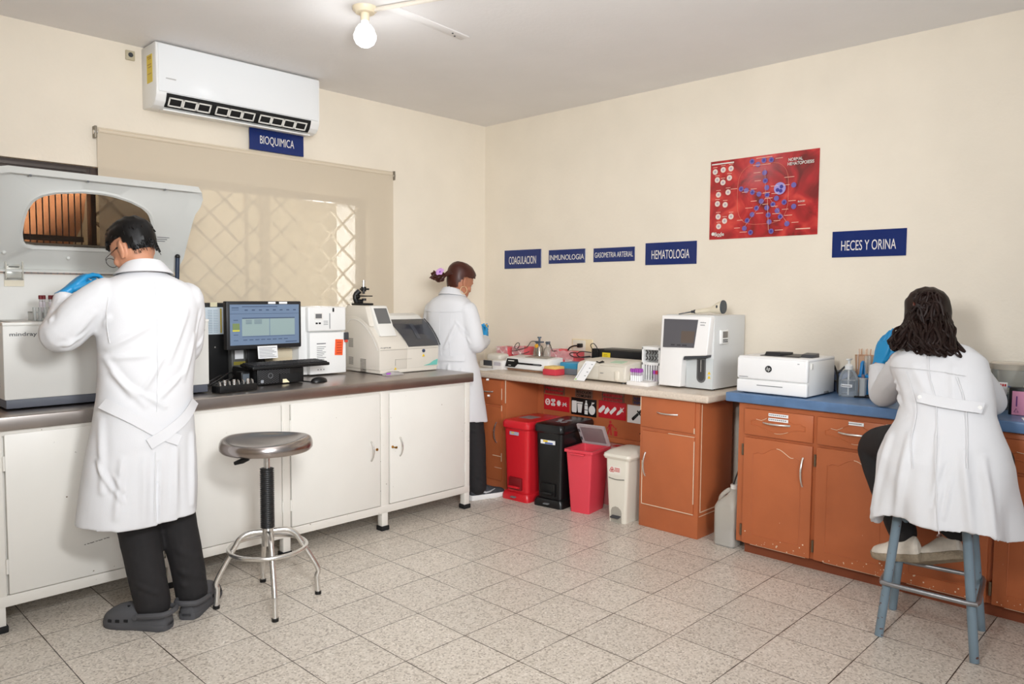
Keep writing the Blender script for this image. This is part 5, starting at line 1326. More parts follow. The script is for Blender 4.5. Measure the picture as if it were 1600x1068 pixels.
for pts in ([(2.44, 1.575, 1.035), (2.43, 1.61, 1.03), (2.42, 1.64, 0.99), (2.41, 1.70, 0.97), (2.38, 1.76, 0.955)], [(2.44, 1.475, 1.03), (2.43, 1.43, 1.03), (2.42, 1.40, 1.0), (2.42, 1.385, 0.975), (2.42, 1.35, 0.978)], [(2.38, 1.58, 0.96), (2.38, 1.68, 0.93), (2.38, 1.78, 0.90)]):
    b = MB(); b.tube(smooth_path(pts), 0.003, 7); part('tubing', b, mat('dark_tube', (70, 66, 62), 0.4), pbt)
b = MB(); b.tube([(2.40+0.0*math.cos(a), 1.725+0.022*math.cos(a)-0.012*math.sin(a), 0.995+0.024*math.sin(a)) for a in [2*PI*k/24 for k in range(24)]], 0.003, 6, closed=True); part('tubing_coil', b, mat('dark_tube', (70, 66, 62), 0.4), pbt)
# cream reader with slip
cr = thing('strip_reader', 'wide cream benchtop printer with rounded front below the GASOMETRIA sign', 'printer', (2.2, 0.72, ZB))
sec = [(2.085, 0.842), (2.078, 0.86), (2.086, 0.938), (2.105, 0.952), (2.20, 0.965), (2.34, 0.968), (2.36, 0.842)]
b = MB(); b.prism(sec, lambda u, v, d: (u, d, v), 0.50, 0.885, 0.012, 3); part('body', b, mat('aged_cream', (216, 209, 195), 0.45), cr)
b = MB(); b.box(2.072, 2.10, 0.508, 0.70, 0.845, 0.94, 0.008); part('front_door', b, mat('aged_cream', (216, 209, 195), 0.45), cr)
b = MB(); b.box(2.064, 2.09, 0.535, 0.575, 0.85, 0.915, 0.012, 3); part('latch', b, mat('latch_cream', (226, 218, 202), 0.4), cr)
b = MB(); b.cyl((2.16, 0.502, 0.90), (2.16, 0.478, 0.90), 0.032, seg=24); part('roller_knob', b, mat('latch_cream', (226, 218, 202), 0.4), cr)
b = MB(); b.box(2.13, 2.19, 0.56, 0.65, 0.956, 0.9625, rot=(0, -0.137, 0)); part('green_label', b, mat('pale_green', (176, 204, 178), 0.5), cr)
b = MB(); b.tube([(2.112, 0.745, 0.958), (2.10, 0.715, 0.953), (2.112, 0.685, 0.96)], 0.004, 6); b.tube([(2.10, 0.715, 0.953), (2.13, 0.71, 0.962)], 0.004, 6); part('cutter', b, M_black, cr)
b = MB(); b.box(2.076, 2.079, 0.82, 0.85, 0.88, 0.884); b.box(2.0705, 2.073, 0.66, 0.685, 0.89, 0.894); part('print', b, M_greyink, cr)
for y in (0.54, 0.85):
    b = MB(); b.cyl((2.12, y, ZB), (2.12, y, 0.845), 0.014, seg=12); part('foot', b, M_dgrey, cr)
sl = thing('paper_slip', 'white test slip leaning on the cream benchtop printer', 'slip', (2.06, 0.8, ZB))
def slp(u, v, d): return Vector((2.032+0.045*v-d, 0.865-0.085*u-0.06*v, ZB+0.003+0.125*v))
b = MB(); b.prism([(0, 0), (1, 0), (1, 1), (0, 1)], slp, 0.0, 0.001); part('paper', b, M_paper, sl)
b = MB()
for j in range(12): b.prism([(0.12, .12+.065*j), (0.2, .12+.065*j), (0.2, .15+.065*j), (0.12, .15+.065*j)], slp, 0.001, 0.0016)
for j in (2, 5, 8, 11): b.prism([(0.7, .12+.065*j), (0.85, .12+.065*j), (0.85, .15+.065*j), (0.7, .15+.065*j)], slp, 0.001, 0.0016)
part('print', b, M_greyink, sl)
b = MB(); b.prism([(0.05, .03), (0.2, .03), (0.2, .09), (0.05, .09)], slp, 0.001, 0.0016); part('green_dot', b, mat('green_dot', (150, 200, 60), 0.5), sl)
# black printer behind
bp_ = thing('black_printer', 'low black printer at the wall behind the cream benchtop printer', 'printer', (2.5, 0.78, ZB))
b = MB(); b.box(2.43, 2.585, 0.52, 0.975, ZB, 1.015, 0.012, 3); part('body', b, M_black, bp_)
b = MB(); b.box(2.423, 2.44, 0.60, 0.93, 0.93, 1.01, 0.006); part('front_flap', b, mat('printer_black', (30, 30, 32), 0.3), bp_)
yn = thing('yellow_note', 'yellow sticky note on the black printer behind the cream benchtop printer', 'note', (2.42, 0.90, 0.94))
b = MB(); b.box(2.4195, 2.4215, 0.868, 0.935, 0.935, 0.99, rot=(0, 0.05, 0)); part('paper', b, mat('note_yellow', (230, 202, 40), 0.7), yn)
b = MB()
for j in range(4): b.box(2.4185, 2.4196, 0.88+0.004*j, 0.922, 0.945+0.01*j, 0.948+0.01*j)
part('writing', b, mat('note_ink', (140, 120, 40), 0.6), yn)
cbk = thing('charger_block', 'black charger block with looping lead left of the black printer', 'charger', (2.47, 1.03, ZB))
b = MB(); b.box(2.46, 2.50, 0.995, 1.06, ZB+0.09, 1.01, 0.006, 2); b.box(2.46, 2.50, 1.0, 1.05, ZB, ZB+0.1, 0.004); part('block', b, M_black, cbk)
b = MB(); b.tube(smooth_path([(2.46, 1.04, 0.99), (2.45, 1.06, 1.03), (2.45, 1.035, 1.045), (2.455, 1.01, 1.02), (2.455, 1.0, 0.99)]), 0.003, 6)
b.tube(smooth_path([(2.46, 1.06, 0.98), (2.42, 1.12, 0.985), (2.41, 1.15, 0.965), (2.42, 1.12, 0.945), (2.45, 1.05, 0.95)]), 0.0035, 6)
b.tube(smooth_path([(2.45, 1.06, 0.955), (2.40, 1.14, 0.945), (2.39, 1.19, 0.955), (2.40, 1.20, 0.972), (2.42, 1.16, 0.975)]), 0.0035, 6); part('lead', b, M_black, cbk)
# white rack with cut-outs
wr = thing('slotted_rack', 'tall white slotted rack standing left of the white analyser', 'rack', (2.24, 0.43, ZB))
b = MB(); b.box(2.22, 2.36, 0.465, 0.475, ZB, 1.065, 0.002); b.box(2.22, 2.36, 0.345, 0.355, ZB, 1.065, 0.002); b.box(2.345, 2.36, 0.345, 0.475, ZB, 1.065, 0.002)
for z in (1.045, 0.95, 0.84): b.box(2.22, 2.36, 0.345, 0.475, z, z+0.018, 0.002)
for k in range(6): b.box(2.222, 2.228, 0.365+0.018*k, 0.373+0.018*k, 0.845, 0.95)
part('frame', b, M_white, wr)
b = MB()
for k in range(5):
    for j in range(2):
        y = 0.45-0.021*k; z = 0.978+0.034*j; b.box(2.226, 2.23, y-0.012, y-0.005, z, z+0.02, rot=(0.7, 0, 0)); b.box(2.226, 2.23, y-0.012, y-0.005, z+0.013, z+0.033, rot=(-0.7, 0, 0))
part('chevrons', b, mat('chevron_grey', (70, 68, 66), 0.5), wr)
tr = thing('tube_tray', 'white foam tray holding purple capped blood tubes in front of the slotted rack', 'tray', (2.14, 0.49, ZB))
b = MB(); b.box(2.09, 2.20, 0.34, 0.497, ZB, ZB+0.024, 0.003); part('tray', b, mat('foam_white', (240, 236, 232), 0.8), tr)
q0 = None; k_ = 0
rows = ('front row', 'back row')
ords = ('leftmost', 'second', 'third', 'fourth', 'last')
for r in range(2):
    for k in range(5):
        if r == 1 and k == 4: continue
        x = 2.125+0.034*r; y = 0.484-0.0155*k-0.006*r
        lab = 'purple capped blood tube in the white foam tray, %s of the %s' % (ords[k] if not (r == 1 and k == 3) else 'last', rows[r])
        if q0 is None:
            q0 = thing('purple_cap_tube', lab, 'test tube', (x, y, ZB+0.012), local=True, group='purple capped tubes in the foam tray')
            b = MB(); b.lathe([(0, 0), (0.005, 0.002), (0.0062, 0.008), (0.0062, 0.07), (0, 0.07)], seg=12); part('glass', b, clear_mat('tube_pale', (226, 214, 226), 0.5, 0.1), q0)
            b = MB(); b.lathe([(0.0064, 0.012), (0.0066, 0.013), (0.0066, 0.045), (0.0064, 0.046)], seg=12); part('paper_label', b, M_paper, q0)
            b = MB(); b.lathe([(0, 0.066), (0.0078, 0.066), (0.008, 0.07), (0.0078, 0.086), (0.004, 0.088), (0, 0.088)], seg=12); part('cap', b, mat('cap_purple', (158, 66, 168), 0.5), q0)
        else: dup(q0, (x, y, ZB+0.012), 0, lab)
cl_i = 0
M_rc = mat('cap_red', (196, 50, 74), 0.5)
for k in range(2):
    b = MB(); b.lathe([(0, 0), (0.006, 0.004), (0.0065, 0.07), (0, 0.07)], seg=12); y = 0.372-0.018*k
    t = thing('red_cap_tube', 'red capped tube standing between the foam tray and the white analyser, %s one' % ('left', 'right')[k], 'test tube', (2.205, y, ZB), local=True, group='red capped tubes by the analyser')
    part('glass', b, clear_mat('tube_pale', (226, 214, 226), 0.5, 0.1), t)
    b = MB(); b.lathe([(0, 0.068), (0.008, 0.068), (0.008, 0.09), (0, 0.091)], seg=12); part('cap', b, M_rc if k else mat('cap_purple', (158, 66, 168), 0.5), t)

# haematology analyser
ha_ = thing('blood_analyser', 'white blood analyser with grey touch screen under the HEMATOLOGIA sign', 'analyser', (2.35, 0.13, ZB))
b = MB(); b.box(2.195, 2.565, -0.035, 0.288, 0.842, 1.268, 0.004); part('body', b, mat('ana_grey', (214, 215, 214), 0.4), ha_)
# front shell (tilted back a little): full width above, left column below
def hf(u, v, d): # u = y ; v = z ; front plane
    x = 2.135+0.055*max(0, (v-1.02)/0.25)*0.35
    return Vector((x+d, u, v))
b = MB(); b.prism([(0.297, 0.846), (0.146, 0.846), (0.137, 1.012), (0.128, 1.028), (-0.022, 1.040), (-0.035, 1.262), (0.292, 1.264)], hf, 0.0, 0.07, 0.007, 3); fs = part('front_shell', b, mat('ana_white', (238, 236, 234), 0.35), ha_)
b = MB(); b.prism([(0.270, 1.075), (0.062, 1.080), (0.045, 1.243), (0.272, 1.243)], hf, -0.002, 0.004); scn = part('touch_screen', b, mat('screen_off', (92, 90, 94), 0.12), fs)
b = MB(); b.prism([(0.15, 1.105), (0.066, 1.107), (0.062, 1.175), (0.15, 1.175)], hf, -0.0028, -0.0018); part('painted_reflection', b, mat('screen_tan', (100, 88, 80), 0.15), scn)  # reflection painted as a tan patch on the screen
b = MB(); b.prism([(0.215, 1.088), (0.19, 1.088), (0.19, 1.096), (0.215, 1.096)], hf, -0.0028, -0.0018); b.prism([(0.175, 1.088), (0.15, 1.088), (0.15, 1.096), (0.175, 1.096)], hf, -0.0028, -0.0018); b.prism([(0.14, 1.088), (0.11, 1.088), (0.11, 1.096), (0.14, 1.096)], hf, -0.0028, -0.0018); part('screen_buttons', b, mat('screen_btn', (66, 64, 68), 0.2), scn)
text('mindray', 0.038, 0.008, (2.1495, 0.012, 1.228), FX, M_greyink, ha_, 'logo', bold=0.01)
b = MB(); b.box(2.1455, 2.149, 0.0, 0.028, 1.212, 1.215); part('model_print', b, M_greyink, ha_)
b = MB(); b.prism([(0.132, 1.006), (-0.018, 1.028), (-0.02, 1.042), (0.128, 1.03)], hf, 0.008, 0.065); part('lip', b, M_dgrey, ha_)
b = MB(); b.box(2.188, 2.197, -0.035, 0.14, 0.842, 1.02, 0.003); part('sample_bay', b, mat('bay_grey', (204, 208, 208), 0.35), ha_)
sl_ = [(0.066, 1.012), (0.009, 1.018)]
pts = [(0.068, 1.01), (0.010, 1.018)]+[(0.039-0.029*math.cos(a), 0.905-0.029*math.sin(a)) for a in [PI*k/12 for k in range(13)]][0:0]
slot = [(0.068, 1.02), (0.068, 0.905)]+[(0.039+0.029*math.cos(a), 0.905-0.029*math.sin(a)) for a in [PI*k/12 for k in range(1, 12)]]+[(0.010, 0.905), (0.010, 1.02)]
b = MB(); b.prism(slot, lambda u, v, d: (d, u, v), 2.1855, 2.19); slb = part('probe_slot', b, mat('slot_dark', (98, 98, 98), 0.5), ha_)
b = MB(); b.prism([(0.039+(u-0.039)*0.72, 0.95+(v-0.95)*0.86) for u, v in slot], lambda u, v, d: (d, u, v), 2.1845, 2.186); part('slot_back', b, mat('slot_darker', (64, 64, 64), 0.6), slb)
b = MB(); b.cyl((2.183, 0.039, 0.94), (2.183, 0.039, 1.01), 0.0025, seg=8); part('probe', b, M_chrome, ha_)
for z in (0.937, 0.912):
    b = MB(); b.prism([(-0.002, z-0.008), (-0.022, z-0.008), (-0.012, z+0.009)], lambda u, v, d: (d, u, v), 2.1865, 2.189); part('warning_mark', b, M_yellow, ha_)
for x in (2.25, 2.52):
    for y in (0.0, 0.25):
        b = MB(); b.cyl((x, y, ZB), (x, y, 0.845), 0.015, seg=12); part('foot', b, M_rubber, ha_)
tm = thing('side_timer', 'small white digital timer stuck on the side of the white analyser', 'timer', (2.29, -0.042, 1.10))
b = MB(); b.box(2.245, 2.33, -0.054, -0.036, 1.102, 1.185, 0.006, 2); part('case', b, M_white, tm)
b = MB(); b.box(2.26, 2.318, -0.0555, -0.053, 1.138, 1.176, 0.001); part('display', b, mat('timer_lcd', (120, 116, 112), 0.2), tm)
b = MB()
for k in range(4):
    for j in range(2): b.box(2.262+0.015*k, 2.272+0.015*k, -0.0555, -0.053, 1.112+0.011*j, 1.12+0.011*j)
part('buttons', b, M_dgrey, tm)
# barcode scanner on its roof
bs = thing('barcode_scanner', 'cream barcode scanner with black lead lying on top of the white analyser', 'scanner', (2.25, 0.04, 1.268))
b = MB()
def sring(y, zc, hx, hz): return [(2.24+hx*math.cos(a), y, zc+hz*math.sin(a)) for a in [2*PI*k/16 for k in range(16)]]
b.loft([sring(0.112, 1.288, 0.013, 0.012), sring(0.06, 1.294, 0.014, 0.013), sring(0.018, 1.300, 0.016, 0.015), sring(0.0, 1.304, 0.02, 0.022), sring(-0.03, 1.312, 0.032, 0.034), sring(-0.055, 1.318, 0.036, 0.038), sring(-0.062, 1.318, 0.035, 0.038)]); part('body', b, mat('scanner_cream', (222, 212, 190), 0.45), bs)
b = MB(); b.loft([sring(-0.060, 1.318, 0.0365, 0.040), sring(-0.068, 1.318, 0.034, 0.038)]); part('nose', b, mat('nose_slate', (66, 72, 78), 0.4), bs)
b = MB(); b.tube(smooth_path([(2.24, 0.108, 1.288), (2.24, 0.135, 1.287), (2.23, 0.165, 1.281), (2.20, 0.205, 1.2715)]), [0.012]*3+[0.0115]*3+[0.008]*5+[0.0035]*14, 10); part('lead', b, M_dgrey, bs)
b = MB(); b.box(2.204, 2.207, -0.045, -0.035, 1.312, 1.328, 0.002); part('trigger', b, M_dgrey, bs)

# ------------------------------------------------------------------ things on the blue worktop
ZN = 0.866
pr = thing('laser_printer', 'white laser printer on the blue worktop', 'printer', (2.2, -0.46, ZN))
b = MB(); b.box(2.035, 2.385, -0.648, -0.272, 0.872, 1.05, 0.006); part('body', b, M_white, pr)
b = MB(); b.box(2.02, 2.05, -0.651, -0.270, 0.943, 1.058, 0.010, 3); part('front_door', b, mat('printer_white', (238, 238, 238), 0.35), pr)
b = MB(); b.box(2.02, 2.05, -0.651, -0.270, 0.872, 0.940, 0.008, 3); ty = part('paper_tray', b, mat('printer_white', (238, 238, 238), 0.35), pr)
b = MB(); b.box(2.0185, 2.021, -0.525, -0.385, 0.912, 0.916); part('tray_grip', b, M_grey, ty)
b = MB(); b.box(2.03, 2.385, -0.648, -0.272, 1.045, 1.064, 0.008, 3); part('top_cover', b, mat('printer_white', (238, 238, 238), 0.35), pr)
b = MB(); b.box(2.10, 2.33, -0.57, -0.36, 1.0635, 1.067, 0.001); b.prism([(2.12, 1.066), (2.30, 1.066), (2.30, 1.078), (2.14, 1.085)], lambda u, v, d: (u, d, v), -0.455, -0.375, 0.002); part('output_tray', b, mat('tray_black', (36, 37, 40), 0.4), pr)
b = MB(); b.prism([(2.13, 1.064), (2.22, 1.064), (2.215, 1.086), (2.15, 1.080)], lambda u, v, d: (u, d, v), -0.63, -0.565, 0.002); cp_ = part('control_panel', b, M_dgrey, pr)
b = MB(); b.cyl((2.0195, -0.448, 1.003), (2.0165, -0.448, 1.003), 0.0175, seg=32); lg = part('emblem', b, mat('logo_black', (30, 32, 36), 0.4), pr)
text('hp', 0.021, 0.025, (2.0163, -0.448, 1.002), FX, M_white, lg, 'emblem_letters', shear=0.25)
b = MB(); b.box(2.0185, 2.0205, -0.335, -0.285, 0.953, 0.956); b.box(2.0185, 2.0205, -0.61, -0.6, 1.037, 1.04); part('model_print', b, M_greyink, pr)
b = MB(); b.box(2.07, 2.09, -0.6525, -0.647, 1.01, 1.04, 0.002); part('power_button', b, M_offwhite, pr)
b = MB(); b.box(2.24, 2.30, -0.6525, -0.64, 0.874, 0.885, 0.002); part('side_notch', b, M_grey, pr)
for x in (2.07, 2.35):
    for y in (-0.62, -0.30):
        b = MB(); b.cyl((x, y, ZN), (x, y, 0.874), 0.015, seg=12); part('foot', b, M_rubber, pr)
bxb = thing('slate_box', 'slate blue box at the wall behind the pump bottle', 'box', (2.5, -0.66, ZN))
b = MB(); b.box(2.46, 2.57, -0.70, -0.565, ZN, 0.972, 0.006); part('body', b, mat('slate_blue', (96, 108, 136), 0.5), bxb)
b = MB(); b.box(2.455, 2.461, -0.69, -0.58, 0.92, 0.965, 0.002); part('front_strip', b, mat('slate_blue_light', (116, 128, 156), 0.5), bxb)
bb_ = thing('black_adapter', 'black adapter with copper coloured socket at the side of the laser printer', 'adapter', (2.44, -0.585, ZN))
b = MB(); b.box(2.40, 2.45, -0.62, -0.565, ZN, 0.965, 0.006); part('block', b, M_black, bb_)
b = MB(); b.box(2.397, 2.401, -0.61, -0.575, 0.90, 0.915); part('socket', b, mat('copper', (176, 110, 80), 0.4, 0.6), bb_)
for pts, r, lab in (([(2.42, -0.63, 1.01), (2.405, -0.655, 0.96), (2.37, -0.67, 0.905), (2.34, -0.69, 0.872), (2.34, -0.73, 0.870)], 0.0055, 'black cable dropping beside the laser printer to the pump bottle'),
                    ([(2.40, -0.61, 0.935), (2.40, -0.665, 0.93), (2.45, -0.71, 0.955), (2.48, -0.70, 1.0), (2.47, -0.675, 1.005), (2.46, -0.655, 0.985), (2.45, -0.63, 0.96)], 0.0055, 'black cable bent in a peak above the slate blue box'),
                    ([(2.25, -0.80, 0.872), (2.30, -0.86, 0.871), (2.33, -0.90, 0.873), (2.30, -0.935, 0.871), (2.25, -0.90, 0.872), (2.27, -0.85, 0.878), (2.31, -0.87, 0.882), (2.31, -0.92, 0.879), (2.26, -0.92, 0.876), (2.16, -0.96, 0.871), (2.10, -1.0, 0.872), (2.06, -1.02, 0.871)], 0.0048, 'coiled black cable on the blue worktop in front of the basket')):
    b = MB(); b.tube(smooth_path(pts), r, 8); solo('black_cable', b, M_black, lab, 'cable', group='black cables on the blue worktop')
pb = thing('pump_bottle', 'clear gel pump bottle with white pump on the blue worktop', 'bottle', (2.285, -0.757, ZN))
b = MB(); b.lathe([(0, 0), (0.044, 0), (0.0465, 0.006), (0.0465, 0.085), (0.044, 0.102), (0.036, 0.122), (0.024, 0.136), (0.016, 0.142), (0.016, 0.15), (0, 0.15)], (2.285, -0.757, ZN), 32); part('bottle', b, clear_mat('gel_bottle', (214, 222, 228), 0.2, 0.06), pb)
b = MB(); b.lathe([(0, 0.004), (0.043, 0.005), (0.043, 0.085), (0, 0.086)], (2.285, -0.757, ZN), 28); part('gel', b, clear_mat('gel', (205, 216, 226), 0.14, 0.1), pb)
b = MB(); b.lathe([(0, 0.14), (0.019, 0.14), (0.02, 0.16), (0.012, 0.168), (0.006, 0.17), (0.006, 0.19), (0, 0.19)], (2.285, -0.757, ZN), 20); b.box(2.262, 2.31, -0.765, -0.749, ZN+0.188, ZN+0.197, 0.003); pm = part('pump', b, M_white, pb)
b = MB(); b.cyl((2.285, -0.757, ZN+0.008), (2.285, -0.757, ZN+0.14), 0.004, seg=8); part('dip_tube', b, M_white, pb)
b = MB(); b.grid(lambda u, v: (2.285-0.0472*math.cos(-0.65+1.3*u), -0.757+0.0472*math.sin(-0.65+1.3*u)-0.004, ZN+0.052+0.015*v), 16, 1, thick=(-0.0006, 0, 0)); lb = part('label', b, M_paper, pb)
b = MB(); b.grid(lambda u, v: (2.285-0.0482*math.cos(-0.5+1.0*u), -0.757+0.0482*math.sin(-0.5+1.0*u)-0.004, ZN+0.057+0.004*v), 16, 1, thick=(-0.0004, 0, 0)); part('label_print', b, M_greyink, lb)
cu_ = thing('clear_cup', 'small frosted plastic tub right of the pump bottle', 'tub', (2.37, -0.815, ZN))
b = MB(); b.loft([rrect(2.36, -0.803, 0.018, 0.014, 0.006, ZN), rrect(2.36, -0.803, 0.02, 0.016, 0.006, ZN+0.088)]); part('tub', b, M_milky, cu_)
b = MB(); b.loft([rrect(2.36, -0.803, 0.022, 0.018, 0.006, ZN+0.086), rrect(2.36, -0.803, 0.022, 0.018, 0.006, ZN+0.093)]); part('lid', b, M_milky, cu_)
b = MB(); b.cyl((2.36, -0.803, ZN+0.093), (2.36, -0.803, ZN+0.112), 0.008, seg=12); part('stub', b, mat('mauve_stub', (120, 110, 126), 0.5), cu_)
# blue basket
bk = thing('blue_basket', 'bright blue perforated plastic basket with handle behind the pump bottle', 'basket', (2.43, -0.84, ZN))
BKX0, BKX1, BKY0, BKY1, BZ0, BZ1 = 2.385, 2.462, -0.94, -0.775, ZN+0.002, 0.965
b = MB()
def holes_wall(m, axis, c, a0, a1, z0, z1, nx, nz, hr):
    # perforated wall from strips between square-ish holes
    wa = (a1-a0)/nx; wz = (z1-z0)/nz; th = 0.003
    def bx(p0, p1, q0, q1):
        if axis == 'x': m.box(c, c+th, p0, p1, q0, q1)
        else: m.box(p0, p1, c, c+th, q0, q1)
    for i in range(nx+1): bx(a0+wa*i-(wa*(1-hr)/2 if 0 < i else 0), a0+wa*i+(wa*(1-hr)/2 if i < nx else 0), z0, z1)
    for j in range(nz+1):
        q = z0+wz*j; bx(a0, a1, q-(wz*(1-hr)/2 if j > 0 else 0), q+(wz*(1-hr)/2 if j < nz else 0))
holes_wall(b, 'x', BKX0, BKY0+0.008, BKY1-0.008, BZ0+0.008, BZ1-0.012, 8, 5, 0.5)
holes_wall(b, 'x', BKX1-0.003, BKY0+0.008, BKY1-0.008, BZ0+0.008, BZ1-0.012, 8, 5, 0.5)
holes_wall(b, 'y', BKY1-0.011, BKX0, BKX1, BZ0+0.008, BZ1-0.012, 6, 5, 0.5)
holes_wall(b, 'y', BKY0+0.008, BKX0, BKX1, BZ0+0.008, BZ1-0.012, 6, 5, 0.5)
b.box(BKX0, BKX1, BKY0+0.006, BKY1-0.006, BZ0, BZ0+0.008)
part('body', b, M_bluep, bk)
b = MB(); b.tube([(BKX0-0.004, BKY0, BZ1), (BKX1+0.004, BKY0, BZ1), (BKX1+0.004, BKY1, BZ1+0.002), (BKX0-0.004, BKY1, BZ1+0.002)], 0.008, 8, closed=True); part('rim', b, M_bluep, bk)
b = MB(); b.prism([(2.388, BZ1), (2.402, BZ1), (2.414, 1.02), (2.423, 1.026), (2.432, 1.02), (2.444, BZ1), (2.459, BZ1), (2.444, 1.035), (2.423, 1.045), (2.402, 1.035)], lambda u, v, d: (u, d, v), -0.785, -0.772, 0.002); part('handle', b, M_bluep, bk)
# pipettes standing in the basket
M_pip = clear_mat('pipette_clear', (222, 222, 216), 0.22, 0.12)
p0_ = None; random.seed(21)
for k in range(9):
    x = 2.40+0.020*(k % 3)+0.004; y = -0.80-0.035*(k//3)-0.01*(k % 2)
    lab = 'clear plastic pipette standing in the blue basket, %s' % ('front left', 'middle left', 'back left', 'front centre', 'exact centre', 'back centre', 'front right', 'middle right', 'back right')[k]
    if p0_ is None:
        b = MB(); b.lathe([(0, 0), (0.003, 0.002), (0.0045, 0.12), (0.006, 0.135), (0.0075, 0.15), (0.0075, 0.19), (0.004, 0.197), (0, 0.198)], seg=10)
        p0_ = solo('pipette', b, M_pip, lab, 'pipette', (x, y, ZN+0.011), local=True, group='pipettes in the blue basket')
    else: dup(p0_, (x, y, ZN+0.011), 0, lab)
# tan cup of sticks by the wall
tp = thing('stick_cup', 'tan paper cup by the wall behind the pump bottle', 'cup', (2.52, -0.755, ZN))
b = MB(); b.lathe([(0, 0), (0.034, 0), (0.036, 0.004), (0.05, 0.20), (0.052, 0.202), (0.048, 0.2), (0.034, 0.01), (0, 0.008)], (2.52, -0.755, ZN), 26); part('cup', b, mat('tan_paper', (208, 168, 138), 0.7), tp)
w0 = None
for k in range(7):
    a = 2*PI*k/7; x = 2.52+0.022*math.cos(a); y = -0.755+0.022*math.sin(a)
    lab = 'thin wooden stick in the tan cup, %s' % ('rear', 'rear left', 'left', 'front left', 'front right', 'right', 'rear right')[k]
    if w0 is None:
        b = MB(); b.cyl((0, 0, 0), (0.008, 0, 0.225), 0.0018, seg=6)
        w0 = solo('wooden_stick', b, mat('stick_wood', (206, 160, 126), 0.7), lab, 'stick', (x, y, ZN+0.01), a, group='wooden sticks in the tan cup', local=True)
    else: dup(w0, (x, y, ZN+0.01), a, lab)
sw = solo('swab_stick', (lambda b: (b.cyl((2.45, -0.742, ZN+0.13), (2.45, -0.742, ZN+0.225), 0.0015, seg=6), b)[1])(MB()), M_offwhite, 'single thin upright needle behind the pump bottle head', 'stick')
# right end
wc_ = thing('clear_tub', 'tall clear plastic tub with lid right of the seated person', 'tub', (2.36, -1.46, ZN))
b = MB(); b.lathe([(0, 0), (0.07, 0), (0.074, 0.006), (0.082, 0.19), (0.086, 0.192), (0.086, 0.20), (0.080, 0.20), (0.07, 0.01), (0, 0.008)], (2.41, -1.445, ZN), 32); part('tub', b, clear_mat('tub_clear', (206, 208, 200), 0.32, 0.12), wc_)
b = MB(); b.lathe([(0, 0.008), (0.069, 0.009), (0.073, 0.075), (0, 0.076)], (2.41, -1.445, ZN), 28); part('contents', b, clear_mat('blue_grey_fill', (130, 150, 166), 0.55, 0.3), wc_)
b = MB(); b.lathe([(0.082, 0.185), (0.089, 0.185), (0.09, 0.21), (0.075, 0.216), (0, 0.217)], (2.41, -1.445, ZN), 32); part('lid', b, clear_mat('lid_clear', (216, 206, 190), 0.45, 0.15), wc_)
b = MB(); b.tube([(2.28, -1.40, 0.99), (2.275, -1.43, 0.985), (2.28, -1.50, 0.975)], 0.003, 6); part('blue_pen', b, mat('pen_blue', (70, 96, 150), 0.4), wc_)
tg = thing('white_tag', 'white tag with red lettering hung on the clear tub', 'tag', (2.265, -1.43, 0.95))
b = MB(); b.box(2.262, 2.266, -1.458, -1.398, 0.945, 1.0, 0.002); part('card', b, M_paper, tg)
b = MB()
for k in range(6): b.box(2.2605, 2.262, -1.453+0.009*k, -1.447+0.009*k, 0.982, 0.993)
part('red_print', b, mat('print_red', (196, 48, 52), 0.5), tg)
cn = thing('cream_bottle', 'cream cone shaped bottle standing behind the black box', 'bottle', (2.28, -1.52, ZN))
b = MB(); b.lathe([(0, 0), (0.035, 0), (0.036, 0.1), (0.028, 0.13), (0.016, 0.215), (0.014, 0.222), (0, 0.223)], (2.268, -1.548, ZN), 24); part('bottle', b, mat('cream_cone', (214, 204, 184), 0.5), cn)
b = MB(); b.cyl((2.268, -1.548, ZN+0.2225), (2.268, -1.548, ZN+0.232), 0.012, seg=16); part('cap', b, M_offwhite, cn)
rb_ = thing('reagent_box', 'black box with a pink label at the right edge of the blue worktop', 'box', (2.23, -1.54, ZN))
b = MB(); b.box(2.19, 2.23, -1.60, -1.478, ZN, 0.988, 0.004); part('box', b, M_black, rb_)
b = MB(); b.box(2.1885, 2.191, -1.585, -1.491, 0.868, 0.972); pl2 = part('label', b, mat('label_pink', (208, 140, 168), 0.6), rb_)
b = MB(); b.tube([(2.188, -1.50, 0.88), (2.188, -1.516, 0.88), (2.188, -1.508, 0.896)], 0.0014, 5, closed=True); b.box(2.1875, 2.1886, -1.511, -1.506, 0.905, 0.95); part('label_print', b, mat('label_purple', (96, 50, 110), 0.6), pl2)
b = MB(); b.box(2.06, 2.11, -1.60, -1.55, ZN, ZN+0.004, rot=(0, 0, 0.3)); solo('paper_scrap', b, M_paper, 'scrap of white paper lying in front of the black box on the blue worktop', 'paper')
# ------------------------------------------------------------------ people
M_coat = mat('lab_coat_cotton', (217, 217, 219), 0.9, bump=0.05, bscale=220)
M_seam = mat('coat_seam', (218, 218, 220), 0.9)
M_trous = mat('black_trousers', (34, 32, 33), 0.85, noise=0.08, nscale=40)
M_skin = mat('skin_tan', (196, 140, 110), 0.5, sub=0.12, noise=0.05, nscale=12)
M_skin2 = mat('skin_brown', (176, 118, 90), 0.5, sub=0.12, noise=0.05, nscale=12)
M_glove = mat('blue_nitrile', (30, 140, 196), 0.42)
M_hairb = mat('hair_black', (11, 9, 9), 0.45, spec=0.3)
M_hairbr = mat('hair_brown', (66, 30, 20), 0.42, noise=0.25, nscale=14, spec=0.4)
M_hairdk = mat('hair_dark_brown', (32, 18, 14), 0.52, noise=0.25, nscale=14, spec=0.3)

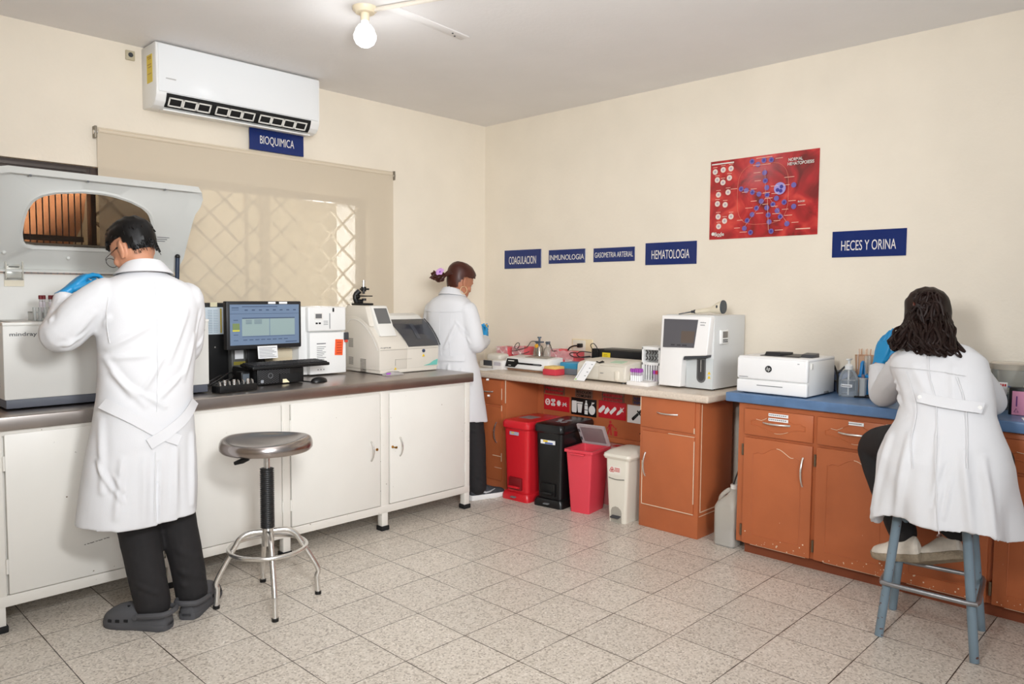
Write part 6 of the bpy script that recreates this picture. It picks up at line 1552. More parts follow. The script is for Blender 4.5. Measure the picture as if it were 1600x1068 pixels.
def ringp(c, rx, ry, nrm=(0, 0, 1), lat=(1, 0, 0), n=28, p=2.3):
    c, w, u = Vector(c), Vector(nrm).normalized(), Vector(lat)
    u = (u-w*u.dot(w)).normalized(); v = w.cross(u)
    out = []
    for k in range(n):
        a = 2*PI*k/n; ca, sa = math.cos(a), math.sin(a)
        out.append(c+u*(rx*math.copysign(abs(ca)**(2/p), ca))+v*(ry*math.copysign(abs(sa)**(2/p), sa)))
    return out
def interp_rings(keys, sub=4):
    """keys: (x, y, z, rx, ry); Catmull-Rom between them"""
    K = np.array(keys, float); P = np.vstack([2*K[0]-K[1], K, 2*K[-1]-K[-2]]); out = []
    for i in range(1, len(P)-2):
        for k in range(sub):
            t = k/sub
            out.append(0.5*((2*P[i])+(P[i+1]-P[i-1])*t+(2*P[i-1]-5*P[i]+4*P[i+1]-P[i+2])*t*t+(3*P[i]-P[i-1]-3*P[i+1]+P[i+2])*t**3))
    out.append(K[-1]); return [tuple(r) for r in out]
def limb(m, pts, r, seg=18, n=6):
    """tapered limb through joints, rounded at both ends"""
    K = [tuple(p)+(rr, 0) for p, rr in zip(pts, r)]
    R = interp_rings(K, n)
    P = [Vector(q[:3]) for q in R]; rad = [q[3] for q in R]
    d0 = (P[0]-P[1]).normalized(); d1 = (P[-1]-P[-2]).normalized()
    P = [P[0]+d0*rad[0]*0.75, P[0]+d0*rad[0]*0.45]+P+[P[-1]+d1*rad[-1]*0.45, P[-1]+d1*rad[-1]*0.75]
    rad = [rad[0]*0.5, rad[0]*0.85]+rad+[rad[-1]*0.85, rad[-1]*0.5]
    m.tube(P, rad, seg)
def organic(mb, voxel, smooth=6, fac=0.5):
    bmesh.ops.recalc_face_normals(mb.bm, faces=mb.bm.faces)
    me = mb.mesh('tmp', None)
    o = bpy.data.objects.new('tmp', me); COL.objects.link(o)
    r = o.modifiers.new('r', 'REMESH'); r.mode = 'VOXEL'; r.voxel_size = voxel; r.use_smooth_shade = True
    if smooth:
        s = o.modifiers.new('s', 'SMOOTH'); s.factor = fac; s.iterations = smooth
    dg = bpy.context.evaluated_depsgraph_get(); dg.update()
    out = bpy.data.meshes.new_from_object(o.evaluated_get(dg))
    bpy.data.objects.remove(o); bpy.data.meshes.remove(me)
    return out
def arrs(me):
    n = len(me.vertices); co = np.zeros(n*3); no = np.zeros(n*3)
    me.vertices.foreach_get('co', co); me.vertices.foreach_get('normal', no)
    return co.reshape(-1, 3), no.reshape(-1, 3)
def setco(me, co):
    me.vertices.foreach_set('co', np.ascontiguousarray(co).ravel()); me.update()
def vnoise(co, seed, sc):
    r = np.random.RandomState(seed); out = np.zeros(len(co))
    for k in range(7):
        d = r.normal(size=3); d /= np.linalg.norm(d); out += np.sin((co@d)*sc*(0.6+r.rand()*1.1)+r.rand()*6.3)
    return out/7
def wrinkle(me, folds3=(), foldsb=(), amp=0.004, sc=26, seed=1, stretch=(1, 1, 0.45)):
    """push cloth along its normals: broad soft undulation plus given folds.
    folds3: (A, B, width, depth) in 3-D; foldsb: ((x,z),(x,z),width,depth) on the back"""
    co, no = arrs(me)
    d = amp*vnoise(co*np.array(stretch), seed, sc) + 0.4*amp*vnoise(co, seed+9, sc*2.6)
    def fold(P, A, B, w, dep):
        A, B = np.array(A, float), np.array(B, float); ab = B-A; L2 = (ab**2).sum()
        t = np.clip(((P-A)@ab)/L2, 0, 1); q = A+t[:, None]*ab; dist = np.sqrt(((P-q)**2).sum(1))
        e = np.sin(np.clip(t*0.86+0.07, 0, 1)*PI)**0.5
        return 1.75*dep*e*(np.exp(-(dist/(0.85*w))**2)-0.5*np.exp(-(dist/(1.8*w))**2))
    for A, B, w, dep in folds3: d += fold(co, A, B, w, dep)
    back = np.clip(-no[:, 1]*1.6, 0, 1)
    for A, B, w, dep in foldsb: d += back*fold(co[:, [0, 2]], A, B, w, dep)
    setco(me, co+no*d[:, None])
def back_y(co, x, z, r=0.018):
    m = (np.abs(co[:, 0]-x) < r) & (np.abs(co[:, 2]-z) < r)
    return co[m, 1].min() if m.any() else 0.0
def strap(co, pts, w, th=0.003, off=0.003):
    """cloth band lying on the back through (x,z) points"""
    P = smooth_path([(x, 0, z) for x, z in pts], 8); b = MB(); rings = []
    for i, p in enumerate(P):
        t = (P[min(i+1, len(P)-1)]-P[max(i-1, 0)]).normalized(); nrm = Vector((-t.z, 0, t.x))
        a, c = p+nrm*w/2, p-nrm*w/2
        ya, yc = back_y(co, a.x, a.z)-off, back_y(co, c.x, c.z)-off
        rings.append([(a.x, ya, a.z), (c.x, yc, c.z), (c.x, yc-th, c.z), (a.x, ya-th, a.z)])
    b.loft(rings); return b
def seamline(co, pts, r=0.0016, off=0.0005):
    P = smooth_path([(x, 0, z) for x, z in pts], 10); b = MB()
    b.tube([(p.x, back_y(co, p.x, p.z, 0.012)-off, p.z) for p in P], r, 5); return b

def head_mesh(m, T, ears=True, fem=False):
    """head lofts in the frame T: origin mid-ear, +y to the face"""
    ks = [(0, .060, -.118, .020, .018), (0, .055, -.108, .034, .034), (0, .045, -.092, .045, .050), (0, .030, -.065, .057, .068), (0, .014, -.035, .066, .082), (0, .006, 0, .071, .091),
          (0, .001, .035, .074, .096), (0, -.004, .07, .071, .091), (0, -.007, .095, .058, .074), (0, -.009, .112, .038, .05), (0, -.01, .119, .016, .02)]
    rings = [[T @ p for p in ringp(k[:3], k[3], k[4], p=2.15)] for k in interp_rings(ks, 3)]
    m.loft(rings)
    def b(c, r, s, rot=None):
        for v in m.ball(c, r, 14, 10, s, rot): v.co = T @ v.co
    m.tube([T @ Vector(p) for p in ((0, .085, .02), (0, .104, -.012), (0, .108, -.03), (0, .092, -.04))], [.008, .010, .013, .010], 12)      # nose
    b((0.011, .094, -.035), .009, (1, 1, .8)); b((-0.011, .094, -.035), .009, (1, 1, .8))
    b((0, .084, -.066), .017, (1.25, .55, .35)); b((0, .083, -.075), .016, (1.15, .55, .4))      # lips
    b((0, .074, -.104), .018, (1, .7, .7))
    for s in (-1, 1):
        b((s*.032, .082, .02), .02, (1.1, .5, .35)); b((s*.045, .062, -.03), .024, (1, .8, .9))
        if ears:
            b((s*.077, -.006, -.004), .034, (.27, .62, 1.02), (0.2, 0, s*0.32)); b((s*.082, -.014, .004), .026, (.22, .5, .9), (0.2, 0, s*.5)); b((s*.077, .002, -.034), .012, (.5, .8, 1.0))
def eyes_mesh(T):
    m = MB()
    for s in (-1, 1):
        for v in m.ball((s*.031, .080, 0.002), .0125, 14, 10): v.co = T @ v.co
    return m
def hand(wrist, f, n, s, curl=(0.3, 0.3, 0.3, 0.3), thumb=(0.5, 0.4), spread=0.06, k=1.0, cuff=0.0):
    """glove with palm and five fingers: f along the hand, n out of the palm, s towards the thumb"""
    W = Vector(wrist); f = Vector(f).normalized(); n = Vector(n); n = (n-f*n.dot(f)).normalized(); s = Vector(s); s = (s-f*s.dot(f)-n*s.dot(n)).normalized()
    m = MB(); rings = []
    for t, hw, ht in ((-0.035-cuff, .030, .025), (-0.01, .027, .020), (.015, .033, .017), (.045, .040, .0165), (.075, .042, .0145), (.094, .040, .0115), (.102, .034, .008)):
        rings.append(ringp(W+f*t*k, hw*k, ht*k, nrm=f, lat=s, n=20, p=2.6))
    m.loft(rings)
    for i, (o, L) in enumerate(zip((.030, .0105, -.0095, -.0285), (.072, .080, .074, .058))):
        c = curl[i]; root = W+f*(.088-.004*abs(i-1.2))*k+s*o*k
        d = (f+s*(o/.03)*spread).normalized(); pts = [root-d*.012*k]; p = root; pts.append(p)
        a = 0.0
        for j, fr in enumerate((.45, .31, .24)):
            a += c*(0.7 if j == 0 else 1.0)
            dd = d*math.cos(a)+n*math.sin(a); p = p+dd*L*fr*k; pts.append(p)
        m.tube(pts, [.0092*k, .0096*k, .0088*k, .0080*k, .0066*k], 10); m.ball(pts[-1], .0066*k, 10, 8); m.ball(pts[2], .0090*k, 10, 8); m.ball(pts[3], .0081*k, 10, 8)
    a, c = thumb; root = W+f*.022*k+s*.026*k+n*.006*k
    d = (f*math.cos(a)+s*math.sin(a)*0.85+n*0.35).normalized(); p1 = root+d*.042*k
    d2 = (d*math.cos(c)+(f*.75-s*.35+n*.3).normalized()*math.sin(c)).normalized(); p2 = p1+d2*.032*k; p3 = p2+(d2+n*.15).normalized()*.024*k
    m.tube([root-d*.008*k, root, p1, p2, p3], [.012*k, .0145*k, .0108*k, .0095*k, .0076*k], 12); m.ball(p3, .0076*k, 10, 8)
    return organic(m, .0026, 3)
def coat(keys, sleeves, hem_in, inner_top, voxel=0.007, smooth=7, hem_wave=None, lat_rot=0.0, extra=None):
    """keys from neck down to hem (x,y,z,rx,ry); hollow below; sleeves = [(pts, radii)]"""
    m = MB(); R = interp_rings(keys, 5); lat = (math.cos(lat_rot), math.sin(lat_rot), 0)
    rings = [ringp(k[:3], k[3], k[4], lat=lat, n=48) for k in R]
    if hem_wave:
        z0 = keys[-1][2]; zt = inner_top
        for rg in rings:
            for i, q in enumerate(rg):
                if q.z < zt: q += Vector(hem_wave(i/48, (zt-q.z)/(zt-z0)))
    inn = []
    for rg, k in zip(reversed(rings), reversed(R)):
        if k[2] > inner_top: break
        c = Vector(k[:3]); inn.append([Vector((c.x+(q.x-c.x)*(1-hem_in/k[3]), c.y+(q.y-c.y)*(1-hem_in/k[4]), q.z+(0.0 if inn else 0.0))) for q in rg])
    rings = rings+inn
    m.loft(rings)
    bmesh.ops.recalc_face_normals(m.bm, faces=m.bm.faces)
    for pts, r in sleeves:
        limb(m, pts, r, 20, 6)
    if extra: extra(m)
    return organic(m, voxel, smooth)
def cuff(m, end, d, r, ln=0.03):
    d = Vector(d).normalized(); e = Vector(end)
    rg = []
    for t, k in ((0, 1.0), (ln, 1.02), (ln, .86), (0.004, .84)): rg.append(ringp(e+d*t, r*k, r*k, nrm=d, lat=(0.3, 0.9, 0.2), n=24, p=2))
    m.loft(rg)
def collar(c, rb, rt, flare, z_top_back, z_front, drop, tilt=0.0, th=0.006, gap=0.5):
    """turned-down shirt collar: open ring around the neck, closed at the back"""
    m = MB(); rings = []
    n = 40
    for i in range(n+1):
        a = -PI/2 + (i/n-0.5)*2*(PI-gap)       # starts and ends at the front
        back = 0.5+0.5*math.cos(a+PI/2)
        ca, sa = math.cos(a), math.sin(a)
        zt = z_front+(z_top_back-z_front)*back; dr = drop*(0.75+0.25*back)
        def P(r, z): return Vector((c[0]+r*1.05*ca, c[1]+r*sa+tilt*(z-z_front), z))
        rings.append([P(rb, zt-dr*1.0), P(rt, zt-0.004), P(rt+th, zt), P(rt+th*2.2, zt-0.006), P(flare, zt-dr), P(flare-th, zt-dr-0.002), P(rt+th*0.9, zt-0.016)])
    m.loft(rings)
    return m
def clog_mesh():
    """heel at origin, toe along +y; returns upper, sole, strap, holes"""
    def sec(y, w, h, zb=0.02):
        out = []
        for k in range(20):
            a = PI*k/19; out.append(Vector((w*math.cos(a), y, zb+h*math.sin(a)**0.75)))
        out += [Vector((-w*(1-2*t), y, zb-0.004)) for t in (0.15, 0.38, 0.62, 0.85)]
        return out
    ks = [(.0, .020, .034), (.006, .030, .046), (.03, .042, .048), (.08, .045, .045), (.12, .047, .062), (.15, .050, .077), (.19, .055, .078), (.23, .056, .066), (.26, .050, .050), (.28, .036, .035), (.29, .016, .020)]
    u = MB(); u.loft([sec(*k) for k in ks])
    s = MB()
    def rim(z, g): 
        L = [(.0, .018), (.006, .032), (.03, .044), (.08, .045), (.13, .046), (.19, .056), (.23, .058), (.26, .052), (.28, .038), (.292, .014)]
        return [Vector((w*g, y, z)) for y, w in L]+[Vector((-w*g, y, z)) for y, w in reversed(L)]
    s.loft([rim(0.0, .95), rim(.008, 1.02), rim(.024, 1.03), rim(.028, .98)])
    st = MB()
    pts = [(-.051, .115, .062), (-.056, .06, .070), (-.046, .005, .075), (-.022, -.012, .077), (0, -.016, .078), (.022, -.012, .077), (.046, .005, .075), (.056, .06, .070), (.051, .115, .062)]
    st.tube(smooth_path(pts, 5), .009, 8, flat=1.3)
    for sx in (-1, 1): st.cyl((sx*.048, .118, .06), (sx*.060, .118, .06), .011, seg=14)
    h = MB()
    for sx in (-1, 1):
        for y, z, w in ((.165, .04, .05), (.20, .038, .0545), (.235, .036, .053)): h.box(sx*w-.004, sx*w+.004, y-.009, y+.009, z-.006, z+.006, .002)
    for x, y in ((-.022, .17), (.012, .165), (-.008, .195), (.026, .2), (-.028, .21), (.008, .225), (-.014, .24)): h.cyl((x, y, .07), (x, y, .101-abs(x)*.35-max(0, y-.17)*.3), .006, seg=10)
    return u, s, st, h
def sneaker_mesh():
    def sec(y, w, h, zb):
        out = []
        for k in range(20):
            a = PI*k/19; out.append(Vector((w*math.cos(a), y, zb+h*math.sin(a)**0.7)))
        out += [Vector((-w*(1-2*t), y, zb-0.003)) for t in (0.15, 0.38, 0.62, 0.85)]
        return out
    ks = [(.002, .020, .055, .03), (.012, .030, .072, .03), (.04, .034, .078, .03), (.075, .036, .078, .028), (.11, .038, .074, .026), (.15, .042, .058, .024), (.19, .045, .046, .022), (.23, .043, .038, .022), (.255, .034, .03, .022), (.27, .014, .018, .022)]
    u = MB(); u.loft([sec(*k) for k in ks])
    s = MB()
    L = [(-.004, .018), (.004, .032), (.04, .039), (.09, .038), (.14, .042), (.19, .049), (.23, .048), (.255, .039), (.272, .022), (.279, .008)]
    def rim(z, g, lift=0.0): return [Vector((w*g, y, z+lift*max(0, y-.2)*.12)) for y, w in L]+[Vector((-w*g, y, z+lift*max(0, y-.2)*.12)) for y, w in reversed(L)]
    s.loft([rim(0, .90, 1.0), rim(.008, 1.0, 1.0), rim(.03, 1.02, 0), rim(.034, .96, 0)])
    l = MB()
    for k in range(5):
        y = .095+.02*k; z = .103-.0125*k; l.tube([(-.02, y-.002, z-.008), (0, y+.003, z+.002), (.02, y-.002, z-.008)], .0032, 6)
    l.tube(smooth_path([(0, .09, .108), (-.025, .085, .112), (-.03, .10, .10), (0, .095, .108), (.026, .086, .114), (.032, .102, .1), (0, .092, .108)]), .0024, 6)
    return u, s, l
def T_(loc, yaw=0, pitch=0, roll=0, s=1.0):
    """yaw left +, pitch down +, roll to the right +"""
    return Matrix.Translation(loc) @ Matrix.Rotation(yaw, 4, 'Z') @ Matrix.Rotation(-pitch, 4, 'X') @ Matrix.Rotation(roll, 4, 'Y') @ Matrix.Scale(s, 4)
def strand(m, pts, r=0.004, seg=5, flat=1.0):
    P = smooth_path(pts, 5); n = len(P)
    m.tube(P, [r*(0.25+0.75*math.sin(PI*min(1, 0.12+0.88*(1-i/(n-1))))**0.6) if i else r*0.6 for i in range(n)], seg, flat=flat)
def hair_cap(T, keep, grow=0.010, seed=1, amp=0.003, extra=None):
    """shell over the skull where keep(x,y,z) holds (head frame)"""
    m = MB()
    ks = [(0, .030, -.085, .056, .064), (0, .018, -.055, .064, .078), (0, .010, -.02, .071, .089), (0, .003, .025, .075, .096), (0, -.003, .065, .0725, .093), (0, -.006, .092, .060, .076), (0, -.009, .112, .040, .052), (0, -.01, .122, .012, .015)]
    ks = [(k[0], k[1], k[2]+(grow*0.9 if k[2] > .05 else 0), k[3]+grow, k[4]+grow) for k in ks]
    m.loft([ringp(k[:3], k[3], k[4], n=40, p=2.1) for k in interp_rings(ks, 6)])
    kill = [f for f in m.bm.faces if not keep(*f.calc_center_median())]
    bmesh.ops.delete(m.bm, geom=kill, context='FACES')
    bmesh.ops.smooth_vert(m.bm, verts=[v for v in m.bm.verts if v.is_boundary], factor=0.5, use_axis_x=True, use_axis_y=True, use_axis_z=True)
    rng = random.Random(seed)
    bmesh.ops.solidify(m.bm, geom=list(m.bm.faces), thickness=-0.007)
    for v in m.bm.verts:
        v.co += v.co.normalized()*amp*(math.sin(v.co.x*190+v.co.z*60)+math.sin(v.co.y*150-v.co.x*90))*0.5
    if extra: extra(m)
    m.bm.transform(T)
    return m
def person(label, loc, rz, me, m):
    o = solo('person', me, m, label, 'person', loc, rz, local=True)
    return o

# ============ the standing man at the bench
def man():
    HT = T_((-0.035, 0.045, 1.555), yaw=0.50, pitch=0.48, roll=-0.04, s=0.97)
    # body under the clothes
    m = MB(); head_mesh(m, HT)
    limb(m, [(-.01, -.005, 1.40), (-.018, .012, 1.47), (-.03, .03, 1.53)], [.062, .056, .056])
    m.loft([ringp(k[:3], k[3], k[4]) for k in interp_rings([(0, .01, .84, .14, .095), (-.01, .005, 1.0, .145, .095), (0, 0, 1.2, .16, .10), (0, 0, 1.34, .17, .095), (-.005, 0, 1.42, .09, .06)], 4)])
    limb(m, [(-.155, -.005, 1.36), (-.30, .05, 1.225), (-.278, .12, 1.29), (-.266, .165, 1.352)], [.052, .044, .036, .028])
    limb(m, [(.15, -.005, 1.35), (.175, .10, 1.12), (.10, .20, 1.16), (.04, .265, 1.19)], [.052, .044, .036, .028])
    limb(m, [(-.07, .01, .84), (-.055, .03, .48), (-.01, -.06, .07)], [.085, .056, .04])
    limb(m, [(.07, .01, .84), (.10, .03, .48), (.125, -.01, .07)], [.085, .056, .04])
    body = person('man in a white lab coat at the open grey analyser, one gloved hand raised', (-.52, 1.04, 0), math.radians(-6), organic(m, .0052, 4), M_skin)
    P = lambda nm, me, mt, lbl=None: part(nm, me, mt, body, lbl)
    P('eyes', eyes_mesh(HT), mat('eye_white', (220, 214, 206), 0.3))
    # coat
    keys = [(-.012, .004, 1.468, .066, .062), (-.012, .0, 1.448, .10, .08), (-.008, -.006, 1.422, .150, .098), (-.003, -.004, 1.388, .186, .112), (0, -.002, 1.33, .198, .124), (-.002, 0, 1.22, .190, .132), (-.006, 0, 1.10, .184, .132),
            (-.016, 0, .965, .182, .130), (-.024, .004, .85, .192, .136), (-.034, .008, .70, .211, .150), (-.045, .012, .56, .226, .164), (-.053, .014, .445, .234, .172)]
    def wave(t, k): a = 2*PI*t; return (0.008*k*math.sin(5*a), 0.010*k*math.sin(4*a+1), -0.008*k*math.sin(3*a+0.6))
    SL = [([(-.150, -.008, 1.365), (-.225, .012, 1.305), (-.304, .042, 1.215), (-.293, .092, 1.248), (-.280, .13, 1.295), (-.270, .158, 1.335)], [.076, .080, .078, .068, .056, .048]),
          ([(.145, -.008, 1.358), (.165, .03, 1.26), (.172, .095, 1.13), (.13, .16, 1.145), (.08, .225, 1.165), (.052, .255, 1.18)], [.074, .070, .064, .058, .052, .046])]
    def ex(m):
        cuff(m, (-.270, .158, 1.333), (.08, .20, .40), .048, .03); cuff(m, (.052, .255, 1.18), (-.6, .7, .2), .046, .035)
    cm = coat(keys, SL, .014, .62, hem_wave=wave, extra=ex)
    f3 = [((-.21, -.06, 1.30), (-.30, -.02, 1.17), .014, .010), ((-.16, -.08, 1.28), (-.27, -.02, 1.16), .013, .009), ((-.35, .0, 1.27), (-.27, .06, 1.31), .012, .012), ((-.36, .02, 1.22), (-.28, .04, 1.27), .011, .011),
          ((-.33, -.02, 1.16), (-.24, -.04, 1.20), .013, .010), ((-.30, .12, 1.34), (-.22, .12, 1.33), .010, .009), ((-.32, .08, 1.30), (-.24, .08, 1.28), .011, -.010),
          ((.19, -.04, 1.30), (.17, -.08, 1.12), .012, .007), ((.22, .02, 1.2), (.19, .0, 1.08), .012, .007), ((-.28, .08, 1.33), (-.24, .10, 1.27), .012, -.012), ((-.34, .02, 1.28), (-.30, -.03, 1.20), .012, .009)]
    fb = [((-.17, 1.16), (-.02, 1.25), .016, .009), ((-.17, 1.12), (-.03, 1.13), .015, .007), ((-.16, 1.06), (-.05, .93), .016, .010), ((-.18, 1.12), (-.10, .97), .014, .009), ((.02, 1.12), (-.06, .98), .014, .008), ((.12, 1.30), (.04, 1.10), .016, .008),
          ((.16, 1.2), (.10, 1.02), .014, .007), ((.10, 1.05), (.0, .95), .013, .007), ((-.10, 1.0), (.02, .92), .014, .008), ((-.14, .72), (-.17, .50), .016, .010), ((.06, .74), (.05, .48), .018, .010), ((.14, .78), (.13, .50), .016, .011), ((-.06, .72), (-.07, .47), .02, .008),
          ((-.20, .88), (-.21, .6), .014, .010), ((-.22, .72), (-.18, .60), .010, .009), ((-.17, .66), (-.14, .60), .010, .007), ((-.18, .62), (-.14, .55), .009, .007), ((-.012, .70), (-.02, .45), .006, -.016)]
    wrinkle(cm, f3, fb, amp=.0042, sc=20, seed=3)
    ct_ = P('lab_coat', cm, M_coat)
    co, _ = arrs(cm)
    part('collar', collar((-.012, .004, 0), .075, .062, .108, 1.515, 1.475, .050, th=.006, gap=.5), M_coat, ct_)
    part('belt', strap(co, [(-.195, .945), (-.10, .885), (0, .815), (.075, .775)], .044), M_coat, ct_, 'white belt tab hanging to the right')
    part('belt', strap(co, [(.155, .925), (.10, .865), (.03, .815), (-.045, .775)], .044, off=.007), M_coat, ct_, 'white belt tab crossing over to the left')
    part('seam', seamline(co, [(.0, 1.42), (.0, 1.25), (-.004, 1.05), (-.01, .90)]), M_seam, ct_)
    part('seam', seamline(co, [(-.02, .74), (-.028, .6), (-.034, .46)], r=.0022), M_seam, ct_)
    part('seam', seamline(co, [(-.165, 1.36), (-.172, 1.27), (-.165, 1.18)], r=.0018), M_seam, ct_)
    # trousers
    m = MB()
    m.loft([ringp(k[:3], k[3], k[4]) for k in interp_rings([(-.02, .01, .98, .13, .10), (-.02, .01, .88, .145, .11), (-.015, .01, .80, .145, .11), (-.01, .012, .76, .10, .08)], 4)])
    limb(m, [(-.075, .01, .80), (-.07, .02, .60), (-.055, .02, .42), (-.036, -.025, .22), (-.020, -.055, .085)], [.098, .092, .083, .075, .069])
    limb(m, [(.055, .01, .80), (.072, .022, .60), (.098, .025, .42), (.130, .0, .22), (.146, -.012, .080)], [.092, .088, .079, .071, .068])
    tm_ = organic(m, .007, 6)
    wrinkle(tm_, [((-.10, -.06, .30), (.04, -.06, .22), .018, .005), ((.06, -.06, .30), (.22, -.05, .22), .018, .005), ((.05, -.06, .21), (.22, -.06, .15), .016, .006), ((.06, -.06, .15), (.22, -.06, .11), .014, .005), ((.0, -.07, .6), (.01, -.1, .2), .012, .005), ((-.1, -.08, .2), (0, -.12, .14), .012, .006)], [], amp=.003, sc=24, seed=5)
    P('trousers', tm_, M_trous)
    # clogs
    M_clog = mat('clog_grey', (80, 80, 83), 0.75); M_hole = mat('clog_hole', (26, 26, 27), 0.9)
    for (hx, hy), (tx, ty), lbl in (((.022, -.135), (-.162, .085), None), ((.098, -.095), (.262, .105), None)):
        u, s, st, h = clog_mesh(); ang = math.atan2(ty-hy, tx-hx)-PI/2; M = Matrix.Translation((hx, hy, 0)) @ Matrix.Rotation(ang, 4, 'Z')
        for q in (u, s, st, h): q.xf(M)
        c_ = P('clog', u, M_clog); part('sole', s, M_clog, c_); part('heel_strap', st, M_clog, c_); part('vent_holes', h, M_hole, c_)
    # gloves
    P('glove', hand((-.262, .182, 1.378), (.66, .22, .62), (.70, .10, -.62), (.1, -.95, .15), curl=(.50, .58, .68, .8), thumb=(.30, .35), spread=.03, k=1.02), M_glove, 'blue glove of the raised left hand')
    P('glove', hand((.035, .28, 1.195), (-.55, .75, .3), (-.4, -.1, -.9), (-.75, -.5, .4), curl=(.5, .5, .55, .6), thumb=(.5, .4), k=.98), M_glove)
    # hair
    def keep(x, y, z):
        if abs(x) > .036 and ((y-.006)/.046)**2+((z+.022)/.066)**2 < 1: return False
        if z > .075: return True
        if y > .068: return False
        hl = .055 if y > .03 else (.030 if y > .012 else -.034)
        if abs(x) > .05 and -.03 < y <= .03: hl = .038
        return z > hl
    def tufts(m):
        rng = random.Random(4)
        for k in range(700):
            a = rng.uniform(0, 2*PI); e = rng.uniform(.35, 1.5)
            c = Vector((math.cos(a)*math.cos(e)*.078, math.sin(a)*math.cos(e)*.098, math.sin(e)*.118+.006)); nn = c.normalized()
            d = Vector((-.3+rng.uniform(-.4, .4), .75, -.15+rng.uniform(-.4, .3)))
            if c.y < -.04: d = Vector((rng.uniform(-.5, .5), -.2, -1))
            t = (d-nn*d.dot(nn)).normalized(); L = rng.uniform(.02, .040) if c.z > .06 else rng.uniform(.010, .02)
            strand(m, [c-nn*.004, c+t*L*.5+nn*.009, c+t*L+nn*rng.uniform(-.002, .008)], .0034, 4)
        for k in range(300):
            a = rng.uniform(PI*1.16, PI*1.84); z = rng.uniform(-.045, .05)
            c = Vector((math.cos(a)*.077, math.sin(a)*.095-.002, z)); nn = Vector((c.x, c.y, 0)).normalized()
            strand(m, [c-nn*.002, c+nn*.0015+Vector((0, 0, -.006)), c+nn*.0005+Vector((0, 0, -.013))], .0012, 4)
    P('hair', hair_cap(HT, keep, .005, 2, .003, tufts), M_hairb)
    # glasses
    gl = MB()
    for s in (-1, 1):
        gl.tube([HT @ Vector((s*.034+.025*math.cos(a), .112-.010*abs(math.cos(a))*0, -.006+.022*math.sin(a))) for a in [2*PI*k/28 for k in range(28)]], .0013, 6, closed=True)
        gl.tube([HT @ Vector(p) for p in smooth_path([(s*.059, .110, .002), (s*.073, .09, .004), (s*.079, .04, .006), (s*.08, .0, .008), (s*.078, -.02, -.006)])], .0013, 6)
    gl.tube([HT @ Vector(p) for p in ((-.009, .112, 0), (0, .117, .003), (.009, .112, 0))], .0014, 6)
    g_ = P('glasses', gl, mat('glasses_wire', (38, 32, 30), 0.3, 0.6))
    ge = MB()
    for s in (-1, 1): ge.tube([HT @ Vector(p) for p in ((s*.0805, .012, .008), (s*.080, -.004, .006), (s*.078, -.022, -.008))], .0036, 8)
    part('temple_tip', ge, M_black, g_)
man()

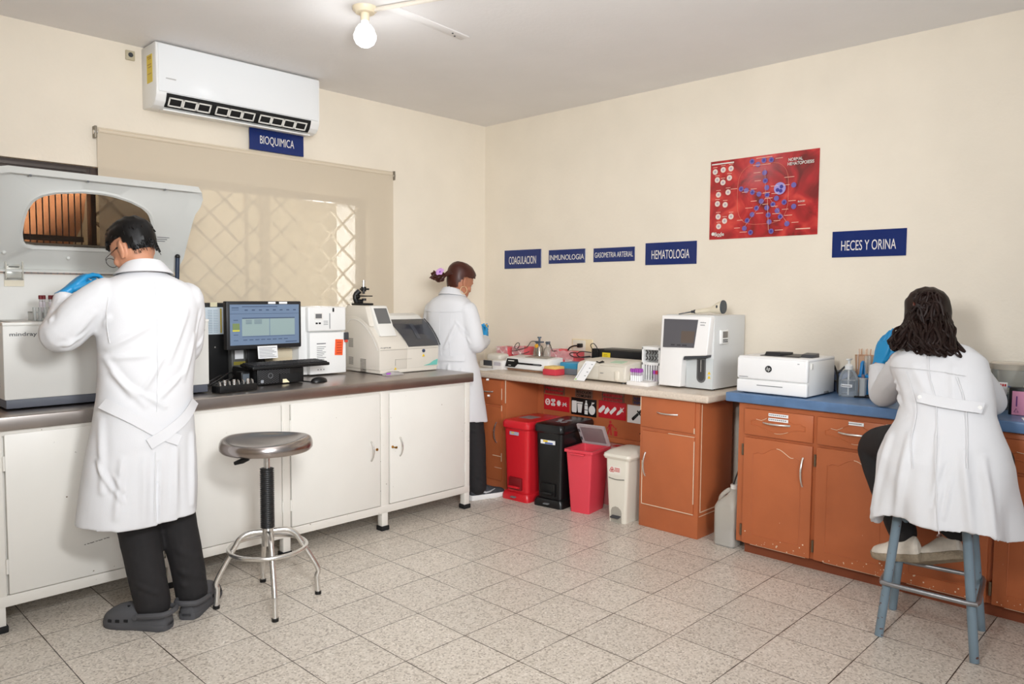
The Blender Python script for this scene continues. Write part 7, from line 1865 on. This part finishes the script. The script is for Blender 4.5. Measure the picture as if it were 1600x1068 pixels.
# ============ the woman standing in the corner
def corner_woman():
    HT = T_((.018, .045, 1.468), yaw=-.28, pitch=.38, roll=.03, s=0.95)
    m = MB(); head_mesh(m, HT, fem=True)
    limb(m, [(-.02, -.005, 1.31), (-.008, .012, 1.375), (.012, .03, 1.43)], [.056, .050, .050])
    m.loft([ringp(k[:3], k[3], k[4]) for k in interp_rings([(.01, .01, .80, .15, .095), (-.01, .005, .95, .14, .09), (-.02, 0, 1.12, .15, .095), (-.02, 0, 1.26, .155, .09), (-.02, 0, 1.33, .085, .055)], 4)])
    limb(m, [(.13, -.005, 1.28), (.17, .02, 1.05), (.14, .12, 1.05), (.10, .225, 1.06)], [.048, .042, .034, .027])
    limb(m, [(-.17, -.005, 1.28), (-.20, .03, 1.06), (-.12, .14, 1.08), (-.02, .235, 1.10)], [.048, .042, .034, .027])
    limb(m, [(-.06, .01, .80), (-.055, .03, .46), (-.07, -.02, .09)], [.085, .056, .04])
    limb(m, [(.10, .01, .80), (.15, .03, .46), (.205, .0, .09)], [.085, .056, .04])
    body = person('woman with brown hair bun in a white lab coat standing in the room corner', (1.70, 1.66, 0), math.radians(10-90), organic(m, .0052, 4), M_skin2)
    P = lambda nm, me, mt, lbl=None: part(nm, me, mt, body, lbl)
    P('eyes', eyes_mesh(HT), mat('eye_white', (220, 214, 206), 0.3))
    keys = [(-.012, .006, 1.392, .060, .058), (-.016, .0, 1.370, .095, .074), (-.020, -.006, 1.345, .140, .092), (-.022, -.004, 1.31, .172, .106), (-.022, -.002, 1.25, .184, .116), (-.02, 0, 1.15, .178, .124), (-.014, 0, 1.03, .172, .124),
            (-.004, .004, .94, .170, .124), (.004, .008, .85, .188, .134), (.014, .012, .72, .202, .142), (.022, .014, .60, .212, .148), (.026, .016, .525, .216, .150)]
    def wave(t, k): a = 2*PI*t; return (0.008*k*math.sin(4*a), 0.009*k*math.sin(5*a+1), -0.010*k*math.sin(2*a+0.6))
    SL = [([(.125, -.008, 1.275), (.155, .0, 1.18), (.178, .015, 1.055), (.165, .075, 1.05), (.14, .14, 1.052), (.116, .195, 1.056)], [.068, .066, .062, .054, .048, .042]),
          ([(-.165, -.008, 1.275), (-.195, .005, 1.18), (-.205, .035, 1.065), (-.15, .11, 1.08), (-.08, .18, 1.09), (-.05, .21, 1.097)], [.068, .066, .062, .054, .048, .042])]
    def ex(m): cuff(m, (.116, .195, 1.056), (-.35, .9, .15), .042, .03); cuff(m, (-.05, .21, 1.097), (.6, .7, .1), .042, .03)
    cm = coat(keys, SL, .013, .66, hem_wave=wave, extra=ex)
    f3 = [((.22, .02, 1.06), (.16, -.02, 1.12), .011, .009), ((.20, .07, 1.02), (.14, .06, 1.09), .010, .010), ((.19, .11, 1.02), (.12, .10, 1.09), .009, .010), ((.17, .15, 1.02), (.10, .14, 1.09), .009, .009), ((.12, -.09, 1.16), (.18, -.05, 1.06), .011, .008), ((.10, -.1, 1.2), (.16, -.06, 1.12), .010, .007)]
    fb = [((-.15, 1.15), (-.05, 1.0), .015, .007), ((.10, 1.18), (.02, 1.02), .014, .007), ((.05, .90), (.08, .58), .016, .010), ((-.05, .9), (-.06, .58), .018, .009), ((.14, .88), (.16, .58), .014, .010), ((-.14, .9), (-.16, .6), .016, .009)]
    wrinkle(cm, f3, fb, amp=.0035, sc=22, seed=8)
    ct_ = P('lab_coat', cm, M_coat); co, _ = arrs(cm)
    part('collar', collar((-.012, .006, 0), .068, .056, .094, 1.432, 1.392, .046, gap=.5), M_coat, ct_)
    part('belt', strap(co, [(-.16, .955), (-.06, .952), (.05, .952), (.16, .955)], .034), M_coat, ct_)
    part('yoke_seam', seamline(co, [(-.185, 1.268), (-.08, 1.262), (.05, 1.262), (.135, 1.268)]), M_seam, ct_)
    part('seam', seamline(co, [(-.02, 1.26), (-.018, 1.1), (-.01, .96)]), M_seam, ct_); part('seam', seamline(co, [(.07, 1.26), (.06, 1.1), (.065, .96)]), M_seam, ct_)
    b = MB()
    for k, z in enumerate((.80, .69)): b.cyl((.195+.01*k, .12, z), (.21+.01*k, .125, z), .007, seg=10)
    part('buttons', b, M_white, ct_)
    m = MB()
    m.loft([ringp(k[:3], k[3], k[4]) for k in interp_rings([(.01, .01, .93, .14, .10), (.02, .01, .84, .16, .11), (.022, .01, .77, .16, .11), (.024, .012, .73, .10, .08)], 4)])
    limb(m, [(-.06, .01, .77), (-.055, .02, .55), (-.06, .02, .38), (-.065, -.01, .2), (-.07, -.02, .075)], [.094, .082, .076, .072, .068])
    limb(m, [(.105, .01, .77), (.14, .022, .55), (.168, .022, .38), (.19, .005, .2), (.205, -.002, .08)], [.094, .082, .076, .070, .066])
    tm_ = organic(m, .007, 6); wrinkle(tm_, [((.12, -.05, .5), (.22, -.03, .46), .012, .006), ((.13, -.06, .2), (.27, -.03, .15), .012, .008), ((.13, -.05, .15), (.27, -.02, .11), .011, .008)], [], amp=.003, sc=24, seed=6)
    P('trousers', tm_, M_trous)
    M_up = mat('sneaker_dark', (62, 64, 68), 0.8, noise=.2, nscale=60); M_sole = mat('sneaker_sole', (236, 236, 234), 0.6)
    for (hx, hy), (tx, ty) in (((.185, -.055), (.285, .175)), ((-.06, -.075), (-.09, .175))):
        u, s, l = sneaker_mesh(); ang = math.atan2(ty-hy, tx-hx)-PI/2; M = Matrix.Translation((hx, hy, 0)) @ Matrix.Rotation(ang, 4, 'Z')
        sw = MB(); sw.prism([(.07, .055), (.10, .043), (.135, .047), (.175, .066), (.135, .054), (.105, .052), (.09, .060), (.085, .072)], lambda y, z, d: (d+.0*(y), y, z), .036, .047)
        for q in (u, s, l, sw): q.xf(M)
        c_ = P('sneaker', u, M_up); part('sole', s, M_sole, c_); part('laces', l, M_black, c_); part('side_mark', sw, mat('mark_silver', (190, 192, 194), 0.4), c_)
    P('glove', hand((.098, .228, 1.066), (-.30, .75, .55), (-.85, -.3, .1), (-.1, -.3, 1), curl=(.45, .55, .65, .7), thumb=(.25, .45), spread=.02, k=.90), M_glove)
    P('glove', hand((-.02, .235, 1.10), (.6, .75, .2), (.5, -.5, .5), (-.2, .1, 1), curl=(.5, .6, .65, .7), thumb=(.3, .4), k=.90), M_glove)
    def keep(x, y, z):
        if y > .075: return z > .085
        if abs(x) > .04 and y > .0: return z > .036+.30*max(0, y-.02)
        if abs(x) > .036 and ((y-.004)/.046)**2+((z+.030)/.068)**2 < 1: return False
        if abs(x) > .036 and y > .02: return z > .036
        return z > -.055-.1*max(0, -y)
    def strands(m):
        rng = random.Random(9)
        B = Vector((-.030, -.128, -.025))
        for k in range(150):
            a = rng.uniform(0, 2*PI); e = rng.uniform(.25, 1.5)
            c = Vector((math.cos(a)*math.cos(e)*.086, math.sin(a)*math.cos(e)*.106, math.sin(e)*.131-.002))
            if c.y > .07 and c.z < .085: continue
            if c.y > -.05 and c.z < .062: continue
            q = c.lerp(B, .5); q = q.normalized()*(.112 if q.z > .0 else .108)
            strand(m, [c, c.lerp(q, .5)*1.035, q, B+Vector((rng.uniform(-.015, .015), 0, rng.uniform(-.015, .015)))], .0042, 5)
        for k in range(60):      # bun and loose ends to the left
            o = B+Vector((rng.uniform(-.018, .012), rng.uniform(-.03, .01), rng.uniform(-.02, .02))); r = rng.uniform(.012, .030); ax = rng.uniform(0, PI)
            strand(m, [o+Vector((math.cos(t+ax)*r, -.018+.006*math.sin(2*t), math.sin(t+ax)*r*.8)) for t in (0, 1.2, 2.4, 3.6, 4.6)], .006, 5)
        for k in range(26):
            o = B+Vector((rng.uniform(-.01, .01), -.02, rng.uniform(-.015, .02))); strand(m, [o, o+Vector((-.028, -.022, rng.uniform(-.02, .02))), o+Vector((-.055+rng.uniform(-.01, .01), -.038, rng.uniform(-.04, .03)))], .005, 5)
        m.ball(B+Vector((-.006, -.014, 0)), .034, 16, 12, (1, .85, .95))
    h_ = P('hair', hair_cap(HT, keep, .009, 3, .0015, strands), M_hairbr)
    fl = MB(); fc = Vector((-.020, -.166, .000)); fn = Vector((.35, -.85, .25)).normalized(); fu_ = fn.cross(Vector((0, 0, 1))).normalized(); fv = fn.cross(fu_)
    for k in range(5):
        a = 2*PI*k/5; d = fu_*math.cos(a)+fv*math.sin(a); w = fu_*math.cos(a+PI/2)+fv*math.sin(a+PI/2); rg = []
        for t, hw in ((0, .003), (.3, .011), (.6, .016), (.85, .013), (1.0, .004)):
            cc = fc+d*.032*t+fn*(.010*math.sin(t*2.4)); rg.append([cc+w*hw+fn*.003, cc+fn*0.0, cc-w*hw+fn*.003, cc+fn*.0035])
        fl.loft(rg)
    fl.xf(HT); ff = P('hair_flower', fl, mat('petal_lilac', (206, 160, 216), 0.5))
    fk = MB(); fk.ball(fc+fn*.006, .008, 12, 8); fk.xf(HT); part('flower_centre', fk, mat('petal_violet', (140, 84, 190), 0.5), ff)
    er = MB(); ec = Vector((.079, .004, -.062)); er.tube([HT @ (ec+Vector((.004*math.cos(a), .026*math.cos(a), .026*math.sin(a)))) for a in [2*PI*k/32 for k in range(32)]], .0022, 8, closed=True); P('hoop_earring', er, mat('gold_hoop', (236, 212, 172), 0.35, 0.5))
    return body
cw = corner_woman()
# the little tube she holds
_M = Matrix.Translation((1.70, 1.66, 0)) @ Matrix.Rotation(math.radians(-80), 4, 'Z')
b = MB(); b.cyl((.040, .315, 1.075), (.060, .305, 1.145), .006, seg=14); b.xf(_M)
tq = thing('sample_tube', 'small blood tube with yellow cap held in the fingers of the woman in the corner', 'test tube', tuple(_M @ Vector((.045, .312, 1.075))))
part('glass', b, clear_mat('tube_pale', (226, 214, 226), 0.5, 0.1), tq)
b = MB(); b.cyl((.060, .305, 1.145), (.066, .302, 1.167), .0085, seg=14); b.xf(_M); part('cap', b, mat('cap_amber', (232, 178, 40), 0.5), tq)

# ============ the blue stool and the woman seated on it
SX, SY = 1.667, -1.340
bs_ = thing('metal_stool', 'worn blue grey metal stool with foot rails under the seated woman', 'stool', (SX, SY, 0))
M_stool = mat('stool_blue_grey', (116, 134, 146), 0.4, noise=.06, nscale=10, speck=((92, 58, 48), 34, 0.665))
b = MB(); b.lathe([(0, .672), (.14, .672), (.15, .68), (.15, .695), (.14, .70), (0, .70)], (SX, SY, 0), 36); part('seat', b, M_stool, bs_)
sfeet = [(1.496, -1.195), (1.511, -1.533), (1.818, -1.148), (1.853, -1.482)]
def leg_pt(fx, fy, z): # legs lean in to the seat
    k = z/.675; return Vector((fx+(SX+(fx-SX)*.62-fx)*k, fy+(SY+(fy-SY)*.62-fy)*k, z))
for fx, fy in sfeet:
    b = MB(); b.cyl(leg_pt(fx, fy, 0), leg_pt(fx, fy, .675), .0165, .0185, seg=18); part('leg', b, M_stool, bs_)
ringz = .222
cs_ = [leg_pt(*sfeet[0], ringz), leg_pt(*sfeet[1], ringz), leg_pt(*sfeet[3], ringz), leg_pt(*sfeet[2], ringz)]
cc = sum(cs_, Vector())/4
P_ = []
for i, c in enumerate(cs_):
    n_ = cs_[(i+1) % 4]; p_ = cs_[i-1]; o = cc+(c-cc)*1.16
    P_ += [o.lerp(cc+(p_-cc)*1.16, .10), o, o.lerp(cc+(n_-cc)*1.16, .10)]
P_ = [cc+(p-cc)*(0.965 if i % 3 == 1 else 1.0) for i, p in enumerate(P_)]
b = MB(); b.tube(P_, .0095, 12, closed=True); part('foot_rail', b, mat('worn_rail', (150, 150, 152), 0.35, 0.7, noise=.15, nscale=20), bs_)

def seated_woman():
    HT = T_((-.118, .285, 1.282), yaw=.12, pitch=.42, roll=-.10, s=0.96)
    m = MB(); head_mesh(m, HT, fem=True)
    limb(m, [(-.06, .195, 1.13), (-.085, .225, 1.18), (-.11, .26, 1.24)], [.055, .050, .050])
    def lean(k, nrm): return ringp(k[:3], k[3], k[4], nrm=nrm)
    m.loft([lean((.04, .02, .745, .16, .12), (0, .1, 1)), lean((.035, .03, .84, .15, .11), (0, .3, 1)), lean((.022, .06, .94, .13, .10), (0, .55, 1)), lean((-.01, .12, 1.03, .14, .10), (-.15, .7, 1)), lean((-.045, .17, 1.10, .14, .085), (-.2, .6, 1)), lean((-.06, .20, 1.14, .08, .06), (-.2, .5, 1))])
    limb(m, [(-.19, .18, 1.105), (-.315, .40, .925), (-.345, .43, .99), (-.366, .455, 1.055)], [.045, .040, .034, .027])
    limb(m, [(.075, .18, 1.10), (.115, .38, .935), (.05, .46, .93), (-.04, .56, .925)], [.045, .040, .034, .027])
    limb(m, [(-.05, .03, .775), (-.16, .14, .75), (-.305, .265, .70), (-.22, .22, .52), (-.135, .175, .36)], [.085, .078, .060, .052, .038])
    limb(m, [(.12, .03, .775), (.13, .16, .75), (.15, .31, .69), (.09, .27, .52), (.02, .215, .385)], [.085, .078, .060, .052, .038])
    body = person('woman with long dark hair in a white lab coat seated on the blue grey stool', (1.62, -1.336, 0), math.radians(-90), organic(m, .0052, 4), M_skin2)
    P = lambda nm, me, mt, lbl=None: part(nm, me, mt, body, lbl)
    P('eyes', eyes_mesh(HT), mat('eye_white', (220, 214, 206), 0.3))
    # coat: leaning torso loft, flaring skirt over the stool
    m = MB()
    tor = [((-.078, .215, 1.178), .060, .056, (-.25, .6, 1)), ((-.070, .205, 1.160), .100, .072, (-.22, .62, 1)), ((-.060, .190, 1.138), .150, .090, (-.2, .65, 1)), ((-.042, .165, 1.10), .184, .108, (-.18, .7, 1)), ((-.016, .125, 1.045), .182, .118, (-.14, .72, 1)),
           ((.010, .085, .985), .176, .122, (-.08, .6, 1)), ((.026, .055, .925), .172, .126, (0, .42, 1)), ((.036, .035, .865), .188, .142, (0, .28, 1)), ((.034, .022, .80), .220, .172, (0, .15, 1)), ((.036, .015, .73), .238, .20, (0, .05, 1)), ((.040, .010, .66), .244, .210, (0, 0, 1)), ((.048, .006, .59), .250, .218, (0, 0, 1)), ((.058, .002, .512), .260, .226, (0, 0, 1))]
    rings = [ringp(c, rx, ry, nrm=n, n=48) for c, rx, ry, n in tor]
    # subdivide between the rings
    R = []
    for i in range(len(rings)-1):
        for k in range(4): R.append([a.lerp(b_, k/4) for a, b_ in zip(rings[i], rings[i+1])])
    R.append(rings[-1])
    zt = .68
    def wv(q, i):
        if q.z < zt:
            k = (zt-q.z)/(zt-.512); a = 2*PI*i/48
            q = q+Vector((q.x-.05, q.y, 0)).normalized()*k*(.016*math.sin(7*a+.5)+.012*math.sin(4*a))
            q.z += k*(.006*math.sin(5*a)-.045*max(0, math.cos(a))**3-.075*max(0, -math.cos(a))**5)
        return q
    R = [[wv(q.copy(), i) for i, q in enumerate(rg)] for rg in R]
    inn = []
    for rg in reversed(R):
        c = sum(rg, Vector())/48
        if c.z > .67: break
        inn.append([Vector((c.x+(q.x-c.x)*.945, c.y+(q.y-c.y)*.945, q.z)) for q in rg])
    m.loft(R+inn); bmesh.ops.recalc_face_normals(m.bm, faces=m.bm.faces)
    limb(m, [(-.165, .17, 1.10), (-.245, .28, 1.01), (-.318, .392, .928), (-.338, .412, .955), (-.352, .43, 1.0), (-.362, .445, 1.032)], [.064, .064, .062, .057, .050, .043], 20)
    limb(m, [(.055, .17, 1.095), (.09, .28, 1.02), (.115, .38, .938), (.075, .44, .935), (.02, .50, .93), (-.015, .535, .928)], [.066, .062, .058, .052, .047, .042], 20)
    cuff(m, (-.360, .443, 1.028), (-.10, .25, 1), .043, .03); cuff(m, (-.015, .535, .928), (-.7, .7, 0), .042, .03)
    cm = organic(m, .007, 7)
    f3 = [((-.17, .09, 1.07), (-.08, -.01, 1.0), .012, .015), ((-.18, .09, 1.04), (-.03, -.01, 1.01), .012, .016), ((-.18, .08, 1.02), (-.03, -.02, .975), .011, .016), ((-.17, .06, 1.0), (-.05, -.04, .94), .011, .015), ((-.16, .05, .97), (-.08, -.06, .90), .011, .013),
          ((-.30, .36, .99), (-.36, .40, .94), .010, .007), ((-.28, .30, 1.02), (-.35, .37, .98), .011, .008), ((-.3, .38, .9), (-.37, .42, .92), .011, .007),
          ((.10, .06, 1.04), (.16, .0, .95), .013, .008), ((.13, .1, 1.02), (.17, .03, .97), .010, .008)]
    fb = [((-.14, .82), (-.19, .52), .020, .012), ((-.05, .84), (-.08, .50), .022, .010), ((.06, .84), (.08, .50), .022, .010), ((.14, .80), (.19, .50), .020, .013), ((.20, .78), (.26, .5), .016, .014), ((-.19, .78), (-.20, .55), .014, .010), ((.09, .75), (.06, .6), .012, -.009), ((.11, .7), (.10, .56), .010, .008), ((-.10, 1.1), (-.02, 1.0), .02, .005), ((.05, 1.1), (.08, .96), .018, .006)]
    wrinkle(cm, f3, fb, amp=.0045, sc=19, seed=13)
    ct_ = P('lab_coat', cm, M_coat); co, _ = arrs(cm)
    part('belt', strap(co, [(-.050, .985), (.03, .975), (.11, .968), (.175, .962)], .038), M_coat, ct_)
    b = MB(); y_ = back_y(co, -.040, .985)-.007; b.cyl((-.040, y_, .985), (-.040, y_-.004, .985), .008, seg=14); y_ = back_y(co, .165, .963)-.007; b.cyl((.165, y_, .963), (.165, y_-.004, .963), .008, seg=14); part('buttons', b, M_white, ct_)
    part('yoke_seam', seamline(co, [(-.20, 1.085), (-.10, 1.090), (.02, 1.085), (.10, 1.075)]), M_seam, ct_)
    part('seam', seamline(co, [(-.05, 1.16), (-.02, 1.06), (.02, .97), (.05, .82), (.07, .65), (.09, .50)]), M_seam, ct_)
    part('seam', seamline(co, [(-.12, 1.08), (-.075, 1.0), (-.045, .93), (-.04, .82), (-.02, .72)]), M_seam, ct_)
    part('seam', seamline(co, [(.075, 1.07), (.11, .99), (.135, .9), (.16, .75)]), M_seam, ct_)
    part('collar', collar((-.088, .222, 0), .066, .054, .092, 1.212, 1.185, .042, gap=.6), M_coat, ct_)
    m = MB()
    m.loft([ringp(k[:3], k[3], k[4]) for k in interp_rings([(.035, .02, .88, .13, .095), (.035, .02, .80, .16, .12), (.035, .03, .735, .16, .12), (.035, .03, .715, .1, .08)], 4)])
    limb(m, [(-.05, .03, .775), (-.16, .13, .755), (-.30, .255, .705), (-.29, .25, .63), (-.22, .215, .48), (-.15, .18, .355)], [.095, .088, .074, .070, .064, .058])
    limb(m, [(.12, .03, .775), (.13, .15, .755), (.15, .30, .70), (.135, .295, .63), (.085, .26, .5), (.03, .22, .40)], [.095, .088, .074, .070, .064, .058])
    tm_ = organic(m, .007, 6); wrinkle(tm_, [((-.2, .12, .52), (-.29, .17, .48), .012, .007), ((-.17, .12, .44), (-.26, .18, .40), .012, .008)], [], amp=.003, sc=24, seed=15)
    P('trousers', tm_, M_trous)
    M_up = mat('sneaker_beige', (214, 205, 192), 0.8, noise=.12, nscale=30); M_sole = mat('sneaker_sole_tan', (150, 136, 116), 0.8, noise=.15, nscale=50, bump=.6, bscale=120)
    for heel, yaw, tip, rl in (((-.070, .155, .288), math.radians(80), -.22, -.10), ((.078, .178, .325), math.radians(86), -.36, .42)):
        u, s, l = sneaker_mesh(); M = Matrix.Translation(heel) @ Matrix.Rotation(yaw, 4, 'Z') @ Matrix.Rotation(tip, 4, 'X') @ Matrix.Rotation(rl, 4, 'Y') @ Matrix.Translation((0, 0, -.03)) @ Matrix.Diagonal((.86, .80, 1.02, 1))
        for q in (u, s, l): q.xf(M)
        c_ = P('sneaker', u, M_up); part('sole', s, M_sole, c_); part('laces', l, mat('lace_pink', (214, 190, 184), 0.8), c_)
    P('glove', hand((-.366, .455, 1.070), (.20, .10, .97), (.45, .88, -.1), (.9, -.45, .05), curl=(.03, .12, .2, .3), thumb=(.45, .25), spread=.02, k=1.0), M_glove, 'blue glove of the raised left hand')
    P('glove', hand((-.045, .562, .925), (-.6, .75, 0), (0, 0, -1), (-.8, -.5, 0), curl=(.3, .3, .35, .4), thumb=(.5, .3), k=.92), M_glove)
    def keep(x, y, z):
        if y > .075: return z > .075
        if abs(x) > .06 and y > .02: return z > .01
        return z > -.075
    def strands(m):
        rng = random.Random(31); Ti = HT.inverted()
        up = Vector((.012, -.118, .018))                      # where the clip gathers the upper hair
        for k in range(210):                                  # upper hair combed back into the clip
            a = rng.uniform(0, 2*PI); e = rng.uniform(.25, 1.5)
            c = Vector((math.cos(a)*math.cos(e)*.090, math.sin(a)*math.cos(e)*.110, math.sin(e)*.133))
            if c.y > .07 and c.z < .085: continue
            q = c.lerp(up, .5); q = q.normalized()*max(.098, q.length*1.10)
            strand(m, [c, c.lerp(q, .5)*1.07, q, up+Vector((rng.uniform(-.03, .03), 0, rng.uniform(-.02, .02)))], .0048, 5)
        for k in range(70):                                   # twisted ends standing out of the clip
            o = up+Vector((rng.uniform(-.035, .035), rng.uniform(-.02, .0), rng.uniform(-.03, .035)))
            strand(m, [o, o+Vector((rng.uniform(-.02, .02), -.028, rng.uniform(-.01, .03))), o+Vector((rng.uniform(-.04, .04), -.036, rng.uniform(-.05, .01))), o+Vector((rng.uniform(-.045, .045), -.020, rng.uniform(-.085, -.03)))], .0058, 5)
        for k in range(250):                                  # lower hair falling to the shoulders in waves
            a = rng.uniform(PI*.92, PI*2.08); e = rng.uniform(-.25, .6)
            c = Vector((math.cos(a)*math.cos(e)*.088, math.sin(a)*math.cos(e)*.106, math.sin(e)*.125))
            t = .45*(c.x+.088)/.176+.55*rng.random()
            w = Vector((-.215+.278*t+rng.uniform(-.02, .02), .098+.025*math.sin(t*7)+rng.uniform(-.03, .015), 1.178-.022*t+rng.uniform(-.02, .02)))
            if c.x < -.05 and rng.random() < .35: w = Vector((-.225+rng.uniform(-.02, .02), .26, 1.155+rng.uniform(-.015, .015)))
            en = Ti @ w
            q = Vector((c.x*1.16, min(c.y, -.02)-.022, -.045)); ph = rng.uniform(0, 6.3); am = rng.uniform(.006, .014)
            P1 = q.lerp(en, .33)+Vector((am*math.sin(ph), -.020+am*math.cos(ph), 0)); P2 = q.lerp(en, .66)+Vector((am*math.sin(ph+2.3), -.018+am*math.cos(ph+2.3), 0)); P3 = en+Vector((am*math.sin(ph+4.4), -.008, 0))
            s_ = 1 if t < .35 else (-1 if t > .65 else rng.choice((-1, 1))); P4 = P3+Vector((s_*.015, -.012, .004)); P5 = P3+Vector((s_*.022, -.012, .018))
            strand(m, [c, q, P1, P2, P3, P4, P5], .0056, 5)
    h_ = P('hair', hair_cap(HT, keep, .012, 7, .003, strands), M_hairdk)
    cp = MB()
    for s in (-1, 1):
        cp.tube(smooth_path([(.012*s+.01, -.128, .055), (.034*s+.01, -.148, .035), (.040*s+.01, -.156, .005), (.014*s+.01, -.152, -.02)]), .006, 8, flat=1.6)
        for j in range(4): cp.tube([(.03*s+.01, -.135, .03-.015*j), (.012*s+.01, -.15, .022-.015*j), (-.004*s+.01, -.142, .016-.015*j)], .004, 6)
    cp.tube([(-.02, -.122, .058), (.01, -.128, .064), (.04, -.122, .058)], .006, 8)
    cp.xf(HT); part('hair_clip', cp, mat('tortoise_clip', (86, 40, 30), 0.2), h_)
    er = MB(); er.ball((-.080, .0, -.035), .006, 10, 8); er.xf(HT); P('earring', er, mat('gold_hoop', (236, 212, 172), 0.35, 0.5))
seated_woman()
